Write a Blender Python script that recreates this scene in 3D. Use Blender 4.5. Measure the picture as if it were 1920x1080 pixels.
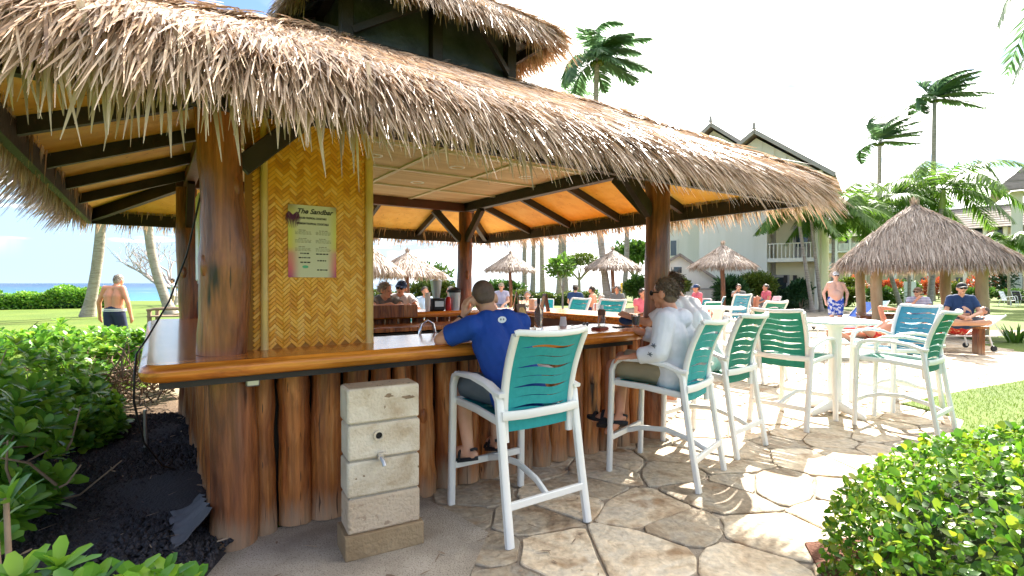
import bpy, math, random
import numpy as np
from mathutils import Vector, Matrix

for o in list(bpy.data.objects):
    bpy.data.objects.remove(o)
SC = bpy.context.scene
COL = SC.collection
RAD = math.radians
# ------------------------------------------------------------------ camera, sky, sun, exposure
H = 1.5
F = 980.0                       # focal length in photo pixels (1920 wide)
cam_d = bpy.data.cameras.new('camera')
cam_d.sensor_width = 36.0
cam_d.lens = 36.0 * F / 1920.0
cam_d.clip_start = 0.05
cam_d.clip_end = 40000
cam = bpy.data.objects.new('camera', cam_d)
COL.objects.link(cam)
cam.location = (0, 0, H)
cam.rotation_euler = (RAD(90) - math.atan(9.0 / F), 0, 0)
SC.camera = cam

SUN_AZ = math.atan2(0.50, 0.86)      # clockwise from +Y
SUN_EL = RAD(41)
w = bpy.data.worlds.new('World')
SC.world = w
w.use_nodes = True
nt = w.node_tree
nt.nodes.clear()
wo = nt.nodes.new('ShaderNodeOutputWorld')
bg = nt.nodes.new('ShaderNodeBackground')
sky = nt.nodes.new('ShaderNodeTexSky')
sky.sky_type = 'NISHITA'
sky.sun_disc = False
sky.sun_elevation = SUN_EL
sky.sun_rotation = SUN_AZ
sky.altitude = 2200
sky.air_density = 1.0
sky.dust_density = 0.45
sky.ozone_density = 2.2
tc = nt.nodes.new('ShaderNodeTexCoord')
sep = nt.nodes.new('ShaderNodeSeparateXYZ')
nt.links.new(tc.outputs['Generated'], sep.inputs[0])
mx = nt.nodes.new('ShaderNodeMath'); mx.operation = 'MAXIMUM'; mx.inputs[1].default_value = 0.06
nt.links.new(sep.outputs['Z'], mx.inputs[0])
dv = []
for ax in 'XY':
    d = nt.nodes.new('ShaderNodeMath'); d.operation = 'DIVIDE'
    nt.links.new(sep.outputs[ax], d.inputs[0]); nt.links.new(mx.outputs[0], d.inputs[1]); dv.append(d)
cmb = nt.nodes.new('ShaderNodeCombineXYZ')
nt.links.new(dv[0].outputs[0], cmb.inputs[0]); nt.links.new(dv[1].outputs[0], cmb.inputs[1])
cmb.inputs[2].default_value = 20.3
cn = nt.nodes.new('ShaderNodeTexNoise')
cn.inputs['Scale'].default_value = 0.62; cn.inputs['Detail'].default_value = 8; cn.inputs['Roughness'].default_value = 0.52
cn.inputs['Distortion'].default_value = 0.6
nt.links.new(cmb.outputs[0], cn.inputs['Vector'])
# thin veil is denser towards the sun
dot = nt.nodes.new('ShaderNodeVectorMath'); dot.operation = 'DOT_PRODUCT'
nt.links.new(tc.outputs['Generated'], dot.inputs[0])
SDIR = Vector((math.sin(SUN_AZ) * math.cos(SUN_EL), math.cos(SUN_AZ) * math.cos(SUN_EL), math.sin(SUN_EL)))
dot.inputs[1].default_value = SDIR
mr = nt.nodes.new('ShaderNodeMapRange')
mr.inputs['From Min'].default_value = 0.45; mr.inputs['From Max'].default_value = 0.93
mr.inputs['To Min'].default_value = -0.02; mr.inputs['To Max'].default_value = 0.22
nt.links.new(dot.outputs['Value'], mr.inputs['Value'])
ad = nt.nodes.new('ShaderNodeMath'); ad.operation = 'ADD'
nt.links.new(cn.outputs['Fac'], ad.inputs[0]); nt.links.new(mr.outputs[0], ad.inputs[1])
cr = nt.nodes.new('ShaderNodeMapRange'); cr.interpolation_type = 'SMOOTHSTEP'
cr.inputs['From Min'].default_value = 0.49; cr.inputs['From Max'].default_value = 0.68
nt.links.new(ad.outputs[0], cr.inputs['Value'])
mixw = nt.nodes.new('ShaderNodeMix'); mixw.data_type = 'RGBA'
# clouds thin out and a pale marine haze takes over towards the horizon
fz = nt.nodes.new('ShaderNodeMapRange'); fz.interpolation_type = 'SMOOTHSTEP'
fz.inputs['From Min'].default_value = 0.03; fz.inputs['From Max'].default_value = 0.16
nt.links.new(sep.outputs['Z'], fz.inputs['Value'])
# far from the sun only; towards the sun the veil reaches down to the horizon
fs = nt.nodes.new('ShaderNodeMapRange'); fs.inputs['From Min'].default_value = 0.45; fs.inputs['From Max'].default_value = 0.72
nt.links.new(dot.outputs['Value'], fs.inputs['Value'])
fm = nt.nodes.new('ShaderNodeMath'); fm.operation = 'MAXIMUM'
nt.links.new(fz.outputs[0], fm.inputs[0]); nt.links.new(fs.outputs[0], fm.inputs[1])
fc = nt.nodes.new('ShaderNodeMath'); fc.operation = 'MULTIPLY'
nt.links.new(cr.outputs[0], fc.inputs[0]); nt.links.new(fm.outputs[0], fc.inputs[1])
hzr = nt.nodes.new('ShaderNodeMapRange'); hzr.interpolation_type = 'SMOOTHSTEP'
hzr.inputs['From Min'].default_value = 0.30; hzr.inputs['From Max'].default_value = 0.0
hzr.inputs['To Min'].default_value = 0.0; hzr.inputs['To Max'].default_value = 0.9
nt.links.new(sep.outputs['Z'], hzr.inputs['Value'])
mixh = nt.nodes.new('ShaderNodeMix'); mixh.data_type = 'RGBA'
nt.links.new(hzr.outputs[0], mixh.inputs['Factor'])
nt.links.new(sky.outputs[0], mixh.inputs[6])
mixh.inputs[7].default_value = (1.9, 2.75, 3.7, 1)
nt.links.new(fc.outputs[0], mixw.inputs['Factor'])
nt.links.new(mixh.outputs[2], mixw.inputs[6])
mixw.inputs[7].default_value = (14, 13.5, 12.8, 1)
nt.links.new(mixw.outputs[2], bg.inputs['Color'])
bg.inputs['Strength'].default_value = 0.05
nt.links.new(bg.outputs[0], wo.inputs[0])

sd = bpy.data.lights.new('sun', 'SUN')
sd.energy = 2.8
sd.angle = RAD(0.55)
sd.color = (1.0, 0.94, 0.84)
sun = bpy.data.objects.new('sun', sd)
COL.objects.link(sun)
sun.rotation_euler = (-SDIR).to_track_quat('-Z', 'Y').to_euler()
sun.location = SDIR * 50

SC.view_settings.view_transform = 'Standard'
SC.view_settings.look = 'None'
SC.view_settings.exposure = 2.74
SC.view_settings.gamma = 1.0
SC.view_settings.use_curve_mapping = False
SC.render.engine = 'CYCLES'
SC.cycles.max_bounces = 8
SC.cycles.diffuse_bounces = 5
SC.cycles.glossy_bounces = 3
SC.cycles.transparent_max_bounces = 8
SC.cycles.sample_clamp_indirect = 6.0
SC.cycles.caustics_reflective = False
SC.cycles.caustics_refractive = False
SC.cycles.use_denoising = True

# ------------------------------------------------------------------ helpers
rnd = random.Random(11)
nr = np.random.default_rng(11)

def gp(px, py, z=0.0):
    """ground point seen at a photo position (used once to survey the place)"""
    Y = (H - z) * F / (py - 531.0)
    return Vector(((px - 960) / F * Y, Y, z))

def at(px, Y, z=0.0):
    return Vector(((px - 960) / F * Y, Y, z))

def hz(py, Y):
    return H + (531.0 - py) / F * Y

class MB:
    def __init__(s):
        s.v = []; s.f = []; s.m = []
    def add(s, v, f, m=0):
        o = len(s.v)
        s.v += [tuple(p) for p in v]
        s.f += [tuple(i + o for i in q) for q in f]
        s.m += [m] * len(f)
        return s
    def box(s, c, d, rz=0.0, m=0, M=None):
        c = Vector(c); x, y, z = d[0] / 2, d[1] / 2, d[2] / 2
        R = M or Matrix.Rotation(rz, 3, 'Z')
        v = [c + R @ Vector((sx * x, sy * y, sz * z)) for sz in (-1, 1) for sx, sy in ((-1, -1), (1, -1), (1, 1), (-1, 1))]
        return s.add(v, [(3, 2, 1, 0), (4, 5, 6, 7), (0, 1, 5, 4), (1, 2, 6, 5), (2, 3, 7, 6), (3, 0, 4, 7)], m)
    def bar(s, a, b, wd, ht, up=(0, 0, 1), m=0):
        a = Vector(a); b = Vector(b); d = (b - a); L = d.length; d.normalize()
        up = Vector(up); sx = d.cross(up)
        if sx.length < 1e-4: sx = d.cross(Vector((0, 1, 0)))
        sx.normalize(); u = sx.cross(d)
        M = Matrix((sx, d, u)).transposed()
        return s.box((a + b) / 2, (wd, L, ht), M=M, m=m)
    def tube(s, pts, r, n=10, cap=True, sec=None, m=0, up=None, wob=0.0):
        pts = [Vector(p) for p in pts]; k = len(pts)
        if isinstance(r, (int, float)): r = [r] * k
        t0 = (pts[1] - pts[0]).normalized()
        ref = Vector(up) if up else (Vector((0, 0, 1)) if abs(t0.z) < .9 else Vector((1, 0, 0)))
        nx = t0.cross(ref).normalized(); V = []
        for i in range(k):
            t = (pts[min(i + 1, k - 1)] - pts[max(i - 1, 0)])
            t = t.normalized() if t.length > 1e-9 else t0
            nx = (nx - t * nx.dot(t))
            nx = nx.normalized() if nx.length > 1e-9 else t.orthogonal().normalized()
            ny = t.cross(nx)
            for j in range(n):
                a = 2 * math.pi * (j + .5) / n
                ca, sa = math.cos(a), math.sin(a)
                rr = r[i] * (1 + (rnd.uniform(-wob, wob) if wob else 0))
                if sec:
                    e = 0.5
                    ca = math.copysign(abs(ca) ** e, ca) * sec[0]; sa = math.copysign(abs(sa) ** e, sa) * sec[1]
                V.append(pts[i] + nx * (ca * rr) + ny * (sa * rr))
        Fc = [(i * n + j, i * n + (j + 1) % n, (i + 1) * n + (j + 1) % n, (i + 1) * n + j) for i in range(k - 1) for j in range(n)]
        if cap:
            Fc += [tuple(range(n - 1, -1, -1)), tuple(range((k - 1) * n, k * n))]
        return s.add(V, Fc, m)
    def lathe(s, prof, n=16, c=(0, 0, 0), m=0, cap=True):
        V = [(c[0] + r * math.cos(2 * math.pi * j / n), c[1] + r * math.sin(2 * math.pi * j / n), c[2] + z) for r, z in prof for j in range(n)]
        k = len(prof)
        Fc = [(i * n + j, i * n + (j + 1) % n, (i + 1) * n + (j + 1) % n, (i + 1) * n + j) for i in range(k - 1) for j in range(n)]
        if cap: Fc += [tuple(range(n - 1, -1, -1)), tuple(range((k - 1) * n, k * n))]
        return s.add(V, Fc, m)
    def ball(s, c, r, M=None, n=12, k=8, m=0):
        c = Vector(c)
        if not hasattr(r, '__len__'): r = (r, r, r)
        M = M or Matrix.Identity(3)
        V = [c + M @ Vector((0, 0, -r[2]))]
        for i in range(1, k):
            p = math.pi * i / k
            for j in range(n):
                a = 2 * math.pi * j / n
                V.append(c + M @ Vector((r[0] * math.sin(p) * math.cos(a), r[1] * math.sin(p) * math.sin(a), -r[2] * math.cos(p))))
        V.append(c + M @ Vector((0, 0, r[2])))
        Fc = [(0, 1 + (j + 1) % n, 1 + j) for j in range(n)]
        for i in range(k - 2):
            for j in range(n):
                Fc.append((1 + i * n + j, 1 + i * n + (j + 1) % n, 1 + (i + 1) * n + (j + 1) % n, 1 + (i + 1) * n + j))
        b = 1 + (k - 2) * n
        Fc += [(b + j, b + (j + 1) % n, len(V) - 1) for j in range(n)]
        return s.add(V, Fc, m)
    def capsule(s, a, ra, b, rb, flat=(0, 0), n=14):
        a = Vector(a); b = Vector(b)
        if (a - b).length > 1e-5: s.tube([a, b], [ra, rb], n=n)
        if not flat[0]: s.ball(a, ra, n=n, k=8)
        if not flat[1]: s.ball(b, rb, n=n, k=8)
        return s
    def prism(s, poly, z0, z1, m=0):
        n = len(poly)
        V = [(p[0], p[1], z0) for p in poly] + [(p[0], p[1], z1) for p in poly]
        return s.add(V, [tuple(range(n - 1, -1, -1)), tuple(range(n, 2 * n))] + [(i, (i + 1) % n, n + (i + 1) % n, n + i) for i in range(n)], m)
    def sheet(s, grid, th=0.0, m=0):
        """grid[i][j] of points -> surface (two sided shell when th)"""
        a = len(grid); b = len(grid[0])
        V = [Vector(p) for row in grid for p in row]
        Fc = [(i * b + j, i * b + j + 1, (i + 1) * b + j + 1, (i + 1) * b + j) for i in range(a - 1) for j in range(b - 1)]
        if th:
            N = len(V); nn = [Vector((0, 0, 0)) for _ in V]
            for q in Fc:
                nrm = (V[q[1]] - V[q[0]]).cross(V[q[3]] - V[q[0]])
                nrm2 = (V[q[2]] - V[q[1]]).cross(V[q[3]] - V[q[2]])
                nrm = nrm + nrm2
                for i in q: nn[i] += nrm
            V2 = [p - (q.normalized() * th if q.length > 1e-12 else Vector((0, 0, 0))) for p, q in zip(V, nn)]
            V = V + V2
            Fc = Fc + [tuple(N + i for i in reversed(q)) for q in Fc]
            bd = [i for i in range(b)] + [i * b + b - 1 for i in range(1, a)] + [(a - 1) * b + j for j in range(b - 2, -1, -1)] + [i * b for i in range(a - 2, 0, -1)]
            Fc += [(bd[(i + 1) % len(bd)], bd[i], N + bd[i], N + bd[(i + 1) % len(bd)]) for i in range(len(bd))]
        return s.add(V, Fc, m)
    def mesh(s, name, mats, smooth=40):
        me = bpy.data.meshes.new(name)
        me.from_pydata(s.v, [], s.f)
        for mt in (mats if isinstance(mats, (list, tuple)) else [mats]): me.materials.append(mt)
        if any(s.m): me.polygons.foreach_set('material_index', s.m)
        if smooth:
            me.shade_smooth(); me.set_sharp_from_angle(angle=RAD(smooth))
        me.update()
        return me
    def build(s, name, mats, parent=None, loc=(0, 0, 0), rz=0.0, smooth=40, bevel=0.0, label=None):
        return link(name, s.mesh(name, mats, smooth), parent, loc, rz, bevel, label)

def link(name, me, parent=None, loc=(0, 0, 0), rz=0.0, bevel=0.0, label=None):
    o = bpy.data.objects.new(name, me)
    COL.objects.link(o)
    o.parent = parent
    if parent: KIDS.setdefault(parent.name, []).append(o)
    o.location = loc
    o.rotation_euler = (0, 0, rz)
    if bevel:
        b = o.modifiers.new('bevel', 'BEVEL'); b.width = bevel; b.segments = 2; b.limit_method = 'ANGLE'; b.angle_limit = RAD(50)
    if label: o['label'] = label
    return o

def thing(name, label, cat, loc=(0, 0, 0), rz=0.0, group=None):
    o = bpy.data.objects.new(name, None)
    COL.objects.link(o)
    o.empty_display_size = .1
    o.location = loc; o.rotation_euler = (0, 0, rz)
    return tag(o, label, cat, group)

def tag(o, label, cat, group=None):
    o['label'] = label; o['category'] = cat
    if group: o['group'] = group
    return o

def dup(root, loc, rz=None, label=None, group=None, scale=None):
    def cp(o, par):
        c = o.copy(); COL.objects.link(c); c.parent = par
        if par: KIDS.setdefault(par.name, []).append(c)
        for ch in list(KIDS.get(o.name, [])):
            cp(ch, c)
        return c
    r = cp(root, None)
    r.location = loc
    if rz is not None: r.rotation_euler = (0, 0, rz)
    if label: r['label'] = label
    if group: r['group'] = group
    if scale: r.scale = (scale,) * 3
    return r
KIDS = {}

def npmesh(name, V, Q, mat, smooth=False):
    """V (n,3) array, Q (m,k) array of equal-size faces"""
    me = bpy.data.meshes.new(name)
    V = np.asarray(V, dtype=np.float32); Q = np.asarray(Q, dtype=np.int32)
    me.vertices.add(len(V)); me.vertices.foreach_set('co', V.ravel())
    k = Q.shape[1]
    me.loops.add(Q.size); me.loops.foreach_set('vertex_index', Q.ravel())
    me.polygons.add(len(Q)); me.polygons.foreach_set('loop_start', np.arange(0, Q.size, k, dtype=np.int32))
    me.materials.append(mat)
    me.update(calc_edges=True)
    if smooth: me.shade_smooth()
    return me

def unit(a):
    return a / np.maximum(np.linalg.norm(a, axis=-1, keepdims=True), 1e-9)

def blades(P, D, N, L, W, droop=0.0, segs=3, taper=0.75, tip=0.25):
    """flat leaf strips: base P, direction D, face normal N"""
    P = np.asarray(P, float); D = unit(np.asarray(D, float)); N = np.asarray(N, float)
    n = len(P); L = np.broadcast_to(L, n)[:, None]; W = np.broadcast_to(W, n)[:, None]; dr = np.broadcast_to(droop, n)[:, None]
    S = unit(np.cross(D, N))
    V = np.zeros((n, segs + 1, 2, 3))
    for k in range(segs + 1):
        t = k / segs
        c = P + D * L * t
        c[:, 2:3] -= dr * L * t * t
        wd = W * (1 - (1 - tip) * max(0, (t - taper) / max(1e-6, 1 - taper))) * (0.65 + .35 * min(1, t * 3))
        V[:, k, 0] = c - S * wd / 2
        V[:, k, 1] = c + S * wd / 2
    base = (np.arange(n) * (segs + 1) * 2)[:, None]
    q = np.concatenate([base + np.array([2 * k, 2 * k + 1, 2 * k + 3, 2 * k + 2]) for k in range(segs)], axis=0)
    return V.reshape(-1, 3), q

def leaves(P, D, N, L, W, fold=0.25, curl=0.15):
    """rounded leaves: 7 verts, 4 quads-ish (as tris/quads joined to quads)"""
    P = np.asarray(P, float); D = unit(np.asarray(D, float)); N = np.asarray(N, float)
    S = unit(np.cross(D, N)); U = np.cross(S, D)
    n = len(P); L = np.broadcast_to(L, n)[:, None]; W = np.broadcast_to(W, n)[:, None]
    ts = [(0, .10), (.38, .78), (.72, 1.0), (1.0, .42)]
    V = np.zeros((n, 4, 3, 3))
    for k, (t, wf) in enumerate(ts):
        c = P + D * L * t - U * (curl * L * t * t)
        V[:, k, 1] = c
        V[:, k, 0] = c - S * W * wf * .5 + U * (fold * W * wf * .5)
        V[:, k, 2] = c + S * W * wf * .5 + U * (fold * W * wf * .5)
    b = (np.arange(n) * 12)[:, None]
    q = []
    for k in range(3):
        q.append(b + np.array([3 * k, 3 * k + 1, 3 * k + 4, 3 * k + 3]))
        q.append(b + np.array([3 * k + 1, 3 * k + 2, 3 * k + 5, 3 * k + 4]))
    return V.reshape(-1, 3), np.concatenate(q, 0)

def cat_meshes(parts):
    Vs, Qs, o = [], [], 0
    for V, Q in parts:
        Vs.append(V); Qs.append(Q + o); o += len(V)
    return np.concatenate(Vs), np.concatenate(Qs)

# ------------------------------------------------------------------ materials
def lin(r, g, b):
    f = lambda c: ((c / 255.0 + .055) / 1.055) ** 2.4 if c > 10 else c / 255.0 / 12.92
    return (f(r), f(g), f(b))

def mat(name, cols, scale=5.0, rough=.6, bump=0.0, bscale=40.0, stretch=(1, 1, 1), isl=0.0, orand=0.0, spec=.4, transl=0.0,
        metal=0.0, coat=0.0, detail=5.0, dist=0.0, coord='Object', speck=None, sheen=0.0, pos=None, grain=None, wear=None, crack=None):
    m = bpy.data.materials.new(name); m.use_nodes = True
    t = m.node_tree; L = t.links
    b = t.nodes['Principled BSDF']; out = t.nodes['Material Output']
    b.inputs['Roughness'].default_value = rough
    b.inputs['Specular IOR Level'].default_value = spec
    b.inputs['Metallic'].default_value = metal
    b.inputs['Coat Weight'].default_value = coat
    b.inputs['Coat Roughness'].default_value = 0.12
    if len(cols) == 1 and not (isl or orand or bump or speck):
        b.inputs['Base Color'].default_value = (*cols[0], 1); src = None
    else:
        tcn = t.nodes.new('ShaderNodeTexCoord'); mp = t.nodes.new('ShaderNodeMapping')
        mp.inputs['Scale'].default_value = stretch
        oi = t.nodes.new('ShaderNodeObjectInfo')
        mul = t.nodes.new('ShaderNodeMath'); mul.operation = 'MULTIPLY'; mul.inputs[1].default_value = 37.0
        L.new(oi.outputs['Random'], mul.inputs[0])
        if orand:
            L.new(mul.outputs[0], mp.inputs['Location'])
        L.new(tcn.outputs[coord], mp.inputs[0])
        nz = t.nodes.new('ShaderNodeTexNoise'); nz.inputs['Scale'].default_value = scale; nz.inputs['Detail'].default_value = detail
        nz.inputs['Distortion'].default_value = dist; nz.inputs['Roughness'].default_value = .6
        L.new(mp.outputs[0], nz.inputs['Vector'])
        rp = t.nodes.new('ShaderNodeValToRGB')
        el = rp.color_ramp.elements
        while len(el) > 1: el.remove(el[-1])
        k = len(cols)
        for i, c in enumerate(cols):
            p = (pos[i] if pos else (0.28 + .44 * i / max(1, k - 1)))
            e = el[0] if i == 0 else el.new(p)
            e.position = p; e.color = (*c, 1)
        fac = nz.outputs['Fac']
        if isl > 0:
            ge = t.nodes.new('ShaderNodeNewGeometry')
            mxn = t.nodes.new('ShaderNodeMix'); mxn.inputs[0].default_value = isl
            sc = t.nodes.new('ShaderNodeMapRange'); sc.inputs['To Min'].default_value = .25; sc.inputs['To Max'].default_value = .75
            L.new(ge.outputs['Random Per Island'], sc.inputs['Value'])
            L.new(nz.outputs['Fac'], mxn.inputs[2]); L.new(sc.outputs[0], mxn.inputs[3]); fac = mxn.outputs[0]
        L.new(fac, rp.inputs[0]); src = rp.outputs[0]
        if grain:
            mg = t.nodes.new('ShaderNodeMapping'); mg.inputs['Scale'].default_value = grain[0]; L.new(mp.outputs[0], mg.inputs[0])
            ng = t.nodes.new('ShaderNodeTexNoise'); ng.inputs['Scale'].default_value = 1.0; ng.inputs['Detail'].default_value = 4; ng.inputs['Distortion'].default_value = .4
            L.new(mg.outputs[0], ng.inputs['Vector'])
            rg = t.nodes.new('ShaderNodeMapRange'); rg.inputs['From Min'].default_value = .3; rg.inputs['From Max'].default_value = .7; rg.inputs['To Min'].default_value = 1 - grain[1]; rg.inputs['To Max'].default_value = 1 + grain[1]
            L.new(ng.outputs['Fac'], rg.inputs['Value'])
            hg_ = t.nodes.new('ShaderNodeHueSaturation'); L.new(rg.outputs[0], hg_.inputs['Value']); L.new(src, hg_.inputs['Color']); src = hg_.outputs[0]
        if orand:
            hs = t.nodes.new('ShaderNodeHueSaturation')
            r2 = t.nodes.new('ShaderNodeMapRange'); r2.inputs['To Min'].default_value = 1 - orand; r2.inputs['To Max'].default_value = 1 + orand
            L.new(oi.outputs['Random'], r2.inputs['Value']); L.new(r2.outputs[0], hs.inputs['Value']); L.new(src, hs.inputs['Color']); src = hs.outputs[0]
        if wear:
            sx_ = t.nodes.new('ShaderNodeSeparateXYZ'); L.new(tcn.outputs['Object'], sx_.inputs[0])
            mw = t.nodes.new('ShaderNodeMath'); mw.operation = 'MULTIPLY_ADD'; mw.inputs[1].default_value = .55; L.new(nz.outputs['Fac'], mw.inputs[0]); L.new(sx_.outputs['Z'], mw.inputs[2])
            rw = t.nodes.new('ShaderNodeMapRange'); rw.interpolation_type = 'SMOOTHSTEP'; rw.inputs['From Min'].default_value = .50; rw.inputs['From Max'].default_value = .26; rw.inputs['To Max'].default_value = .6; L.new(mw.outputs[0], rw.inputs['Value'])
            mwx = t.nodes.new('ShaderNodeMix'); mwx.data_type = 'RGBA'; L.new(rw.outputs[0], mwx.inputs['Factor']); L.new(src, mwx.inputs[6]); mwx.inputs[7].default_value = (*wear, 1); src = mwx.outputs[2]
        if crack:
            mk = t.nodes.new('ShaderNodeMapping'); mk.inputs['Scale'].default_value = crack[0]; L.new(mp.outputs[0], mk.inputs[0])
            nk = t.nodes.new('ShaderNodeTexNoise'); nk.inputs['Scale'].default_value = 1.0; nk.inputs['Detail'].default_value = 2; L.new(mk.outputs[0], nk.inputs['Vector'])
            rk = t.nodes.new('ShaderNodeMapRange'); rk.inputs['From Min'].default_value = crack[1]; rk.inputs['From Max'].default_value = crack[1] + .03; rk.inputs['To Max'].default_value = .85; L.new(nk.outputs['Fac'], rk.inputs['Value'])
            xk = t.nodes.new('ShaderNodeMix'); xk.data_type = 'RGBA'; L.new(rk.outputs[0], xk.inputs['Factor']); L.new(src, xk.inputs[6]); xk.inputs[7].default_value = (*crack[2], 1); src = xk.outputs[2]
        if speck:
            n2 = t.nodes.new('ShaderNodeTexNoise'); n2.inputs['Scale'].default_value = speck[1]; n2.inputs['Detail'].default_value = 3
            L.new(mp.outputs[0], n2.inputs['Vector'])
            r3 = t.nodes.new('ShaderNodeMapRange'); r3.inputs['From Min'].default_value = speck[2]; r3.inputs['From Max'].default_value = speck[2] + .08
            L.new(n2.outputs['Fac'], r3.inputs['Value'])
            mm = t.nodes.new('ShaderNodeMix'); mm.data_type = 'RGBA'
            L.new(r3.outputs[0], mm.inputs['Factor']); L.new(src, mm.inputs[6]); mm.inputs[7].default_value = (*speck[0], 1); src = mm.outputs[2]
        L.new(src, b.inputs['Base Color'])
        if bump:
            n3 = t.nodes.new('ShaderNodeTexNoise'); n3.inputs['Scale'].default_value = bscale; n3.inputs['Detail'].default_value = 5
            L.new(mp.outputs[0], n3.inputs['Vector'])
            bp = t.nodes.new('ShaderNodeBump'); bp.inputs['Strength'].default_value = bump; bp.inputs['Distance'].default_value = .02
            L.new(n3.outputs['Fac'], bp.inputs['Height']); L.new(bp.outputs[0], b.inputs['Normal'])
    if transl:
        tr = t.nodes.new('ShaderNodeBsdfTranslucent')
        if src is not None: L.new(src, tr.inputs[0])
        else: tr.inputs[0].default_value = (*cols[0], 1)
        ms = t.nodes.new('ShaderNodeMixShader'); ms.inputs[0].default_value = transl
        L.new(b.outputs[0], ms.inputs[1]); L.new(tr.outputs[0], ms.inputs[2]); L.new(ms.outputs[0], out.inputs[0])
    return m

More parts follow.
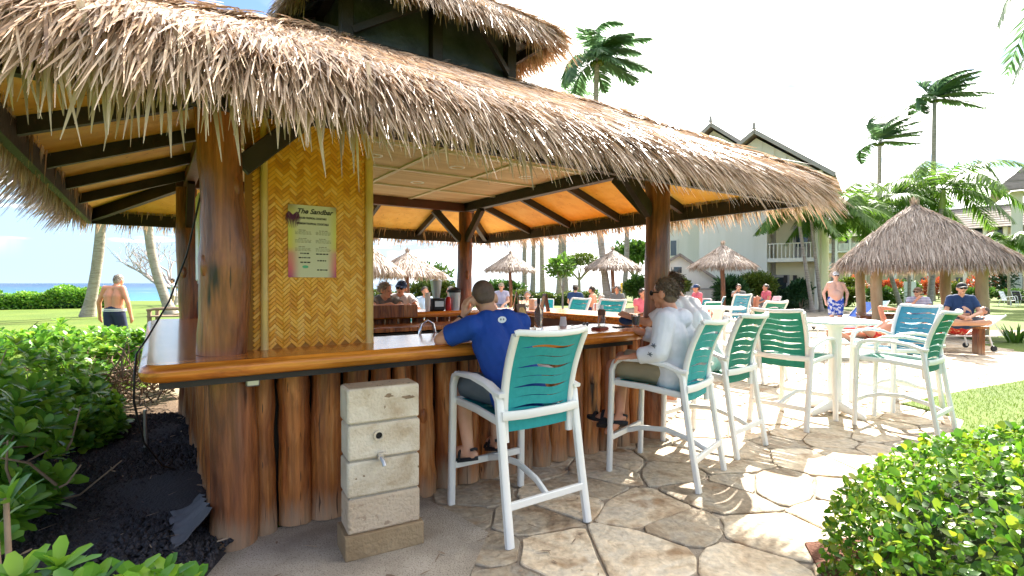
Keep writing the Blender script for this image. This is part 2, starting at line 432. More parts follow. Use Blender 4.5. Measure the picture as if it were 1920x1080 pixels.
MT = dict(
    thatch=mat('thatch', [(.11, .06, .035), (.37, .235, .145), (.55, .385, .25), (.66, .49, .345), (.47, .365, .30)], 2.2, .36, isl=.62, transl=.22, spec=.5, detail=8),
    thatch_base=mat('thatch_base', [(.10, .065, .035), (.22, .15, .08)], 12, .9, .8, 60),
    thatch_far=mat('thatch_far', [(.24, .17, .125), (.44, .335, .26), (.55, .45, .37)], 3, .55, isl=.8, transl=.15, spec=.4),
    log=mat('log_wood', [(.06, .018, .007), (.24, .07, .018), (.42, .148, .036), (.56, .28, .11)], 3.0, .46, .7, 18, (2.2, 2.2, .34), orand=.25, coat=.2, dist=.8, grain=((20, 20, 3.0), .32), wear=(.52, .38, .25), crack=((24, 24, 1.2), .655, (.03, .012, .006)), speck=((.03, .014, .01), 3.6, .64)),
    post=mat('post_wood', [(.05, .015, .007), (.17, .052, .018), (.33, .115, .035), (.48, .215, .08)], 2.2, .45, .7, 16, (2.4, 2.4, .42), orand=.12, coat=.3, dist=.7, grain=((18, 18, 2.4), .32), wear=(.48, .34, .22), crack=((22, 22, 1.1), .655, (.02, .008, .005)), speck=((.02, .01, .007), 3.2, .645)),
    counter=mat('counter_wood', [(.17, .045, .010), (.44, .125, .013), (.60, .21, .024), (.50, .15, .018)], 3.5, .26, .12, 20, (.5, 3, 3), coat=.55, dist=.8, grain=((2.5, 14, 14), .35), speck=((.10, .03, .01), 4.0, .68)),
    dark=mat('dark_timber', [(.016, .011, .009), (.035, .024, .018)], 4, .55, .2, 30, (1, 1, 1), orand=.15),
    redbeam=mat('stained_beam', [(.06, .02, .013), (.13, .04, .025)], 3, .45, .2, 30),
    soffit=mat('bamboo_mat', [(.68, .34, .05), (.82, .46, .075), (.85, .53, .12)], 6, .6, .1, 60, (1, 1, 1), orand=.06, speck=((.35, .16, .02), 26, .66)),
    weave=mat('woven_bamboo', [(.52, .20, .012), (.72, .32, .022), (.80, .40, .045), (.84, .50, .12)], 9, .40, .1, 80, isl=.7, spec=.4),
    weave_base=mat('woven_base', [(.34, .15, .02)], 9, .7),
    bamboo=mat('bamboo_pole', [(.55, .36, .10), (.70, .50, .18)], 6, .35, .05, 20, (3, 3, .6)),
    reed=mat('ceiling_reed', [(.62, .45, .28), (.76, .60, .42)], 5, .6, orand=.0, isl=.7),
    batten=mat('ceiling_batten', [(.55, .50, .36), (.66, .60, .44)], 5, .5),
    white=mat('white_powder_coat', [(.74, .73, .69), (.80, .79, .75)], 4, .32, spec=.5, speck=((.60, .58, .52), 9, .72)),
    whiteplain=mat('white_plastic', [(.78, .78, .76)], 4, .4),
    teal=mat('teal_sling', [(.02, .36, .37), (.03, .44, .45)], 30, .55, .25, 500, transl=.22, orand=.08),
    green=mat('green_sling', [(.012, .22, .15), (.02, .27, .19)], 30, .55, .25, 500, transl=.25, orand=.08),
    blue=mat('light_blue_sling', [(.05, .30, .42), (.08, .37, .50)], 30, .55, .25, 500, transl=.25, orand=.08),
    block=mat('concrete_block', [(.44, .33, .21), (.58, .48, .35), (.66, .57, .44), (.70, .62, .50)], 4, .85, .5, 60, orand=.07, dist=1, detail=9, speck=((.30, .22, .14), 22, .68)),
    block_top=mat('old_block', [(.30, .23, .15), (.48, .38, .25)], 6, .9, .8, 60, speck=((.16, .12, .08), 30, .62)),
    mortar=mat('mortar', [(.28, .25, .20), (.38, .34, .28)], 8, .9, .5, 60),
    concrete=mat('apron_concrete', [(.30, .25, .19), (.42, .36, .28), (.52, .455, .37)], 3.0, .9, .6, 120, speck=((.20, .165, .13), 130, .56)),
    stone=mat('flagstone', [(.22, .14, .08), (.38, .285, .185), (.50, .41, .29), (.46, .40, .31), (.36, .285, .20)], 2.4, .75, .9, 20, orand=.36, dist=1.2, detail=9, grain=((22, 22, 22), .22), speck=((.30, .19, .10), 3.0, .62)),
    joint=mat('paving_joint', [(.26, .21, .155), (.38, .32, .25)], 7, .95, .7, 80),
    lawn=mat('lawn_grass', [(.055, .10, .004), (.085, .135, .006), (.12, .155, .014)], .35, .9, .9, 30, detail=9),
    grass=mat('grass_blades', [(.08, .17, .006), (.13, .22, .012), (.20, .27, .025)], 3, .6, isl=.8, transl=.3),
    sand=mat('sand_path', [(.30, .23, .15), (.40, .32, .22)], 3, .95, .4, 80),
    soil=mat('bare_soil', [(.10, .065, .04), (.20, .135, .085)], 4, .95, .8, 40),
    lava=mat('lava_gravel', [(.012, .011, .013), (.035, .032, .036), (.06, .05, .05)], 6, .8, .6, 60, isl=.7),
    chrome=mat('chrome', [(.75, .75, .76)], 5, .12, metal=1.0),
    steel=mat('brushed_steel', [(.35, .35, .36), (.5, .5, .5)], 20, .35, metal=.9, stretch=(.1, 3, 3)),
    black=mat('black_rubber', [(.012, .012, .013)], 5, .5),
    trunk=mat('palm_bark', [(.20, .165, .13), (.34, .29, .235), (.42, .38, .32)], 3, .9, .9, 6, (1, 1, 5), speck=((.10, .085, .07), 5, .64)),
    crownshaft=mat('crownshaft', [(.22, .30, .06), (.36, .40, .10)], 4, .45),
    frond=mat('palm_leaflets', [(.09, .18, .09), (.14, .25, .12), (.20, .32, .14)], .6, .45, isl=.6, transl=.55),
    frond_lt=mat('bright_palm_leaflets', [(.06, .15, .018), (.12, .24, .028), (.22, .33, .045)], .5, .45, isl=.6, transl=.5),
    hedge=mat('hedge_leaves', [(.05, .16, .012), (.11, .27, .018), (.19, .35, .025), (.40, .44, .03), (.58, .38, .03)], .9, .30, isl=.9, transl=.42, spec=.6, pos=[.26, .42, .60, .735, .80]),
    naupaka=mat('naupaka_leaves', [(.055, .18, .02), (.13, .32, .03), (.22, .42, .035), (.36, .50, .05)], 1.2, .35, isl=.8, transl=.45, spec=.5, pos=[.26, .45, .62, .76]),
    shrub=mat('shrub_leaves', [(.03, .085, .012), (.07, .16, .02), (.13, .23, .03)], .5, .45, isl=.7, transl=.28),
    yshrub=mat('yellow_green_leaves', [(.055, .10, .01), (.10, .15, .015), (.17, .20, .025)], .5, .45, isl=.7, transl=.3),
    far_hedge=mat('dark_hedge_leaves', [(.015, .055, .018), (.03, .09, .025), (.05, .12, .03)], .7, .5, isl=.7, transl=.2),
    flower=mat('red_leaves', [(.30, .03, .02), (.48, .08, .03), (.40, .25, .03)], .7, .5, isl=.8, transl=.3),
    twig=mat('dry_twigs', [(.16, .10, .06), (.34, .25, .17)], 6, .85),
    greytwig=mat('bare_branches', [(.30, .26, .24), (.42, .37, .35)], 6, .85),
    wall_white=mat('white_siding', [(.72, .68, .57), (.79, .75, .65)], .6, .7, .1, 8, (4, 4, .2)),
    wall_cream=mat('cream_siding', [(.68, .60, .38), (.76, .69, .48)], .6, .7),
    trim=mat('grey_trim', [(.33, .29, .26), (.42, .38, .34)], 3, .6),
    roof_shake=mat('shake_roof', [(.16, .13, .11), (.27, .225, .19), (.36, .31, .27)], 1.2, .9, .8, 6, (1, 1, 4), orand=.15),
    glass=mat('dark_window', [(.03, .04, .045)], 3, .08, spec=.8),
    skin=mat('skin_tan', [(.56, .28, .175), (.66, .36, .24)], 6, .5, .08, 90),
    skin_pale=mat('skin_fair', [(.64, .38, .28), (.72, .46, .35)], 6, .5, .08, 90),
    skin_red=mat('skin_sunburnt', [(.55, .225, .125), (.65, .30, .185)], 6, .5, .08, 90),
    hair_br=mat('brown_hair', [(.035, .022, .014), (.10, .065, .042)], 8, .45, isl=.8),
    hair_gr=mat('grey_brown_hair', [(.055, .034, .02), (.14, .09, .055), (.24, .18, .13)], 8, .45, isl=.85),
    hair_lt=mat('silver_hair', [(.16, .13, .10), (.34, .30, .25)], 8, .45, isl=.8),
    hair_buzz=mat('buzzed_hair', [(.07, .042, .03), (.16, .10, .075)], 12, .6, .3, 200),
    shirt_blue=mat('royal_blue_cotton', [(.005, .045, .26), (.008, .065, .34)], 3, .75, .5, 9, sheen=.2),
    shirt_white=mat('white_cotton', [(.66, .66, .70), (.76, .76, .78)], 4, .8, .5, 8),
    shirt_grey=mat('grey_cotton', [(.14, .14, .13), (.19, .19, .18)], 4, .85, .3, 10),
    shirt_navy=mat('navy_cotton', [(.012, .035, .11), (.018, .05, .14)], 4, .8, .4, 9),
    shirt_pink=mat('pink_cotton', [(.62, .10, .14), (.70, .17, .2)], 4, .8),
    short_grey=mat('grey_shorts', [(.10, .12, .14), (.15, .17, .19)], 5, .8, .3, 12),
    short_khaki=mat('khaki_shorts', [(.30, .24, .15), (.38, .31, .2)], 5, .8, .3, 12),
    short_navy=mat('navy_shorts', [(.012, .02, .06), (.02, .03, .08)], 5, .8),
    floral_red=mat('red_floral', [(.55, .02, .015), (.62, .06, .03), (.75, .45, .2)], 14, .8, detail=1, pos=[.4, .52, .6]),
    floral_blue=mat('blue_floral', [(.02, .07, .45), (.04, .12, .55), (.6, .65, .75)], 14, .8, detail=1, pos=[.4, .5, .56]),
    towel_blue=mat('blue_towel', [(.02, .09, .45), (.03, .14, .55)], 8, .9, .4, 60),
    towel_red=mat('red_towel', [(.50, .03, .02), (.60, .08, .05)], 8, .9, .4, 60),
    sole=mat('sandal_black', [(.015, .015, .018)], 6, .7, .3, 60),
    red=mat('red_paint', [(.55, .02, .015)], 5, .3),
    yellow=mat('yellow_label', [(.80, .50, .03)], 5, .5),
    orange=mat('orange_juice', [(.85, .40, .02)], 5, .2, transl=.4),
    menu_brown=mat('menu_board', [(.10, .04, .02), (.16, .07, .03)], 6, .5),
    menu_gold=mat('menu_picture', [(.45, .24, .04), (.62, .42, .12), (.3, .1, .04)], 18, .5),
    bucket=mat('steel_bucket', [(.45, .55, .62)], 5, .3, metal=.5),
    ink=mat('black_ink', [(.012, .01, .01)], 5, .6),
    fabric_liner=mat('weed_cloth', [(.07, .068, .075), (.13, .125, .135)], 4, .9, .5, 20),
    sea=None,
)

def glass_mat():
    m = bpy.data.materials.new('clear_glass'); m.use_nodes = True
    b = m.node_tree.nodes['Principled BSDF']
    b.inputs['Base Color'].default_value = (.92, .96, .95, 1); b.inputs['Roughness'].default_value = .03
    b.inputs['Transmission Weight'].default_value = .92; b.inputs['IOR'].default_value = 1.2
    return m
MT['clear'] = glass_mat()

def stripe_mat(name, c1, c2, freq, axis='Z', duty=.5, rough=.8):
    m = bpy.data.materials.new(name); m.use_nodes = True
    t = m.node_tree; L = t.links; b = t.nodes['Principled BSDF']; b.inputs['Roughness'].default_value = rough
    tcn = t.nodes.new('ShaderNodeTexCoord'); sp = t.nodes.new('ShaderNodeSeparateXYZ'); L.new(tcn.outputs['Object'], sp.inputs[0])
    mu = t.nodes.new('ShaderNodeMath'); mu.operation = 'MULTIPLY'; mu.inputs[1].default_value = freq; L.new(sp.outputs[axis], mu.inputs[0])
    fr = t.nodes.new('ShaderNodeMath'); fr.operation = 'FRACT'; L.new(mu.outputs[0], fr.inputs[0])
    gt = t.nodes.new('ShaderNodeMath'); gt.operation = 'GREATER_THAN'; gt.inputs[1].default_value = duty; L.new(fr.outputs[0], gt.inputs[0])
    mm = t.nodes.new('ShaderNodeMix'); mm.data_type = 'RGBA'; L.new(gt.outputs[0], mm.inputs['Factor'])
    mm.inputs[6].default_value = (*c1, 1); mm.inputs[7].default_value = (*c2, 1); L.new(mm.outputs[2], b.inputs['Base Color'])
    return m
MT['stripe_lav'] = stripe_mat('striped_shirt', (.62, .60, .66), (.22, .20, .33), 26)
MT['stripe_pink'] = stripe_mat('striped_sling', (.72, .68, .62), (.50, .17, .13), 11, 'X')
MT['stripe_towel'] = stripe_mat('striped_towel', (.65, .1, .1), (.75, .7, .7), 6, 'X')

def sea_mat():
    m = bpy.data.materials.new('sea_water'); m.use_nodes = True
    t = m.node_tree; L = t.links; b = t.nodes['Principled BSDF']
    b.inputs['Roughness'].default_value = .3; b.inputs['Specular IOR Level'].default_value = .14
    tcn = t.nodes.new('ShaderNodeTexCoord'); sp = t.nodes.new('ShaderNodeSeparateXYZ'); L.new(tcn.outputs['Object'], sp.inputs[0])
    mp = t.nodes.new('ShaderNodeMapping'); mp.inputs['Scale'].default_value = (.35, 1, 1); L.new(tcn.outputs['Object'], mp.inputs[0])
    mr_ = t.nodes.new('ShaderNodeMapRange'); mr_.inputs['From Min'].default_value = 60; mr_.inputs['From Max'].default_value = 700
    L.new(sp.outputs['Y'], mr_.inputs['Value'])
    rp = t.nodes.new('ShaderNodeValToRGB'); e = rp.color_ramp.elements
    e[0].color = (.03, .17, .20, 1); e[1].color = (.002, .03, .085, 1); x = e.new(.3); x.color = (.005, .075, .14, 1)
    L.new(mr_.outputs[0], rp.inputs[0])
    fo = t.nodes.new('ShaderNodeTexNoise'); fo.inputs['Scale'].default_value = .05; fo.inputs['Detail'].default_value = 8; L.new(mp.outputs[0], fo.inputs['Vector'])
    fr = t.nodes.new('ShaderNodeMapRange'); fr.inputs['From Min'].default_value = .66; fr.inputs['From Max'].default_value = .72; L.new(fo.outputs['Fac'], fr.inputs['Value'])
    mm = t.nodes.new('ShaderNodeMix'); mm.data_type = 'RGBA'; L.new(fr.outputs[0], mm.inputs['Factor']); L.new(rp.outputs[0], mm.inputs[6]); mm.inputs[7].default_value = (.7, .75, .76, 1)
    L.new(mm.outputs[2], b.inputs['Base Color'])
    nz = t.nodes.new('ShaderNodeTexNoise'); nz.inputs['Scale'].default_value = .3; nz.inputs['Detail'].default_value = 8; L.new(mp.outputs[0], nz.inputs['Vector'])
    bp = t.nodes.new('ShaderNodeBump'); bp.inputs['Strength'].default_value = .6; bp.inputs['Distance'].default_value = .6; L.new(nz.outputs['Fac'], bp.inputs['Height']); L.new(bp.outputs[0], b.inputs['Normal'])
    return m
MT['sea'] = sea_mat()

def poster_mat():
    m = bpy.data.materials.new('menu_print'); m.use_nodes = True
    t = m.node_tree; L = t.links; b = t.nodes['Principled BSDF']; b.inputs['Roughness'].default_value = .45
    tcn = t.nodes.new('ShaderNodeTexCoord'); sp = t.nodes.new('ShaderNodeSeparateXYZ'); L.new(tcn.outputs['Generated'], sp.inputs[0])
    rp = t.nodes.new('ShaderNodeValToRGB'); e = rp.color_ramp.elements
    e[0].position = 0; e[0].color = (.36, .03, .12, 1); e[1].position = 1; e[1].color = (.28, .20, .10, 1)
    for p, c in ((.12, (.62, .09, .10)), (.33, (.60, .22, .12)), (.42, (.62, .50, .05)), (.62, (.60, .55, .06)), (.88, (.55, .50, .12))):
        x = e.new(p); x.color = (*c, 1)
    L.new(sp.outputs['Z'], rp.inputs[0])
    # pale centre column
    sb = t.nodes.new('ShaderNodeMath'); sb.operation = 'SUBTRACT'; sb.inputs[1].default_value = .52; L.new(sp.outputs['X'], sb.inputs[0])
    ab = t.nodes.new('ShaderNodeMath'); ab.operation = 'ABSOLUTE'; L.new(sb.outputs[0], ab.inputs[0])
    mr_ = t.nodes.new('ShaderNodeMapRange'); mr_.interpolation_type = 'SMOOTHSTEP'; mr_.inputs['From Min'].default_value = .5; mr_.inputs['From Max'].default_value = .25; L.new(ab.outputs[0], mr_.inputs['Value'])
    mm = t.nodes.new('ShaderNodeMix'); mm.data_type = 'RGBA'; L.new(mr_.outputs[0], mm.inputs['Factor']); L.new(rp.outputs[0], mm.inputs[6]); mm.inputs[7].default_value = (.58, .55, .34, 1)
    L.new(mm.outputs[2], b.inputs['Base Color'])
    return m
MT['poster'] = poster_mat()
# ================================================================== SETTING
def structure(name, mb, m, loc=(0, 0, 0), smooth=0):
    o = mb.build(name, m, loc=loc, smooth=smooth); o['kind'] = 'structure'; return o

# land: a tongue of lawn that ends at the beach, sloping down to the sea ahead and to the left
edge = [(-400, 20), (-120, 34), (-60, 41), (-34, 44), (-18, 47), (-6, 56), (4, 62), (14, 80), (40, 140), (160, 330), (900, 700)]
MBl = MB()
poly = [(-400, -300), (900, -300)] + [(x, y) for x, y in reversed(edge)]
MBl.add([(x, y, 0) for x, y in poly], [tuple(range(len(poly)))])
structure('lawn', MBl, MT['lawn'])
MBb = MB()
out = [(x - 6, y + 22) for x, y in edge]
MBb.sheet([[(x, y, -.003) for x, y in edge], [(x - 2, y + 7, -.8) for x, y in edge], [(x, y, -3.4) for x, y in out]])
structure('beach', MBb, MT['sand'])
MBs = MB()
MBs.add([(-16000, -2000, -2.5), (16000, -2000, -2.5), (16000, 30000, -2.5), (-16000, 30000, -2.5)], [(0, 1, 2, 3)])
structure('sea', MBs, MT['sea'])
# breakers near the shore
for k, (x0, x1, y) in enumerate([(-75, -34, 74), (-60, -28, 66), (-110, -60, 88), (-40, -24, 62)]):
    m_ = MB(); n = 26
    g = []
    for i in range(n + 1):
        t = i / n; x = x0 + (x1 - x0) * t; yy = y + rnd.uniform(-.8, .8) - 3 * t; a = math.sin(math.pi * t) ** .5
        g.append([(x, yy - .9 * a, -2.49), (x, yy - .2, -2.49 + .5 * a * rnd.uniform(.5, 1)), (x, yy + 1.6 * a * rnd.uniform(.5, 1.2), -2.49)])
    m_.sheet(g)
    o = m_.build('breaking_wave', MT['shirt_white']); o['kind'] = 'structure'
# headland across the bay, the haze put into its pale bluish colour
m_ = MB(); g = []
for i in range(60):
    t = i / 59; x = -1500 + 3400 * t
    h = 190 * (math.sin(math.pi * t) ** .7) * (.75 + .25 * math.sin(7 * t + 1) + .08 * math.sin(23 * t))
    g.append([(x, 9000, -3), (x, 9300, h * .6), (x, 9800, h), (x, 10400, -3)])
m_.sheet(g)
structure('headland', m_, mat('headland_haze_tint', [(.22, .27, .30), (.30, .34, .36)], .004, .95), smooth=60)

# sand path and soil by the bar's left side
P1 = Vector((-1.62, 2.98, 0)); ROT = RAD(34.6)
cu, su = math.cos(ROT), math.sin(ROT)
def K(u, v, z=0): return Vector((P1.x + u * cu - v * su, P1.y + u * su + v * cu, z))
MBp = MB()
path = [(-3.3, 6.1), (-2.6, 7.0), (-3.6, 9.0), (-5.0, 11.5), (-6.0, 14.5), (-5.6, 17.5), (-9.5, 17.2), (-8.0, 13.0), (-6.6, 10.2), (-5.4, 7.8), (-4.6, 6.4)]
MBp.add([(x, y, .004) for x, y in path], [tuple(range(len(path)))][::-1])
structure('sand_path', MBp, MT['sand'])
MBp = MB()
soil = [(-1.2, 1.0), (-1.3, 2.9), (-3.6, 6.4), (-5.2, 7.4), (-7.4, 7.2), (-7.6, 3.0), (-4, 1.0)]
MBp.add([(x, y, .008) for x, y in soil], [tuple(range(len(soil)))])
structure('bare_soil', MBp, MT['soil'])
# lava gravel bed : mound + loose stones
def lava_h(x, y): return .02 + .05 * max(0, math.sin(3.1 * x + 1.0) * math.sin(2.7 * y)) + .03
lp = [(-1.42, 1.7), (-1.55, 2.9), (-2.35, 4.1), (-3.25, 5.4), (-3.75, 5.75), (-4.4, 5.3), (-4.3, 4.2), (-3.5, 3.0), (-3.0, 2.1), (-2.6, 1.5)]
MBp = MB(); cx = sum(p[0] for p in lp) / len(lp); cy = sum(p[1] for p in lp) / len(lp)
rings = []
for k in range(9):
    f = k / 8
    rings.append([(cx + (p[0] - cx) * (1 - f), cy + (p[1] - cy) * (1 - f), .01 + (lava_h(cx + (p[0] - cx) * (1 - f), cy + (p[1] - cy) * (1 - f)) if k else 0)) for p in lp + lp[:1]])
MBp.sheet(rings)
structure('gravel_bed', MBp, MT['lava'], smooth=60)
def inside(x, y, pl):
    c = False; j = len(pl) - 1
    for i in range(len(pl)):
        if (pl[i][1] > y) != (pl[j][1] > y) and x < (pl[j][0] - pl[i][0]) * (y - pl[i][1]) / (pl[j][1] - pl[i][1]) + pl[i][0]: c = not c
        j = i
    return c
base = np.array([(1, 0, 0), (-.5, .87, 0), (-.5, -.87, 0), (0, 0, .9), (.4, .3, -.7), (-.4, -.1, -.6)])
tri = np.array([(0, 1, 3), (1, 2, 3), (2, 0, 3), (1, 0, 4), (2, 1, 5), (0, 2, 5), (1, 4, 5), (0, 5, 4)])
Vs, Qs, n = [], [], 0
while n < 17000:
    x = rnd.uniform(-4.5, -1.3); y = 1.5 + 4.4 * rnd.random()
    if not inside(x, y, lp): continue
    s_ = rnd.uniform(.011, .027) * (1.4 if rnd.random() < .06 else 1)
    v = base * nr.uniform(.6, 1.25, (6, 1)) * s_ * nr.uniform(.7, 1.2, (1, 3))
    a = rnd.uniform(0, 6.28); c_, s2 = math.cos(a), math.sin(a)
    v = v @ np.array([[c_, -s2, 0], [s2, c_, 0], [0, 0, 1]])
    Vs.append(v + (x, y, lava_h(x, y) + rnd.uniform(0, .012))); Qs.append(tri + 6 * n); n += 1
o = link('lava_gravel', npmesh('lava_gravel', np.concatenate(Vs), np.concatenate(Qs), MT['lava'])); o['kind'] = 'stuff'

# paved terrace: joint sheet + one object per flagstone
pat = [(-1.5, 1.2), (-1.55, 2.95), (-.2, 5.2), (-2.8, 8.6), (-4.6, 11), (-6, 16), (-6, 31), (18.6, 31), (17.5, 24), (13, 18), (10.3, 13.5), (9.6, 10.3), (8, 8.4), (7, 5), (5, 1.2)]
MBp = MB(); MBp.add([(x, y, .006) for x, y in pat], [tuple(range(len(pat)))])
paving = structure('terrace_paving', MBp, MT['joint'])
APRON = [K(-.42, -.12), K(.2, .02), K(1.15, .06), K(1.22, -.30), K(1.28, -.75), (-.26, 2.35), (-.15, 1.2), (-1.35, 1.2), (-1.42, 2.2)]
def clip(poly, n, d):
    out = []
    for i in range(len(poly)):
        a, b = poly[i], poly[(i + 1) % len(poly)]
        da = a[0] * n[0] + a[1] * n[1] - d; db = b[0] * n[0] + b[1] * n[1] - d
        if da <= 0: out.append(a)
        if da * db < 0:
            t = da / (da - db); out.append((a[0] + (b[0] - a[0]) * t, a[1] + (b[1] - a[1]) * t))
    return out
seeds = []
tries = 0
srnd = random.Random(5)
while tries < 30000 and len(seeds) < 760:
    tries += 1
    x = srnd.uniform(-2.6, 12.5); y = srnd.uniform(1.1, 17)
    if not inside(x, y, pat) or abs(x) > y * 1.02 + .9: continue
    near = .15 if srnd.random() < .35 else srnd.uniform(.24, .42)
    dmin = near * (1 + .06 * max(0, y - 4))
    if all((x - a) ** 2 + (y - b) ** 2 > dmin * dmin for a, b in seeds): seeds.append((x, y))
kept = 0
far = MB()
order = sorted(seeds, key=lambda p: p[0] ** 2 + p[1] ** 2)
for (x, y) in order:
    if inside(x, y, [(q[0], q[1]) for q in APRON]): continue
    pl = [(x - 1.3, y - 1.3), (x + 1.3, y - 1.3), (x + 1.3, y + 1.3), (x - 1.3, y + 1.3)]
    gap = srnd.uniform(.003, .008)
    for a, b in seeds:
        dx, dy = a - x, b - y; d2 = dx * dx + dy * dy
        if 0 < d2 < 6.5:
            d = math.sqrt(d2); pl = clip(pl, (dx / d, dy / d), (x * dx + y * dy) / d + d / 2 - gap)
    if len(pl) < 3: continue
    # subdivide, roughen and round the corners
    q = []
    for i in range(len(pl)):
        a, b = pl[i], pl[(i + 1) % len(pl)]
        L_ = math.hypot(b[0] - a[0], b[1] - a[1])
        if L_ < .04: q.append(((a[0] + b[0]) / 2, (a[1] + b[1]) / 2)); continue
        k = min(.3, .028 / L_ * srnd.uniform(.6, 2.6))
        for t in (k, .33 + srnd.uniform(-.06, .06), .67 + srnd.uniform(-.06, .06), 1 - k):
            j = srnd.uniform(-.016, .006) if .2 < t < .8 else srnd.uniform(-.004, .002)
            px, py = a[0] + (b[0] - a[0]) * t, a[1] + (b[1] - a[1]) * t
            q.append((px + (px - x) * j * 3, py + (py - y) * j * 3))
    zt = srnd.uniform(.012, .019)
    q2 = [(p[0] + (x - p[0]) * .03, p[1] + (y - p[1]) * .03) for p in q]
    n = len(q)
    V = [(p[0] - x, p[1] - y, -.004) for p in q] + [(p[0] - x, p[1] - y, zt - .005) for p in q] + [(p[0] - x, p[1] - y, zt) for p in q2]
    Fc = [(i, (i + 1) % n, n + (i + 1) % n, n + i) for i in range(n)] + [(n + i, n + (i + 1) % n, 2 * n + (i + 1) % n, 2 * n + i) for i in range(n)] + [tuple(range(2 * n, 3 * n))]
    if kept < 298:
        m_ = MB().add(V, Fc)
        m_.build('flagstone', MT['stone'], paving, (x, y, .006), smooth=0)
        kept += 1
    else:
        far.add([(v[0] + x, v[1] + y, v[2] + .006) for v in V], Fc)
if far.v:
    o = far.build('far_flagstones', MT['stone'], paving, smooth=0); o['kind'] = 'stuff'
# rough concrete apron in front of the logs
MBp = MB()
ap = APRON
MBp.prism([(p[0], p[1]) for p in ap], -.02, .022)
structure('concrete_apron', MBp, MT['concrete'])
# raised turf at right
turf = [(4.05, 6.28), (6.2, 7.2), (9.5, 8.0), (12, 7), (8, 2), (4.6, 2.6), (3.55, 4.1), (3.75, 4.7), (4.4, 5.5), (4.0, 6.0)]
turf = [gp(1690, 761), gp(1800, 738), gp(1925, 716), (9.5, 8.6), (12, 7), (8, 1), (2.6, 1.0), (2.5, 3.2), gp(1810, 792)]
MBp = MB(); MBp.prism([(p[0], p[1]) for p in reversed(turf)], -.01, .028)
structure('turf', MBp, MT['lawn'])
tp = [(p[0], p[1]) for p in turf]
pts = []
while len(pts) < 42000:
    x = rnd.uniform(2.5, 12); y = rnd.uniform(1.0, 8.6)
    if inside(x, y, tp): pts.append((x, y, .027))
n = len(pts)
D = nr.normal(0, .45, (n, 3)); D[:, 2] = 1
V, Q = blades(pts, D, nr.normal(0, 1, (n, 3)), nr.uniform(.022, .05, n), .006, .2, 2, .3, .1)
o = link('grass', npmesh('grass', V, Q, MT['grass'])); o['kind'] = 'stuff'
# left lawn: loose blades near the shrubs so that its edge is not a knife cut
pts = []
while len(pts) < 30000:
    y = rnd.uniform(7.0, 16); x = rnd.uniform(-1.05, -.42) * y
    if not inside(x, y, path) and not inside(x, y, soil): pts.append((x, y, 0))
n = len(pts)
D = nr.normal(0, .5, (n, 3)); D[:, 2] = 1
V, Q = blades(pts, D, nr.normal(0, 1, (n, 3)), nr.uniform(.03, .07, n), .012, .2, 2, .3, .1)
o = link('grass', npmesh('grass', V, Q, MT['grass'])); o['kind'] = 'stuff'
# footpath strip across the far right lawn
MBp = MB()
fp = [(11.2, 14.6), (16, 14.9), (24, 16.5), (24, 17.8), (16, 16.6), (11.2, 16.3)]
MBp.add([(x, y, .012) for x, y in fp], [tuple(range(len(fp)))])
structure('footpath', MBp, MT['sand'])

# ================================================================== TIKI BAR
bar = thing('tiki_bar', 'thatched open-sided bar of dark logs with a glossy orange wooden counter', 'bar', P1, ROT)
CX, CY = 1.825, 1.87
NRM = [(0, -1), (1, 0), (0, 1), (-1, 0)]          # front, right, back, left
TAN = [(1, 0), (0, 1), (-1, 0), (0, -1)]
OC = [CX, CY]
def ring(k, s, r, z):
    return (OC[0] + NRM[k][0] * r + TAN[k][0] * s * r, OC[1] + NRM[k][1] * r + TAN[k][1] * s * r, z)
def ringm(k, a, r, z):                              # tangential offset in metres
    return (CX + NRM[k][0] * r + TAN[k][0] * a, CY + NRM[k][1] * r + TAN[k][1] * a, z)

# --- posts
for (u, v, r0, z0, z1) in ((-.03, 0, .122, 1.095, 2.62), (3.65, 0, .118, 0, 2.62), (3.65, 3.74, .115, 0, 2.62), (0, 3.74, .115, 0, 2.62)):
    m_ = MB(); prnd = random.Random(u * 7 + v)
    pts = []; rr = []
    for i in range(15):
        t = i / 14; z = z0 + (z1 - z0) * t
        pts.append((u + .02 * math.sin(5 * t + u), v + .015 * math.cos(4 * t + v), z))
        rr.append(r0 * (1.03 - .10 * t + .10 * math.exp(-((z - 1.62 - .1 * v) / .13) ** 2) + .05 * math.sin(7 * t + 2 * u + v) + prnd.uniform(-.03, .03)))
    m_.tube(pts, rr, 18, wob=.02)
    for kz in (.33, .62):                          # sawn-off branch knots
        a = prnd.uniform(3.6, 5.6); zz = z0 + (z1 - z0) * kz
        c = Vector((u + math.cos(a) * r0 * .95, v + math.sin(a) * r0 * .95, zz))
        m_.ball(Vector((u, v, zz)) + (c - Vector((u, v, zz))) * .80, (.036, .036, .075))
    m_.build('log_post', MT['post'], bar, smooth=60)
m_ = MB(); pts = []; rr = []
for i in range(11):
    t = i / 10; pts.append((.02 + .01 * math.sin(4 * t), -.02, 1.0 * t)); rr.append(.120 * (1.04 - .07 * t + rnd.uniform(-.02, .025)))
m_.tube(pts, rr, 18); m_.build('log_post', MT['post'], bar, smooth=60)

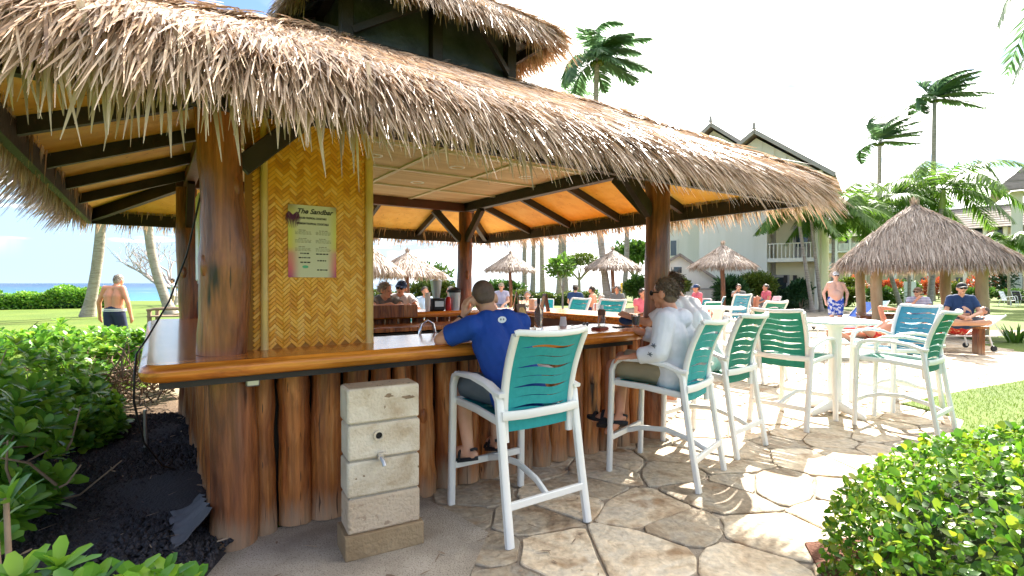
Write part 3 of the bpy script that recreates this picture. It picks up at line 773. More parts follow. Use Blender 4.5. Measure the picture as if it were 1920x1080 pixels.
# dry leaf bits blown over the gravel, soil and paving edge
n = 340; g = np.random.default_rng(61)
P = np.stack([g.uniform(-4.3, .6, n), g.uniform(1.6, 6.2, n), 0 * g.random(n)], 1)
P[:, 2] = np.array([(.085 + lava_h(a, b) if inside(a, b, lp) else .032) for a, b in P[:, :2]])
a = g.uniform(0, 6.28, n); D = np.stack([np.cos(a), np.sin(a), g.uniform(-.1, .25, n)], 1)
V, Q = blades(P, D, np.array([0, 0, 1.0]) + g.normal(0, .4, (n, 3)), g.uniform(.02, .09, n), g.uniform(.004, .016, n), .0, 2, .4, .1)
o = link('leaf_litter', npmesh('leaf_litter', V, Q, MT['twig'])); o['kind'] = 'stuff'
# --- counters
def slab(outline, z0, z1, name, m, bevel=.035):
    return MB().prism(outline, z0, z1).build(name, m, bar, bevel=bevel, smooth=50)
def arc(cx, cy, r, a0, a1, n=8): return [(cx + r * math.cos(RAD(a0 + (a1 - a0) * i / n)), cy + r * math.sin(RAD(a0 + (a1 - a0) * i / n))) for i in range(n + 1)]
fr = arc(-.30, -.23, .115, 180, 270, 5) + [(.6, -.352), (1.4, -.342), (2.2, -.350)] + arc(2.98, .05, .40, 270, 360, 9) + arc(3.18, .25, .20, 0, 90, 5) + [(.28, .45), (.28, 2.0), (.27, 3.5)] + [(-.30, 3.7), (-.40, 3.4), (-.405, 1.6)]
slab(fr, 1.012, 1.10, 'counter_top', MT['counter'])
m_ = MB()
m_.bar((-.33, -.17, .994), (3.02, -.17, .994), .24, .034); m_.bar((-.22, -.04, .993), (-.22, 3.5, .993), .26, .034)
m_.bar((.1, .3, .99), (3.0, .3, .99), .08, .04)
m_.build('counter_shade_plate', MT['dark'], bar)  # thin dark plates imitate the shadow band along the counter's underside
rc = [(4.12, .55), (4.85, .55), (4.95, .7), (4.95, 3.75), (4.12, 3.75)]
slab(rc, 1.012, 1.10, 'counter_top', MT['counter'])
MB().box((4.2, 2.1, .56), (.06, 3.1, .9)).build('counter_panel', MT['menu_brown'], bar)
for k in range(15):
    m_ = MB().tube([(4.36, .72 + k * .205, .0), (4.36, .72 + k * .205, 1.008)], [.1, .09], 10); m_.build('log', MT['log'], bar, smooth=60)
slab([(.5, 3.36), (4.05, 3.36), (4.05, 4.02), (.5, 4.02)], 1.012, 1.10, 'counter_top', MT['counter'])
for k in range(17):
    m_ = MB().tube([(.6 + k * .205, 3.72, .0), (.6 + k * .205, 3.72, 1.008)], [.1, .09], 10); m_.build('log', MT['log'], bar, smooth=60)
MB().box((1.5, 3.34, 1.12), (2.35, .035, .17)).build('splash_board', MT['log'], bar, bevel=.006)
# inner work bench with cooler doors
MB().box((1.75, 2.98, .93), (3.2, .62, .05)).build('work_bench', MT['log'], bar, bevel=.008)
MB().box((1.75, 3.02, .45), (3.2, .5, .86)).build('cooler_cabinet', MT['dark'], bar)
for k in range(4):
    d = MB().box((.55 + k * .62, 2.755, .60), (.56, .03, .36)).build('cooler_door', MT['steel'], bar, bevel=.006)
    MB().bar((.40 + k * .62, 2.725, .73), (.70 + k * .62, 2.725, .73), .02, .02).build('handle', MT['chrome'], d)
MB().box((1.6, .62, .90), (2.4, .42, .04)).build('sink_shelf', MT['steel'], bar, bevel=.005)

# --- vertical logs under the counter, each its own
u = .118; k = 0
lr = random.Random(3)
while u < 3.30:
    r = lr.choice([.072, .078, .086, .094]) if k > 0 else .07
    u += r
    hgt = .988 if k % 2 == 0 else lr.uniform(.97, .988)
    m_ = MB(); pts = []; rr = []
    ox = lr.uniform(-.012, .012)
    for i in range(9):
        t = i / 8; pts.append((ox * math.sin(3 * t + k), .015 * math.sin(2.5 * t + k), hgt * t)); rr.append(r * (1.08 - .13 * t + lr.uniform(-.075, .075)))
    m_.tube([(0, 0, -.02)] + pts, [rr[0] * .93] + rr, 14, wob=.03)
    if lr.random() < .6: m_.ball((-.3 * r, -.74 * r, lr.uniform(.3, .75)), (.03, .025, .06))
    m_.build('log', MT['log'], bar, (u, .03 + lr.uniform(-.02, .02), .02), smooth=60)
    u += r + lr.uniform(.002, .012); k += 1
v = .24; k = 0
while v < 3.5:
    r = lr.choice([.075, .085, .095]); v += r
    m_ = MB(); rr = [r * (1.06 - .1 * i / 7 + lr.uniform(-.05, .05)) for i in range(8)]
    m_.tube([(.01 * math.sin(i + k), 0, i / 7) for i in range(8)], rr, 14)
    m_.build('log', MT['log'], bar, (.02, v, .0), smooth=60)
    v += r + .006; k += 1
MB().box((1.7, .16, .5), (3.2, .05, .98)).build('backing_board', MT['dark'], bar)
MB().box((.14, 1.9, .5), (.05, 3.4, .98)).build('backing_board', MT['dark'], bar)
# conduit box under the counter corner
MB().box((.10, -.175, .975), (.07, .05, .09)).build('junction_box', MT['steel'], bar, bevel=.008)

# --- woven bamboo wall beside the corner post
wu0, wu1, wv, wz0, wz1 = .10, .86, .07, 1.10, 2.62
MB().box(((wu0 + wu1) / 2, wv + .02, (wz0 + wz1) / 2), (wu1 - wu0, .02, wz1 - wz0)).build('woven_wall', MT['weave_base'], bar)
m_ = MB(); sl, sw = .082, .0205
# twill weave: horizontal-ish and vertical-ish strips in offset steps, turned 45 degrees
cell = .0195
ca = math.cos(RAD(45))
for i in range(-70, 70):
    for j in range(-70, 70):
        ph = (i - j) % 6
        if ph == 0: dx, dy = cell * 3, cell            # herringbone: strips three times as long as wide
        elif ph == 5: dx, dy = cell, cell * 3
        else: continue
        cxx, cyy = i * cell + dx / 2, j * cell + dy / 2
        U = (cxx - cyy) * ca + .48; Z = (cxx + cyy) * ca + 1.86
        if not (wu0 + .022 < U < wu1 - .022 and wz0 + .012 < Z < wz1 - .02): continue
        hx, hy = dx / 2 * .985, dy / 2 * .985
        if dx > dy: hy *= .93
        else: hx *= .93
        tl = .0022; jz = rnd.uniform(-.0008, .0008)
        cs = []
        for sx, sy in ((-1, -1), (1, -1), (1, 1), (-1, 1)):
            xx, yy = cxx + sx * hx, cyy + sy * hy
            cs.append(((xx - yy) * ca + .48, wv + .0055, (xx + yy) * ca + 1.86))
        mid = []
        for sx, sy in ((-.72, -.8), (.72, -.8), (.72, .8), (-.72, .8)):
            xx, yy = cxx + sx * hx, cyy + sy * hy
            mid.append(((xx - yy) * ca + .48, wv + .0055 - tl + jz, (xx + yy) * ca + 1.86))
        m_.add(cs + mid, [(0, 1, 5, 4), (1, 2, 6, 5), (2, 3, 7, 6), (3, 0, 4, 7), (4, 5, 6, 7)])
o = m_.build('woven_strips', MT['weave'], bar, smooth=0); o['kind'] = 'stuff'
for uu in (.20, .845):
    m_ = MB(); pts = []; rr = []
    z = 1.10
    while z < 2.6:
        for dz, f in ((0, 1.12), (.012, 1.0), (.15, .97), (.29, 1.0)):
            pts.append((uu, wv - .015, z + dz)); rr.append(.022 * f if uu < .5 else .027 * f)
        z += .302
    m_.tube(pts, rr, 10); m_.build('bamboo_pole', MT['bamboo'], bar, smooth=50)

# --- ring beams, ceiling, braces
for k in range(4):
    m_ = MB().bar(ringm(k, -1.95, 1.825, 2.66), ringm(k, 1.95, 1.825, 2.66 + (.004 if k % 2 else 0)), .11, .13)
    m_.build('ring_beam', MT['redbeam'] if k in (2, 3) else MT['dark'], bar, bevel=.006)
m_ = MB()
for i in range(90):
    y = .03 + i * .0408
    m_.bar((.07, y, 2.731), (3.58, y, 2.731), .026, .022)
o = m_.build('ceiling_reeds', MT['reed'], bar, smooth=0); o['kind'] = 'stuff'
MB().box((CX, CY, 2.752), (3.6, 3.66, .012)).build('ceiling_board', MT['twig'], bar)  # darker board paints shade into the gaps between the reeds
for i in range(1, 4):
    MB().bar((.06 + i * .88, .06, 2.715), (.06 + i * .88, 3.68, 2.715), .05, .022).build('ceiling_batten', MT['batten'], bar)
    MB().bar((.06, .03 + i * .92, 2.712), (3.6, .03 + i * .92, 2.712), .05, .022).build('ceiling_batten', MT['batten'], bar)
for (uu, vv) in ((1.4, 1.5), (2.3, 1.5), (2.3, 2.5), (1.4, 2.5), (3.2, 1.5)):
    m_ = MB().lathe([(.085, 0), (.085, -.008), (.06, -.010), (.055, .0)], 16, (uu, vv, 2.726))
    m_.build('ceiling_downlight', MT['whiteplain'], bar)
for (pu, pv) in ((0, 0), (3.65, 0), (3.65, 3.74), (0, 3.74)):
    su_, sv_ = (1 if pu < 1 else -1), (1 if pv < 1 else -1)
    for d in ((su_, 0), (0, sv_)):
        a = Vector((pu + d[0] * .07, pv + d[1] * .07, 2.17)); b = Vector((pu + d[0] * .52, pv + d[1] * .52, 2.60))
        MB().bar(a, b, .07, .11).build('brace', MT['dark'], bar, bevel=.005)

# --- eaves: rafters, soffit panels, eave beams
RE, ZE, ZI = 2.79, 2.34, 2.70
def zs(r): return ZI + (ZE - ZI) * (r - 1.825) / (RE - 1.825)
for k in range(4):
    offs = [-1.45, -.48, .48, 1.45]
    for a in offs:
        MB().bar(ringm(k, a, 1.80, zs(1.80) - .015), ringm(k, a, RE, zs(RE) - .015), .05, .09).build('rafter', MT['dark'], bar)
    MB().bar(ringm(k, 1.80, 1.80, zs(1.80) - .035), ringm(k, RE - .02, RE - .02, zs(RE) - .035), .07, .13).build('hip_rafter', MT['dark'], bar)
    MB().bar(ringm(k, -RE - .02, RE, ZE - .055), ringm(k, RE - .02, RE, ZE - .055), .05, .14).build('eave_beam', MT['dark'], bar)
    edges = [-9] + offs + [9]
    for i in range(len(edges) - 1):
        lo, hi = edges[i], edges[i + 1]
        rows = []
        for r in (1.80, 2.1, 2.45, RE + .05):
            a0 = max(lo, -r); a1 = min(hi, r)
            rows.append([ringm(k, a0 + .004, r, zs(r) + .035), ringm(k, a1 - .004, r, zs(r) + .035)])
        MB().sheet(rows, .012).build('soffit_panel', MT['soffit'], bar, smooth=0)

# --- thatch
def revolve(prof, name, m, parent):
    mb = MB(); n = len(prof)
    for k in range(4):
        V = []
        for r, z in prof: V += [ring(k, -1, r, z), ring(k, 1, r, z)]
        mb.add(V, [(2 * i, 2 * i + 1, 2 * ((i + 1) % n) + 1, 2 * ((i + 1) % n)) for i in range(n)])
    o = mb.build(name, m, parent, smooth=0); return o

OC = [CX, CY]
def thatch_rows(prof, dens, L, W, sides=(0, 1, 2, 3), lift=.07, seed=1, jit=.18, hips=True):
    """blades all over a four-sided hip whose profile runs eave -> top"""
    g = np.random.default_rng(seed)
    pr = np.array(prof); seg = np.linalg.norm(np.diff(pr, axis=0), axis=1); cum = np.concatenate([[0], np.cumsum(seg)]); tot = cum[-1]
    outs = []
    for k in sides:
        rmax = pr[0, 0]
        n = int(dens * (2 * pr[:, 0].mean()) * tot)
        t = g.random(n * 2) * tot
        r = np.interp(t, cum, pr[:, 0]); z = np.interp(t, cum, pr[:, 1])
        keep = g.random(n * 2) < r / rmax
        t, r, z = t[keep], r[keep], z[keep]; n = len(t)
        dr = -(np.interp(t + .02, cum, pr[:, 0]) - np.interp(t - .02, cum, pr[:, 0])); dz = -(np.interp(t + .02, cum, pr[:, 1]) - np.interp(t - .02, cum, pr[:, 1]))
        l_ = np.hypot(dr, dz) + 1e-9; dr /= l_; dz /= l_
        a = g.uniform(-1, 1, n) * r * 1.0
        nx, ny = NRM[k]; tx, ty = TAN[k]
        P = np.stack([OC[0] + nx * r + tx * a, OC[1] + ny * r + ty * a, z], 1)
        D = np.stack([nx * dr, ny * dr, dz], 1); Nn = np.stack([-nx * dz, -ny * dz, dr], 1)
        T = np.array([tx, ty, 0.0])
        fan = (a / np.maximum(r, .2)) ** 3 * .35                     # splay towards the hips
        D = D + T * (g.normal(0, jit, n) + fan)[:, None] + Nn * (np.abs(g.normal(0, lift, n)) + .01)[:, None]
        P = P + Nn * g.uniform(-.02, .035, n)[:, None] - D * .10
        N2 = Nn + T * g.normal(0, .6, n)[:, None]
        outs.append(blades(P, D, N2, g.uniform(.6, 1.15, n) * L, g.uniform(.6, 1.3, n) * W, g.uniform(.05, .30, n), 3))
    return outs

def fringe(r, z, n, L, W, sides=(0, 1, 2, 3), seed=2, out=.55, zr=.12, rin=.15):
    g = np.random.default_rng(seed); outs = []
    for k in sides:
        rr = r - g.random(n) * rin
        a = g.uniform(-1, 1, n) * (rr + .05)
        nx, ny = NRM[k]; tx, ty = TAN[k]
        P = np.stack([OC[0] + nx * rr + tx * a, OC[1] + ny * rr + ty * a, z + g.uniform(-zr, zr, n) * .5 + (r - rr) * .55], 1)
        T = np.array([tx, ty, 0.0]); O = np.array([nx, ny, 0.0])
        D = np.array([0, 0, -1.0]) + O * (out * g.uniform(.2, 1.2, n))[:, None] + T * (g.normal(0, .16, n) + (a / r) ** 5 * .25)[:, None]
        N2 = O + T * g.normal(0, .7, n)[:, None] + np.array([0, 0, .2])
        clump = (.75 + .35 * np.sin(a * 9 + k) * np.sin(a * 23.0)) * (np.where(a > -1.3, .74, 1.0) if (k == 0 and r > 2) else 1.0)
        outs.append(blades(P, D, N2, g.uniform(.5, 1.15, n) * L * clump, g.uniform(.6, 1.35, n) * W, g.uniform(.1, .3, n), 3, .55, .12))
    return outs

lowp = [(2.90, 2.40), (2.80, 2.51), (2.58, 2.63), (2.1, 2.88), (1.4, 3.26), (.78, 3.55)]
revolve([(2.87, 2.39), (2.78, 2.47), (2.56, 2.59), (2.1, 2.84), (1.4, 3.22), (.78, 3.5), (.78, 3.3), (1.82, 2.85), (2.82, 2.405)], 'thatch_bed', MT['thatch_base'], bar)
parts = thatch_rows(lowp, 4800, .42, .0092, sides=(0,), seed=3)
parts += thatch_rows(lowp, 1800, .42, .0125, sides=(1, 3), seed=4) + thatch_rows(lowp, 700, .42, .016, sides=(2,), seed=5)
parts += fringe(2.91, 2.42, 14000, .24, .0095, sides=(0,), seed=6, out=.35) + fringe(2.89, 2.43, 3800, .27, .014, sides=(1, 2, 3), seed=7, out=.2)
# extra blades run down the four hips
g = np.random.default_rng(9)
def hip_blades(prof, n, r0, r1, L0, L1, w0, w1, sag):
    out = []
    for k in range(4):
        r = g.uniform(r0, r1, n); z = np.interp(r, [q_[0] for q_ in reversed(prof)], [q_[1] for q_ in reversed(prof)])
        nx, ny = NRM[k]; tx, ty = TAN[k]; d = np.array([nx + tx, ny + ty, 0.0]) / math.sqrt(2); e = np.array([-d[1], d[0], 0])
        P = np.stack([OC[0] + (nx + tx) * r, OC[1] + (ny + ty) * r, z + .02], 1) + e * g.normal(0, .06, (n, 1))
        D = d + np.array([0, 0, -sag]) + e * g.normal(0, .3, (n, 1)) + np.array([0, 0, 1]) * np.abs(g.normal(0, .08, (n, 1)))
        out.append(blades(P, D, np.array([0, 0, 1.0]) + e * g.normal(0, .6, (n, 1)), g.uniform(L0, L1, n), g.uniform(w0, w1, n), g.uniform(.05, .25, n), 3))
    return out
parts += hip_blades(lowp, 3000, .8, 2.86, .16, .32, .007, .013, .42)
V, Q = cat_meshes(parts)
o = link('thatch', npmesh('thatch', V, Q, MT['thatch']), bar); o['kind'] = 'stuff'
# the long loose leaves of the front fringe, nearest the viewer, one by one
g = np.random.default_rng(21)
n = 280
aa = -2.85 + 2.6 * g.random(n) ** 1.5
P = np.stack([CX + aa, CY - 2.91 + g.uniform(-.02, .12, n), 2.44 + g.uniform(-.05, .06, n)], 1)
D = np.stack([g.normal(0, .16, n), -g.uniform(.1, .5, n), -np.ones(n)], 1)
N2 = np.stack([g.normal(0, .6, n), -np.ones(n), g.uniform(0, .3, n)], 1)
Vb, Qb = blades(P, D, N2, g.uniform(.26, .43, n) * np.where(aa < -1.4, 1.0, .85), g.uniform(.014, .027, n), g.uniform(.05, .2, n), 3, .5, .1)
Vb = Vb.reshape(n, 8, 3)
q1 = np.array([[2 * k, 2 * k + 1, 2 * k + 3, 2 * k + 2] for k in range(3)])
tm = mat('thatch_leaf', [(.34, .235, .14), (.56, .43, .29), (.64, .52, .38)], 3, .45, orand=.25, transl=.22)
for i in range(n):
    link('thatch_leaf', npmesh('thatch_leaf', Vb[i] - P[i], q1, tm), bar, P[i])

# --- cupola
PANEL = mat('dark_grey_panel', [(.025, .028, .032), (.07, .075, .08)], 5, .4, .3, 20)  # dark grey sheets set in the openings between the cupola posts
for (a, b) in ((-.83, -.83), (.83, -.83), (.83, .83), (-.83, .83), (0, -.83), (.83, 0), (0, .83), (-.83, 0)):
    MB().box((CX + a, CY + b, 3.76), (.10, .10, .72)).build('cupola_post', MT['dark'], bar, bevel=.004)
for k in range(4):
    MB().bar(ringm(k, -.9, .83, 4.13), ringm(k, .9, .83, 4.13 + (.003 if k % 2 else 0)), .09, .13).build('cupola_beam', MT['dark'], bar)
    MB().bar(ringm(k, -.78, .83, 3.52), ringm(k, .78, .83, 3.52), .06, .1).build('cupola_sill', MT['dark'], bar)
    for s_ in (-1, 1):
        MB().bar(ringm(k, s_ * .06, .80, 3.80), ringm(k, s_ * .77, .80, 3.80), .012, .50).build('cupola_panel', PANEL, bar, smooth=0)
        MB().bar(ringm(k, s_ * .78, .87, 3.62), ringm(k, s_ * .15, 1.22, 3.92), .035, .06).build('cupola_strut', MT['dark'], bar)
    MB().bar(ringm(k, -1.1, 1.1, 3.93), ringm(k, 1.08, 1.1, 3.93), .04, .09).build('eave_beam', MT['dark'], bar)
    MB().sheet([[ring(k, -1, 1.14, 3.97), ring(k, 1, 1.14, 3.97)], [ring(k, -1, .75, 4.27), ring(k, 1, .75, 4.27)], [ring(k, -1, .05, 4.62), ring(k, 1, .05, 4.62)]], .01).build('cupola_lining', mat('foil_lining', [(.10, .11, .12), (.30, .32, .33), (.5, .52, .52)], 9, .35, .6, 12, metal=.5), bar, smooth=0)
    for a in (-.9, -.45, 0, .45, .9):
        MB().bar(ringm(k, a * .35, .3, 4.46), ringm(k, a, 1.13, 3.95), .035, .06).build('rafter', MT['dark'], bar)
upp = [(1.22, 3.93), (1.13, 4.03), (.92, 4.20), (.5, 4.50), (.06, 4.82)]
revolve([(1.18, 3.93), (1.11, 4.0), (.92, 4.16), (.5, 4.46), (.05, 4.78), (.05, 4.68), (.75, 4.32), (1.14, 3.98)], 'thatch_bed', MT['thatch_base'], bar)
parts = thatch_rows(upp, 2900, .34, .0105, seed=14, jit=.2) + fringe(1.22, 3.97, 2300, .20, .0125, seed=15, out=.35)
parts += hip_blades(upp, 900, .1, 1.2, .13, .26, .007, .012, .5)
V, Q = cat_meshes(parts)
o = link('thatch', npmesh('thatch', V, Q, MT['thatch']), bar); o['kind'] = 'stuff'

# --- menu on the woven wall
pw, ph = .292, .452
pr_ = thing('menu_poster', 'yellow and pink cocktail menu headed The Sandbar on the woven wall', 'menu', K(.482, wv - .004, 1.537), ROT)
MB().box((0, 0, ph / 2), (pw, .004, ph)).build('sheet', MT['poster'], pr_, smooth=0)
def text(body, x, z, size, parent, shear=0, align='LEFT', m=None, wdt=None, off=0):
    c = bpy.data.curves.new('lettering', 'FONT'); c.body = body; c.size = size; c.shear = shear; c.align_x = align; c.extrude = .0003; c.offset = off
    c.materials.append(m or MT['ink'])
    o = bpy.data.objects.new('lettering', c); COL.objects.link(o)
    me = bpy.data.meshes.new_from_object(o)
    bpy.data.objects.remove(o); bpy.data.curves.remove(c)
    o = link('lettering', me, parent, (x, -.0032, z)); o.rotation_euler = (RAD(90), 0, 0)
    if wdt: o.scale = (wdt, 1, 1)
    return o
text('The Sandbar', .012, .400, .043, pr_, .35, 'CENTER', wdt=1.0, off=.0012)
text('HOUSE TROPICAL COCKTAILS', .0, .366, .0165, pr_, 0, 'CENTER', wdt=.74, off=.0007)
text('PREMIUM TROPICAL COCKTAILS', .0, .331, .0175, pr_, 0, 'CENTER', wdt=.76, off=.0007)
pl = MB()
prn = random.Random(2)
def line(x0, x1, z, h):
    x = x0
    while x < x1:
        w_ = prn.uniform(.006, .02); pl.box((x + w_ / 2, -.0028, z), (w_, .0008, h)); x += w_ + .004
for c0 in (-.105, .018):
    for blk in range(3):
        z = .295 - blk * .052
        line(c0 + .02, c0 + .06, z, .0035)
        for q in range(3): line(c0, c0 + .088, z - .009 - q * .0075, .0022)
pl.build('small_print', mat('brown_ink', [(.16, .13, .05)], 4, .7), pr_, smooth=0)
pl = MB()
for (x0, x1, z) in ((-.075, -.025, .150), (-.085, -.02, .123), (-.075, -.03, .094), (.02, .085, .148), (.028, .08, .106), (.026, .078, .047)): line(x0, x1, z, .0075)
pl.build('bold_print', MT['ink'], pr_, smooth=0)
pl = MB()
gg = random.Random(8)
for i in range(16):
    a = RAD(150 + 240 * i / 15); pl.tube([(-.118, -.0027, .385), (-.118 + .028 * math.cos(a), -.0029, .385 + .03 * math.sin(a) + .006), (-.118 + .045 * math.cos(a), -.0029, .36 + .055 * math.sin(a))], [.003, .0045, .001], 4)
pl.build('palm_print', mat('purple_ink', [(.09, .012, .05)], 4, .6), pr_, smooth=0)
MB().add([(-.045 + .019 * math.cos(i * .45), -.0027, .066 + .0095 * math.sin(i * .45)) for i in range(14)], [tuple(range(14))]).build('green_badge', mat('green_ink', [(.10, .42, .22)], 4, .6), pr_, smooth=0)
# ================================================================== FURNITURE
def wave_sling(mb, P, holes, th=.003, ns=18, edge=.07):
    """P(s,t) surface; holes = list of (t0, half thickness, wave amplitude) -> strips between the cut-outs"""
    S = [edge + (1 - 2 * edge) * i / (ns - 1) for i in range(ns)]
    S = [0.0] + S + [1.0]
    def prof(h, s):
        t0, hw, am = h
        x = min(1, max(0, (s - edge) / (1 - 2 * edge)))
        return t0 + am * math.sin(2 * math.pi * x) * math.sin(math.pi * x) ** .5, hw * math.sin(math.pi * x) ** .8
    lo = [lambda s: 0.0] ; 
    for i in range(len(holes) + 1):
        rows = []
        for s in S:
            if i == 0: b = 0.0
            else:
                c, h = prof(holes[i - 1], s); b = c + h
            if i == len(holes): t = 1.0
            else:
                c, h = prof(holes[i], s); t = c - h
            rows.append([P(s, b), P(s, (b + t) / 2), P(s, t)])
        mb.sheet(rows, th)
    return mb

def back_curve(t):      # side profile of the back: (y, z)
    return (-.235 - .03 * t - .11 * t * t + .02 * math.sin(math.pi * t), .60 + .60 * t)

def bar_chair(label, sling, loc, rz, group='white bar chairs with wave-cut slings'):
    t = thing('bar_chair', label, 'bar chair', loc, rz, group)
    Wm = MT['white']
    for sx in (-1, 1):
        MB().tube([(sx * .285, .345, 0), (sx * .282, .335, .45), (sx * .28, .325, .80), (sx * .28, .30, .86), (sx * .28, .26, .884)], [.024, .024, .024, .025, .025], 8, sec=(.85, 1.0)).build('leg', Wm, t, smooth=50)
        MB().tube([(sx * .292, -.36, 0), (sx * .286, -.30, .35), (sx * .283, -.255, .65), (sx * .283, -.235, .80), (sx * .283, -.20, .845)], [.024] * 5, 8, sec=(.85, 1.05)).build('leg', Wm, t, smooth=50)
        MB().tube([(sx * .28, .30, .872), (sx * .283, .22, .893), (sx * .285, .05, .90), (sx * .285, -.12, .876), (sx * .284, -.22, .842), (sx * .283, -.275, .835)], [.022, .027, .03, .03, .027, .022], 8, sec=(1.15, .6)).build('armrest', Wm, t, smooth=50)
        MB().tube([(sx * .262, .30, .70), (sx * .262, .05, .693), (sx * .262, -.22, .665), (sx * .262, -.255, .662)], .021, 8, sec=(.7, 1.1)).build('seat_rail', Wm, t, smooth=50)
        MB().bar((sx * .262, .315, .70), (sx * .282, .325, .70), .03, .03).build('bracket', Wm, t)
        pts = []
        for i in range(10):
            y, z = back_curve(-.08 + 1.06 * i / 9); pts.append((sx * (.242 + .018 * i / 9), y, z))
        MB().tube(pts, .0225, 8, sec=(.85, .95)).build('back_stile', Wm, t, smooth=50)
    MB().bar((-.27, .333, .70), (.27, .333, .70), .028, .04).build('front_rail', Wm, t, bevel=.006)
    MB().tube([(-.284, -.268, .715), (-.13, -.288, .712), (.13, -.288, .712), (.284, -.268, .715)], .022, 8, sec=(.6, 1.2)).build('rear_rail', Wm, t, smooth=50)
    MB().bar((-.275, .34, .262), (.275, .34, .262), .03, .046).build('foot_rail', Wm, t, bevel=.006)
    MB().bar((-.28, -.327, .215), (.28, -.327, .215), .028, .044).build('stretcher', Wm, t, bevel=.006)
    MB().tube([(.0, .33, .262), (.015, .2, .30), (.02, .0, .315), (.015, -.2, .27), (.0, -.32, .222)], .02, 8, sec=(.7, 1.0)).build('stretcher', Wm, t, smooth=50)
    y1, z1 = back_curve(.985)
    MB().tube([(-.262, y1, z1 + .004), (-.245, y1 - .012, z1 + .012), (-.14, y1 - .055, z1 + .004), (0, y1 - .07, z1), (.14, y1 - .055, z1 + .004), (.245, y1 - .012, z1 + .012), (.262, y1, z1 + .004)], .021, 8, sec=(.9, .9)).build('top_rail', Wm, t, smooth=50)
    def P(s, tt):
        y, z = back_curve(.02 + .955 * tt)
        return (-.245 + .49 * s, y - (.02 + .045 * tt) * math.sin(math.pi * s), z)
    holes = [(.13, .0045, .010), (.235, .016, .020), (.345, .0045, .018), (.45, .017, .022), (.555, .0045, .018), (.66, .017, .022), (.765, .0045, .018), (.87, .015, .02)]
    m_ = MB(); wave_sling(m_, P, holes); m_.build('back_sling', sling, t, smooth=60)
    def Q(s, tt):
        return (-.255 + .51 * s, -.235 + .55 * tt, .668 + .035 * tt - .035 * math.sin(math.pi * s) * math.sin(math.pi * min(1, tt * 1.02)))
    m_ = MB(); wave_sling(m_, Q, [(.16, .006, .012), (.32, .014, .02), (.5, .006, .015), (.68, .014, .02), (.84, .006, .012)]); m_.build('seat_sling', sling, t, smooth=60)
    return t

def Kd(u, v, deg):     # location + rotation in the bar's frame
    return K(u, v, .022), ROT + RAD(deg)
l, r = Kd(1.57, -.62, 0)
chA = bar_chair('white bar chair with teal wave-cut sling under the man in the blue shirt', MT['teal'], l, r)
l = Vector((1.215, 4.12, .022))
chB = dup(chA, l, ROT + RAD(17), 'white bar chair with teal sling under the person in the white hoodie')
def recol(root, m):
    for c in KIDS[root.name]:
        if 'sling' in c.name: c.data = c.data.copy(); c.data.materials[0] = m
    return root
chC = recol(dup(chA, (1.86, 4.83, .022), ROT + RAD(8), 'white bar chair with green sling directly behind the hooded person'), MT['green'])
chD = recol(dup(chA, (3.03, 5.62, .022), RAD(37 - 90), 'green bar chair showing its back, left of the tall round table'), MT['green'])
chE = recol(dup(chA, (4.02, 5.36, .022), RAD(128 - 90), 'green bar chair right of the tall round table, nearest the lawn'), MT['green'])
chF = recol(dup(chA, (4.62, 6.3, .022), RAD(192 - 90), 'light blue bar chair on the far side of the tall round table'), MT['blue'])
chG = recol(dup(chA, (3.78, 8.15, .022), RAD(120 - 90), 'green bar chair in front of the second white table'), MT['green'])
for (u, v, d, lab) in ((5.60, 1.75, 90, 'teal bar chair beyond the bar, closest to the thick right post'), (5.55, 2.75, 96, 'teal bar chair beyond the bar, beside the upright menu holder'),
                       (5.6, 3.65, 86, 'teal bar chair beyond the bar, behind the clear bottle')):
    l, r = Kd(u, v, d); dup(chA, l, r, lab)

def tall_table(label, loc, rad, z=1.06):
    t = thing('bar_table', label, 'table', loc, 0, 'tall white round tables')
    MB().lathe([(0, z - .035), (rad * .93, z - .035), (rad, z - .025), (rad, z - .006), (rad - .012, z), (0, z)], 40).build('table_top', MT['whiteplain'], t, smooth=40)
    MB().lathe([(.085, .03), (.075, .12), (.068, .5), (.068, z - .12), (.12, z - .036)], 20).build('pedestal', MT['whiteplain'], t, smooth=50)
    for k in range(4):
        a = RAD(20 + 90 * k)
        MB().tube([(.05 * math.cos(a), .05 * math.sin(a), .11), (.18 * math.cos(a), .18 * math.sin(a), .07), (.32 * math.cos(a), .32 * math.sin(a), .03), (.36 * math.cos(a), .36 * math.sin(a), .012)], [.05, .045, .035, .02], 8, sec=(.8, 1)).build('foot', MT['whiteplain'], t, smooth=50)
    return t
tall_table('tall white round table on the sunny paving between three bar chairs', (3.68, 5.95, .022), .44)
tall_table('second tall white round table, seen over the green bar chairs', (3.62, 9.2, .022), .46)

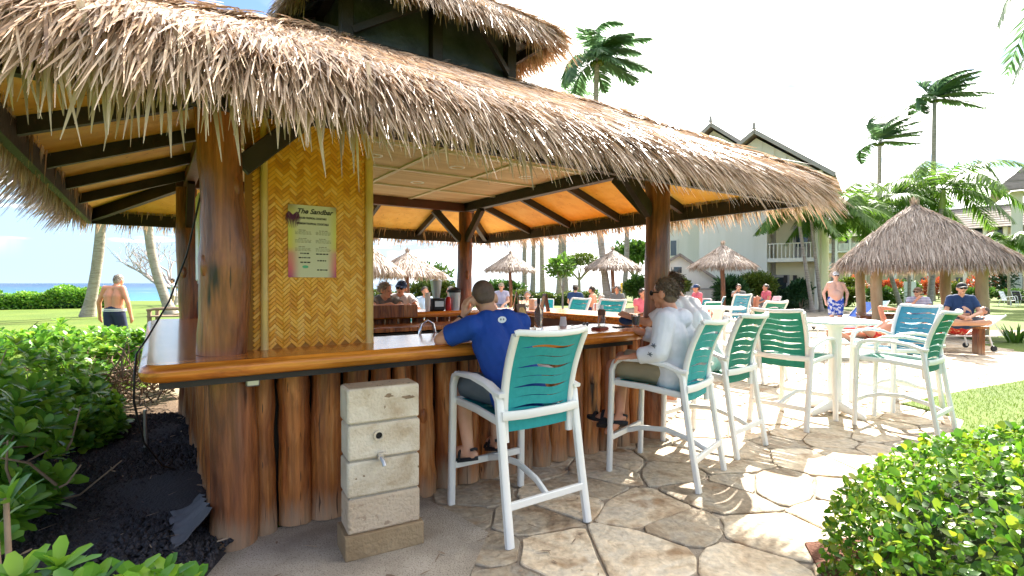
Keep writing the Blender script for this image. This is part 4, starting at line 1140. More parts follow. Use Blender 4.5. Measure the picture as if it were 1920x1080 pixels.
def lounger(label, loc, rz, sling, back=35, group='sun loungers on the terrace', towel=None, wheels=True):
    t = thing('sun_lounger', label, 'sun lounger', loc, rz, group)
    Wm = MT['whiteplain']
    hy = -.35; b = RAD(back); L = .80
    for sx in (-1, 1):
        MB().tube([(sx * .31, 1.15, .31), (sx * .31, 1.0, .33), (sx * .31, hy, .33), (sx * .31, -.80, .33)], .02, 8).build('side_rail', Wm, t, smooth=50)
        MB().tube([(sx * .31, 1.05, .33), (sx * .31, 1.12, .16), (sx * .31, 1.16, 0)], .018, 8).build('leg', Wm, t, smooth=50)
        MB().tube([(sx * .31, -.62, .33), (sx * .31, -.68, .16), (sx * .31, -.70, .05 if wheels else 0)], .018, 8).build('leg', Wm, t, smooth=50)
        MB().tube([(sx * .29, hy, .345), (sx * .29, hy - L * math.cos(b), .345 + L * math.sin(b))], .018, 8).build('back_rail', Wm, t, smooth=50)
        MB().tube([(sx * .27, hy - .5 * math.cos(b), .335 + .5 * math.sin(b)), (sx * .27, hy - .62, .33)], .012, 6).build('prop', Wm, t, smooth=50)
        if wheels:
            w_ = MB().tube([(sx * .34 - .02, -.70, .06), (sx * .34 + .02, -.70, .06)], .06, 14); w_.build('wheel', MT['black'], t)
    MB().bar((-.31, 1.14, .315), (.31, 1.14, .315), .03, .03).build('end_rail', Wm, t)
    m_ = MB(); nn = 9
    for i in range(nn):
        y0 = hy + .02 + i * (1.45 / nn); m_.sheet([[(-.30, y0, .335), (0, y0, .315), (.30, y0, .335)], [(-.30, y0 + .145, .335), (0, y0 + .145, .315), (.30, y0 + .145, .335)]], .004)
    m_.build('seat_sling', sling, t, smooth=60)
    m_ = MB()
    for i in range(5):
        d0 = .02 + i * .155; d1 = d0 + .148
        m_.sheet([[(x, hy - d * math.cos(b), .345 + d * math.sin(b) - (.02 if x == 0 else 0)) for x in (-.28, 0, .28)] for d in (d0, d1)], .004)
    m_.build('back_sling', sling, t, smooth=60)
    return t

def deck_chair(label, loc, rz, sling, group='low deck chairs round the pool terrace'):
    t = thing('deck_chair', label, 'chair', loc, rz, group)
    Wm = MT['whiteplain']
    for sx in (-1, 1):
        MB().tube([(sx * .28, .30, 0), (sx * .28, .27, .35), (sx * .28, .22, .60), (sx * .28, .1, .64), (sx * .28, -.18, .60), (sx * .28, -.30, .35), (sx * .28, -.36, 0)], .018, 8).build('side_frame', Wm, t, smooth=50)
        MB().tube([(sx * .25, -.18, .36), (sx * .25, -.28, .7), (sx * .25, -.38, .96)], .017, 8).build('back_stile', Wm, t, smooth=50)
    MB().tube([(-.25, -.38, .96), (0, -.43, .97), (.25, -.38, .96)], .017, 8).build('top_rail', Wm, t, smooth=50)
    wave_m = MB(); wave_sling(wave_m, lambda s, q: (-.24 + .48 * s, -.18 - .20 * q - .03 * math.sin(math.pi * s), .37 + .58 * q), [(.25, .02, .02), (.5, .02, .02), (.75, .02, .02)], ns=12); wave_m.build('back_sling', sling, t, smooth=60)
    MB().sheet([[(-.25, -.2, .37), (0, -.2, .345), (.25, -.2, .37)], [(-.25, .28, .39), (0, .28, .37), (.25, .28, .39)]], .004).build('seat_sling', sling, t, smooth=60)
    return t

def palapa(label, loc, rad, apex, eave, pole_r=.07, seed=1, group='thatched sun umbrellas beyond the bar', sides=4, rz=0.3, dens=420):
    """thatched umbrella: pole > thatch cone; loc z = ground"""
    t = thing('thatched_umbrella', label, 'umbrella', loc, rz, group)
    prn_ = random.Random(seed)
    MB().tube([(.02 * math.sin(i), .02 * math.cos(i * 1.3), apex * .93 * i / 6) for i in range(7)], [pole_r * (1.08 - .03 * i) for i in range(7)], 10).build('pole', MT['post'], t, smooth=60)
    cone_thatch(t, rad, apex, eave, seed, dens)
    return t
def cone_thatch(t, rad, apex, eave, seed, dens, m=None, L=.42, W=.03, fr=.28):
    m = m or MT['thatch_far']
    MB().lathe([(rad * .96, eave + .02), (rad * .95, eave + .06), (rad * .5, eave + (apex - eave) * .5), (.03, apex - .04), (.03, apex - .16), (rad * .5, eave + (apex - eave) * .40)], 20, cap=False).build('thatch_bed', MT['thatch_base'], t, smooth=0)
    g = np.random.default_rng(seed)
    n = int(dens * math.pi * rad * math.hypot(rad, apex - eave))
    r = rad * np.sqrt(g.random(n)); a = g.uniform(0, 2 * math.pi, n)
    sl = (apex - eave) / rad
    bulge = .06 * np.sin(np.pi * r / rad)
    O = np.stack([np.cos(a), np.sin(a), 0 * a], 1); T = np.stack([-np.sin(a), np.cos(a), 0 * a], 1)
    P = O * r[:, None]; P[:, 2] = apex - sl * r - bulge * 0 + .03
    D = O + np.array([0, 0, -sl]) + T * g.normal(0, .14, (n, 1)) + np.array([0, 0, 1]) * np.abs(g.normal(0, .05, (n, 1)))
    Nn = O * sl + np.array([0, 0, 1.0]) + T * g.normal(0, .5, (n, 1))
    parts = [blades(P - D * .12, D, Nn, g.uniform(.6, 1.1, n) * L, g.uniform(.6, 1.3, n) * W, .15, 2)]
    n = int(rad * 700 * dens / 420)
    a = g.uniform(0, 2 * math.pi, n); O = np.stack([np.cos(a), np.sin(a), 0 * a], 1); T = np.stack([-np.sin(a), np.cos(a), 0 * a], 1)
    P = O * (rad * g.uniform(.93, 1.0, (n, 1))); P[:, 2] = eave + g.uniform(-.02, .1, n)
    D = O * g.uniform(.1, .5, (n, 1)) + np.array([0, 0, -1.0]) + T * g.normal(0, .15, (n, 1))
    parts.append(blades(P, D, O + T * g.normal(0, .5, (n, 1)), g.uniform(.5, 1.1, n) * fr, g.uniform(.6, 1.2, n) * W, .1, 2))
    n = 60; a = g.uniform(0, 2 * math.pi, n); O = np.stack([np.cos(a), np.sin(a), 0 * a], 1)
    P = O * g.uniform(0, .05 + rad * .02, (n, 1)); P[:, 2] = apex - .06
    parts.append(blades(P, O * .25 + np.array([0, 0, 1.0]), O, g.uniform(.12, .3, n) * (.6 + rad * .25), W, 0, 2))
    V, Q = cat_meshes(parts)
    o = link('thatch', npmesh('thatch', V, Q, m), t); o['kind'] = 'stuff'

def um(px, Y, ytip, yap, wpx): return dict(loc=at(px, Y, 0), rad=wpx / 2 / F * Y, apex=hz(yap, Y), eave=hz(ytip, Y) + .1)
for i, (px, Y, yt, ya, wp, lab) in enumerate([
        (690, 18, 512, 458, 122, 'pale thatched umbrella half hidden by the edge of the woven wall'),
        (764, 20.5, 519, 473, 140, 'pale thatched umbrella behind the two people across the bar'),
        (957, 29, 508, 474, 92, 'grey thatched umbrella in front of the crossing palm trunks'),
        (1149, 27, 505, 469, 104, 'grey thatched umbrella just left of the thick bar post'),
        (1355, 23.6, 502, 459, 116, 'grey thatched umbrella before the white building'),
]):
    palapa(lab, seed=30 + i, **um(px, Y, yt, ya, wp), pole_r=.10 if Y > 22 else .08, dens=330)

# pavilion at right: square thatched roof on thick posts, low timber bench between them
pv = thing('thatched_pavilion', 'large thatched pavilion on thick pale log posts beside the lawn', 'pavilion', (12.0, 15.6, 0), RAD(-30))
plog = mat('pale_log', [(.26, .17, .09), (.42, .29, .16), (.50, .38, .24)], 2.5, .6, .3, 12, (2, 2, .5), orand=.1)
for (x, y) in ((-1.02, -1.2), (-1.25, 1.2), (1.3, -1.2), (.95, 1.2)):
    m_ = MB(); rr = [.14 * rnd.uniform(.93, 1.05) for _ in range(8)]
    m_.tube([(x + .02 * math.sin(i), y, 2.3 * i / 7) for i in range(8)], rr, 14)
    m_.build('log_post', plog, pv, smooth=60)
for (x, y, lx, ly) in ((-1.15, 0, .5, 2.0), (1.15, 0, .5, 2.0), (0, 1.2, 1.7, .5)):
    MB().box((x, y, .50), (lx, ly, .07)).build('bench_seat', MT['log'], pv, bevel=.01)
    MB().box((x, y, .23), (lx * .8, ly * .8, .45)).build('bench_base', MT['twig'], pv, bevel=.01)
for s_ in (-1, 1):
    MB().bar((-1.7, s_ * 1.2, 2.25), (1.7, s_ * 1.2, 2.25), .1, .12).build('beam', MT['redbeam'], pv)
    MB().bar((s_ * 1.2, -1.7, 2.254), (s_ * 1.2, 1.7, 2.254), .09, .12).build('beam', MT['redbeam'], pv)
OC[:] = [0, 0]
pp = [(1.92, 2.08), (1.84, 2.20), (1.3, 2.72), (.6, 3.35), (.05, 3.80)]
revolve([(1.90, 2.08), (1.82, 2.16), (1.3, 2.68), (.6, 3.31), (.04, 3.76), (.04, 3.6), (.6, 3.16), (1.86, 2.12)], 'thatch_bed', MT['thatch_base'], pv)
parts = thatch_rows(pp, 1050, .45, .022, seed=51, jit=.12) + fringe(1.92, 2.12, 1500, .30, .022, seed=52, out=.25) + hip_blades(pp, 500, .05, 1.9, .2, .38, .014, .024, .8)
g9 = np.random.default_rng(5); n = 90; a = g9.uniform(0, 6.28, n); O = np.stack([np.cos(a), np.sin(a), 0 * a], 1)
P = O * g9.uniform(0, .09, (n, 1)); P[:, 2] = 3.74
parts.append(blades(P, O * .18 + np.array([0, 0, 1.0]), O, g9.uniform(.15, .36, n), .025, 0, 2))
V, Q = cat_meshes(parts)
o = link('thatch', npmesh('thatch', V, Q, MT['thatch_far']), pv); o['kind'] = 'stuff'
OC[:] = [CX, CY]

# concrete block pillar in front of the logs
bp = thing('block_pillar', 'short pillar of stacked concrete blocks with a spigot, in front of the logs', 'pillar', gp(715, 1016) * 1.0, RAD(29))
bp.location = (-.745, 2.95, .02)
zz = 0.0
MB().box((0, 0, .065), (.435, .225, .13)).build('footing', mat('footing_concrete', [(.24, .16, .085), (.36, .26, .15)], 4, .9, .6, 50), bp, bevel=.006)
zz = .13
for k in range(4):
    hgt = .188
    b_ = MB().box((0, 0, 0), (.40, .19, hgt)).build('block', MT['block'] if k else mat('brown_block', [(.46, .34, .23), (.56, .45, .33)], 3, .9, .6, 60, speck=((.36, .26, .18), 24, .6)), bp, (rnd.uniform(-.003, .003), 0, zz + hgt / 2), RAD(rnd.uniform(-.5, .5)), bevel=.012)
    zz += hgt
    if k < 3:
        MB().box((0, 0, zz + .005), (.375, .17, .011)).build('mortar_joint', MT['mortar'], bp)
        zz += .010
MB().box((0, 0, zz + .0005), (.378, .168, .004)).build('cap_face', MT['block_top'], bp, bevel=.0015)
def ringpart(c, r, d, m, parent, name):
    mb = MB(); n = 14
    prof = [(r * .62, 0), (r, 0), (r, d), (r * .62, d)]
    V = [(c[0] + q[0] * math.cos(2 * math.pi * j / n), c[1] - q[1], c[2] + q[0] * math.sin(2 * math.pi * j / n)) for q in prof for j in range(n)]
    mb.add(V, [(i * n + j, i * n + (j + 1) % n, (i + 1) * n + (j + 1) % n, (i + 1) * n + j) for i in range(3) for j in range(n)])
    return mb.build(name, m, parent, smooth=50)
ringpart((-.035, -.095, .13 + .195 + .010 + .195 + .010 + .11), .03, .014, MT['block'], bp, 'pipe_sleeve')
MB().add([(-.035 + .019 * math.cos(i * .45), -.0962, .65 + .019 * math.sin(i * .45)) for i in range(14)], [tuple(range(14))]).build('pipe_hole', MT['ink'], bp, smooth=0)
sp_ = MB().tube([(-.03, -.095, .535), (-.03, -.13, .535)], .016, 10).build('spigot', MT['steel'], bp, smooth=50)
MB().tube([(-.03, -.12, .535), (-.022, -.145, .517), (-.018, -.155, .495)], .012, 8).build('spout', MT['steel'], sp_, smooth=50)
MB().bar((-.045, -.118, .553), (-.015, -.118, .553), .012, .012).build('valve', MT['steel'], sp_)
rust = mat('rust_chip', [(.16, .10, .055), (.30, .21, .13)], 40, .9)
crn = random.Random(4)
for (x, z, w_, h_) in ((-.115, .44, .008, .007), (-.155, .43, .006, .006), (.19, .44, .005, .01), (.02, .858, .030, .014), (-.135, .822, .032, .011), (.135, .842, .045, .012), (.0, .80, .005, .012)):
    pl_ = [(x + w_ * math.cos(a) * crn.uniform(.5, 1.1), -.0958, z + h_ * math.sin(a) * crn.uniform(.4, 1.1)) for a in np.linspace(0, 2 * math.pi, 14)[:-1]]
    MB().add(pl_, [tuple(range(13))]).build('chip', rust, bp, smooth=0)

# ------------------------------------------------------------------ things on and around the bar
ZC = 1.10
def onbar(name, label, cat, u, v, rz=0, z=ZC, group=None): return thing(name, label, cat, K(u, v, z), ROT + rz, group)
t = onbar('faucet', 'chrome gooseneck tap standing at the inner sink', 'tap', 1.42, .52, z=.92)
MB().tube([(0, 0, 0), (0, 0, .18), (.02, 0, .25), (.07, 0, .28), (.12, 0, .25), (.14, 0, .17)], .011, 10).build('spout', MT['chrome'], t, smooth=60)
MB().lathe([(.028, 0), (.028, .02), (.014, .035)], 12).build('base', MT['chrome'], t)
MB().bar((0, -.02, .06), (0, -.08, .09), .012, .012).build('handle', MT['chrome'], t)

def glass(name, label, cat, u, v, h, r0, r1, fill=None, m=None, z=ZC):
    t = onbar(name, label, cat, u, v, z=z)
    MB().lathe([(r0, 0), (r1, h), (r1 - .003, h), (r0 - .003, .008), (0, .008)], 18, cap=False).build('cup', m or MT['clear'], t, smooth=40)
    if fill: MB().lathe([(r0 - .004, .009), (r0 + (r1 - r0) * .8 - .004, h * .8)], 18).build('drink', fill, t, smooth=40)
    return t
def onp(px, py, z=ZC):
    p = gp(px, py, z) - P1
    return p.x * cu + p.y * su, -p.x * su + p.y * cu
ju = onp(1192, 611); glass('juice_glass', 'glass of orange juice held at the rounded counter end', 'glass', ju[0], ju[1], .115, .033, .042, MT['orange'])
a_ = onp(1056, 611); glass('plastic_cup', 'small white plastic cup upside down on the bar', 'cup', a_[0], a_[1], .085, .036, .026, m=MT['whiteplain'])
a_ = onp(1010, 614); t = onbar('liquor_bottle', 'clear bottle with a black neck standing at the serving edge', 'bottle', *a_)
MB().lathe([(.036, 0), (.038, .01), (.038, .15), (.015, .19), (.013, .24)], 16).build('bottle', MT['clear'], t, smooth=40)
MB().lathe([(.0155, .215), (.0155, .262), (0, .262)], 12).build('cap', MT['black'], t)
a_ = onp(1128, 612); t = onbar('salt_bottle', 'squat clear bottle with a dark collar near the juice glass', 'bottle', *a_)
MB().lathe([(.034, 0), (.034, .10), (.03, .12)], 16).build('bottle', MT['clear'], t, smooth=40)
MB().lathe([(.036, .105), (.036, .15), (.02, .16)], 16).build('collar', MT['menu_brown'], t)
MB().lathe([(.018, .158), (.018, .19), (.006, .2)], 10).build('spout', MT['whiteplain'], t)
a_ = onp(1098, 613); t = onbar('sunglasses', 'dark sunglasses folded on the counter beside the red wallet', 'sunglasses', a_[0], a_[1], RAD(20))
for s_ in (-1, 1):
    MB().ball((s_ * .033, 0, .022), (.028, .006, .02)).build('lens', MT['glass'], t)
    MB().tube([(s_ * .06, 0, .03), (s_ * .058, .07, .02), (s_ * .05, .12, .008)], .003, 6).build('temple', MT['black'], t)
MB().tube([(-.008, -.004, .028), (.008, -.004, .028)], .003, 6).build('bridge', MT['black'], t)
a_ = onp(1125, 618); t = onbar('wallet', 'dark red wallet lying on the counter', 'wallet', a_[0], a_[1], RAD(15))
MB().box((0, 0, .009), (.15, .09, .018)).build('cover', mat('red_leather', [(.20, .03, .02), (.28, .05, .03)], 8, .5), t, bevel=.005)
MB().box((.0, 0, .021), (.13, .075, .006)).build('flap', MT['menu_brown'], t, bevel=.002)
a_ = onp(1166, 614); t = onbar('phone', 'black phone lying flat near the rounded counter end', 'phone', a_[0], a_[1], RAD(-20))
MB().box((0, 0, .005), (.155, .075, .009)).build('body', MT['black'], t, bevel=.003)
MB().box((0, 0, .0100), (.14, .066, .001)).build('screen', MT['glass'], t)
a_ = onp(1176, 606); t = onbar('cap', 'crumpled dark blue cap lying beside the orange juice', 'cap', a_[0], a_[1], RAD(40))
m_ = MB().ball((0, 0, .03), (.075, .085, .05)); m_.build('crown', MT['shirt_navy'], t, smooth=60)
MB().lathe([(.0, 0), (.1, .0), (.1, .008), (0, .012)], 16).build('brim', MT['shirt_navy'], t, (0, -.06, .012))
# table-tent menus
def tent(label, u, v, rz, hgt=.24, z=ZC):
    t = onbar('menu_holder', label, 'menu', u, v, rz, z, 'menu holders standing on the bar')
    for s_ in (-1, 1):
        m_ = MB().add([(-.08, s_ * .055, 0), (.08, s_ * .055, 0), (.08, s_ * .006, hgt), (-.08, s_ * .006, hgt), (-.08, s_ * .048, 0), (.08, s_ * .048, 0), (.08, s_ * .001, hgt), (-.08, s_ * .001, hgt)], [(0, 1, 2, 3), (7, 6, 5, 4), (0, 4, 5, 1), (1, 5, 6, 2), (2, 6, 7, 3), (3, 7, 4, 0)])
        b_ = m_.build('board', MT['menu_brown'], t, smooth=0)
        k_ = .035 / hgt
        MB().add([(x, s_ * (.055 - .049 * z_ / hgt + .0018), z_) for x, z_ in ((-.06, .03), (.06, .03), (.06, hgt * .78), (.03, hgt * .88), (-.03, hgt * .88), (-.06, hgt * .78))], [tuple(range(6)) if s_ < 0 else tuple(range(5, -1, -1))]).build('picture', MT['menu_gold'], b_, smooth=0)
    return t
tent('dark menu holder at the blue-shirted man\'s right elbow', 2.06, .02, RAD(28), .235)
tent('dark menu holder farther back, over the blue-shirted man\'s shoulder', 4.4, 3.4, RAD(60), .26)
tent('brown menu holder upright on the far right counter', 4.3, 2.55, RAD(70), .25)
# blender, condiments and ice bucket on the bench behind
t = onbar('blender', 'bar blender with a pale jug on a black base', 'blender', 3.07, 3.55)
MB().box((0, 0, .09), (.2, .2, .18)).build('base', MT['black'], t, bevel=.02)
MB().lathe([(.05, .18), (.085, .42), (.088, .44), (.04, .46)], 14).build('jug', MT['bucket'], t, smooth=50)
MB().box((0, -.102, .1), (.14, .004, .08)).build('panel', MT['steel'], t)
t = onbar('ketchup_bottle', 'red squeeze bottle with white cap beside the blender', 'bottle', 3.24, 3.5)
MB().lathe([(.045, 0), (.047, .02), (.045, .17), (.02, .2)], 14).build('bottle', MT['red'], t, smooth=50)
MB().lathe([(.02, .2), (.018, .22), (.004, .27)], 10).build('cap', MT['whiteplain'], t)
t = onbar('ice_bucket', 'pale steel bucket with a black lid at the post', 'bucket', 3.38, 3.58)
MB().lathe([(.08, 0), (.1, .26)], 18).build('pail', MT['bucket'], t, smooth=50)
MB().lathe([(.105, .26), (.105, .30), (.03, .34)], 18).build('lid', MT['black'], t, smooth=50)
t = onbar('cup_stack', 'tall stack of white paper cups beside the blender', 'cups', 2.90, 3.48)
for k in range(9): MB().lathe([(.03, 0), (.04, .09)], 14).build('cup', MT['whiteplain'], t, (0, 0, .022 * k), smooth=50)
t = onbar('napkin_caddy', 'white napkin caddy behind the blue-shirted man', 'caddy', 4.5, 3.05)
MB().box((0, 0, .08), (.14, .12, .16)).build('box', MT['whiteplain'], t, bevel=.006)
MB().box((0, -.062, .09), (.1, .004, .08)).build('front', MT['bucket'], t)
t = onbar('glass_rack', 'wire rack of upturned wine glasses on the far counter', 'rack', 4.55, 3.3)
for k in range(6):
    x, y = (k % 3) * .09 - .09, (k // 3) * .09
    MB().lathe([(.03, 0), (.036, .06), (.02, .11), (.004, .12), (.004, .18), (.03, .185)], 12, (x, y, .01)).build('wine_glass', MT['clear'], t, smooth=50)
MB().box((0, .045, .004), (.3, .2, .008)).build('tray', MT['steel'], t)
t = onbar('bottle_holder', 'teal and white drink caddy on the inner shelf', 'caddy', 2.22, .5, z=.922)
MB().box((.05, 0, .12), (.1, .1, .22)).build('carton', MT['teal'], t, bevel=.004)
for k in range(3): MB().tube([(-.10 + .03 * k, -.03, .0), (-.1 + .03 * k, -.03, .16), (-.06 + .03 * k, .03, .2)], .004, 6).build('wire', MT['chrome'], t)

# white shutter box, extinguisher and cable between the two left posts
t = thing('shutter_case', 'white rolled shutter case hanging beside the rear left post', 'shutter', K(.055, 2.55, 1.52), ROT)
MB().box((0, 0, .42), (.10, .34, .84)).build('case', MT['whiteplain'], t, bevel=.015)
MB().box((0, 0, -.012), (.07, .36, .03)).build('bottom_bar', MT['trim'], t, bevel=.004)
MB().tube([(0, .1, -.02), (0, .1, -.15)], .03, 10).build('crank_socket', MT['chrome'], t)
t = thing('fire_extinguisher', 'red fire extinguisher with a yellow label by the rear left post', 'extinguisher', K(.10, 2.7, 1.10), ROT)
MB().lathe([(.0, 0), (.052, .0), (.056, .015), (.056, .23), (.04, .265), (.018, .28), (.018, .30)], 18).build('cylinder', MT['red'], t, smooth=50)
MB().lathe([(.0572, .12), (.0572, .20)], 18, cap=False).build('label', MT['yellow'], t, smooth=50)
MB().box((0, 0, .315), (.03, .05, .03)).build('valve', MT['black'], t, bevel=.004)
MB().bar((0, -.02, .34), (0, -.10, .36), .02, .012).build('lever', MT['black'], t)
MB().tube([(0, .02, .315), (-.05, .03, .31), (-.075, .02, .2), (-.07, 0, .06)], .01, 8).build('hose', MT['black'], t, smooth=60)
pts = [K(-.06, .35, 2.45), K(-.09, .5, 2.1), K(-.16, .75, 1.7), K(-.26, .85, 1.38), K(-.38, .6, 1.16), K(-.43, .25, 1.10), K(-.435, .05, 1.02), K(-.44, .1, .86), K(-.40, .42, .55), K(-.30, .9, .25), K(-.22, 1.3, .10)]
MBc = MB().tube(pts, .006, 8)
tag(MBc.build('power_cable', MT['black'], smooth=60), 'black power cable draped over the left counter edge down to the gravel', 'cable')
t = thing('metal_stake', 'grey metal stake standing in the black gravel', 'stake', gp(270, 868), 0)
MB().tube([(0, 0, -.05), (.004, .0, .2), (0, 0, .44)], .013, 10).build('rod', MT['steel'], t, smooth=60)
MB().tube([(0, 0, 0.0), (.002, 0, .13)], .02, 10).build('sleeve', MT['black'], t, smooth=60)
# rumpled weed cloth at the corner post
g_ = []
for i in range(26):
    row = []
    for j in range(9):
        y = -.16 + .50 * i / 25; f_ = j / 8
        row.append(K(-.27 + .16 * f_ + .012 * math.sin(i * .9 + j), y, .125 + .17 * f_ ** 1.7 * (1 - .5 * i / 25) + .012 * math.sin(i * 1.3 + j * .8) * (1 - f_) + .006 * rnd.random()))
    g_.append(row)
tag(MB().sheet(g_, .003).build('weed_cloth', MT['fabric_liner'], smooth=80), 'crumpled grey weed cloth at the foot of the corner post', 'cloth')
# low garden bench by the far end of the left counter
t = thing('garden_bench', 'weathered wooden bench end beyond the left counter', 'bench', (-11.2, 16.4, 0), RAD(10))
for (x, y) in ((-.05, -.25), (-.05, .25), (1.0, -.25), (1.0, .25)):
    MB().box((x, y, .32), (.10, .08, .64)).build('leg', MT['twig'], t, bevel=.01)
for k in range(4): MB().box((.48, -.23 + k * .155, .47), (1.2, .13, .035)).build('slat', MT['twig'], t, bevel=.006)
for y in (-.25, .25): MB().tube([(-.12, y, .66), (.1, y, .70), (1.1, y, .70)], .045, 8).build('armrest', MT['twig'], t, smooth=50)
# ================================================================== VEGETATION
def rachis(p0, az, el, L, droop, wind=(0, 0, 0), n=8):
    d = Vector((math.cos(az) * math.cos(el), math.sin(az) * math.cos(el), math.sin(el)))
    pts = [Vector(p0)]; w_ = Vector(wind)
    for i in range(n):
        t = (i + 1) / n
        dd = (d + Vector((0, 0, -droop * t * 1.6)) + w_ * t * 1.3).normalized()
        pts.append(pts[-1] + dd * L / n)
    return pts
def frond_mesh(pts, LL, g, mt, nl=26, w=.045, hang=.35, wind=(0, 0, 0), th=.022):
    pts = [np.array(p) for p in pts]; n = len(pts) - 1; L = sum(np.linalg.norm(pts[i + 1] - pts[i]) for i in range(n))
    V = []; Q = []
    for i, p in enumerate(pts):
        r = th * (1 - .85 * i / n); t = pts[min(i + 1, n)] - pts[max(i - 1, 0)]; t = t / (np.linalg.norm(t) + 1e-9)
        s = np.cross(t, [0, 0, 1.0]); s = s / (np.linalg.norm(s) + 1e-6); u = np.cross(s, t)
        V += [p + s * r, p + u * r, p - s * r, p - u * r]
    for i in range(n):
        for j in range(4): Q.append((4 * i + j, 4 * i + (j + 1) % 4, 4 * i + 4 + (j + 1) % 4, 4 * i + 4 + j))
    tt = np.linspace(.10, .995, nl)
    tt = np.clip(tt + g.normal(0, .006, nl), .05, .999)
    idx = np.minimum((tt * n).astype(int), n - 1); fr = tt * n - idx
    PP = np.array(pts); B = PP[idx] * (1 - fr)[:, None] + PP[idx + 1] * fr[:, None]
    T = unit(PP[idx + 1] - PP[idx]); S = unit(np.cross(T, np.array([0, 0, 1.0]) + 1e-6)); U = np.cross(S, T)
    parts = [(np.array(V), np.array(Q))]
    for sg in (-1, 1):
        D = S * sg + T * .65 + np.array([0, 0, -hang]) + U * .15 + np.array(wind) * .8 + g.normal(0, .10, (nl, 3))
        ln = LL * (np.sin(np.pi * (.12 + .86 * tt)) ** .6) * g.uniform(.8, 1.1, nl)
        parts.append(blades(B, D, U + S * sg * .3, ln, w, .28 * ln, 3, .35, .08))
    V, Q = cat_meshes(parts)
    return npmesh('frond', V, Q, mt)
def palm(label, base, top, r0, r1, nf=14, FL=2.6, LL=.75, wind=(0, 0, 0), seed=1, mt=None, bend=.0, shaft=0, name='coconut_palm', group=None, droop=.8, nl=26, w=.05, elr=(-.35, 1.25), hang=.35):
    g = np.random.default_rng(seed); q = random.Random(seed)
    base = Vector(base); t = thing(name, label, 'palm tree', base, 0, group)
    tp_ = Vector(top) - base
    pts = []; rr = []
    for i in range(13):
        f = i / 12; p = tp_ * f; p = p + Vector((tp_.y, -tp_.x, 0)).normalized() * 0 + Vector((bend * math.sin(math.pi * f), 0, 0))
        pts.append(p); rr.append((r0 * (1.55 - 5.5 * f) if f < .1 else r0 + (r1 - r0) * f) * q.uniform(.97, 1.04))
    MB().tube(pts, rr, 12).build('trunk', MT['trunk'], t, smooth=60)
    if shaft:
        d = (pts[-1] - pts[-2]).normalized()
        MB().tube([pts[-1], pts[-1] + d * shaft * .3, pts[-1] + d * shaft * .7, pts[-1] + d * shaft], [r1 * 1.25, r1 * 1.45, r1 * 1.2, r1 * .7], 12).build('crownshaft', MT['crownshaft'], t, smooth=60)
        c = pts[-1] + d * shaft
    else: c = pts[-1]
    for i in range(nf):
        az = 2 * math.pi * (i * .382 + q.uniform(-.04, .04)); el = elr[0] + (elr[1] - elr[0]) * ((i + .5) / nf) + q.uniform(-.1, .1)
        R_ = rachis(c, az, el, FL * q.uniform(.85, 1.1), droop * q.uniform(.8, 1.25), wind)
        link('frond', frond_mesh(R_, LL, g, mt or MT['frond'], nl, w, hang, wind), t)
    if not shaft and not wind[0] > 2:
        m_ = MB()
        for k in range(5): m_.ball((c.x + .22 * math.cos(k * 1.3), c.y + .22 * math.sin(k * 1.3), c.z - .25), .13, n=8, k=6)
        m_.build('coconuts', MT['yshrub'], t, smooth=60)
    return t
WIND = (.95, .05, .08)
gtall = 'tall wind-blown coconut palms'
palm('tall coconut palm rising straight behind the upper thatch, fronds blown right', at(1143, 27), at(1119, 27, hz(112, 27)), .19, .12, 20, 2.7, .85, tuple(x * .75 for x in WIND), 3, bend=-.35, group=gtall, nl=60, w=.09, elr=(-.2, 1.4))
palm('tallest wind-swept palm at right, bare trunk high above the gardens', at(1746, 45), at(1750, 45, hz(186, 45)), .22, .15, 17, 3.8, 1.15, (1.15, 0, .5), 4, group=gtall, nl=64, w=.13, elr=(.0, 1.4))
palm('smaller wind-swept palm between the gables and the bright palms', at(1646, 42), at(1648, 42, hz(266, 42)), .2, .14, 13, 3.2, 1.0, (1.1, 0, .5), 5, group=gtall, nl=60, w=.13, elr=(.0, 1.4))
gm = 'coconut palm trunks along the beach lawn'
for i, (xb, xt, Y, yt, r, lab) in enumerate([
        (984, 1001, 42, 250, .20, 'right-leaning coconut palm trunk crossing another behind the bar'),
        (998, 980, 40, 262, .19, 'left-leaning coconut palm trunk crossing another behind the bar'),
        (1018, 1029, 44, 240, .21, 'dark coconut palm trunk right of the crossing pair'),
        (1047, 1034, 43, 232, .2, 'coconut palm trunk behind the small bright sapling'),
        (1062, 1067, 40, 178, .19, 'coconut palm whose fronds just clear the bar roof'),
        (1168, 1160, 36, 300, .18, 'leaning coconut palm trunk beside the umbrella pole near the bar post'),
]):
    palm(lab, at(xb, Y), at(xt, Y, hz(yt, Y)), r, .14, 11, 2.9, .85, tuple(x * .7 for x in WIND), 10 + i, group=gm, nl=24, w=.07, bend=(.4 if i % 2 else -.3))
gl_ = 'coconut palms on the beach lawn at left'
palm('coconut palm left of the bar with its flared base on the open lawn', gp(164, 594), at(192, 23, hz(330, 23)), .22, .17, 10, 2.6, .8, (.4, 0, 0), 21, group=gl_, nl=22, w=.06, bend=.2)
palm('curved coconut palm trunk in front of the bare tree', gp(322, 592) + Vector((0, 0, 0)), at(280, 24, hz(330, 24)), .21, .17, 10, 2.6, .8, (.4, 0, 0), 22, group=gl_, nl=22, w=.06, bend=-.45)
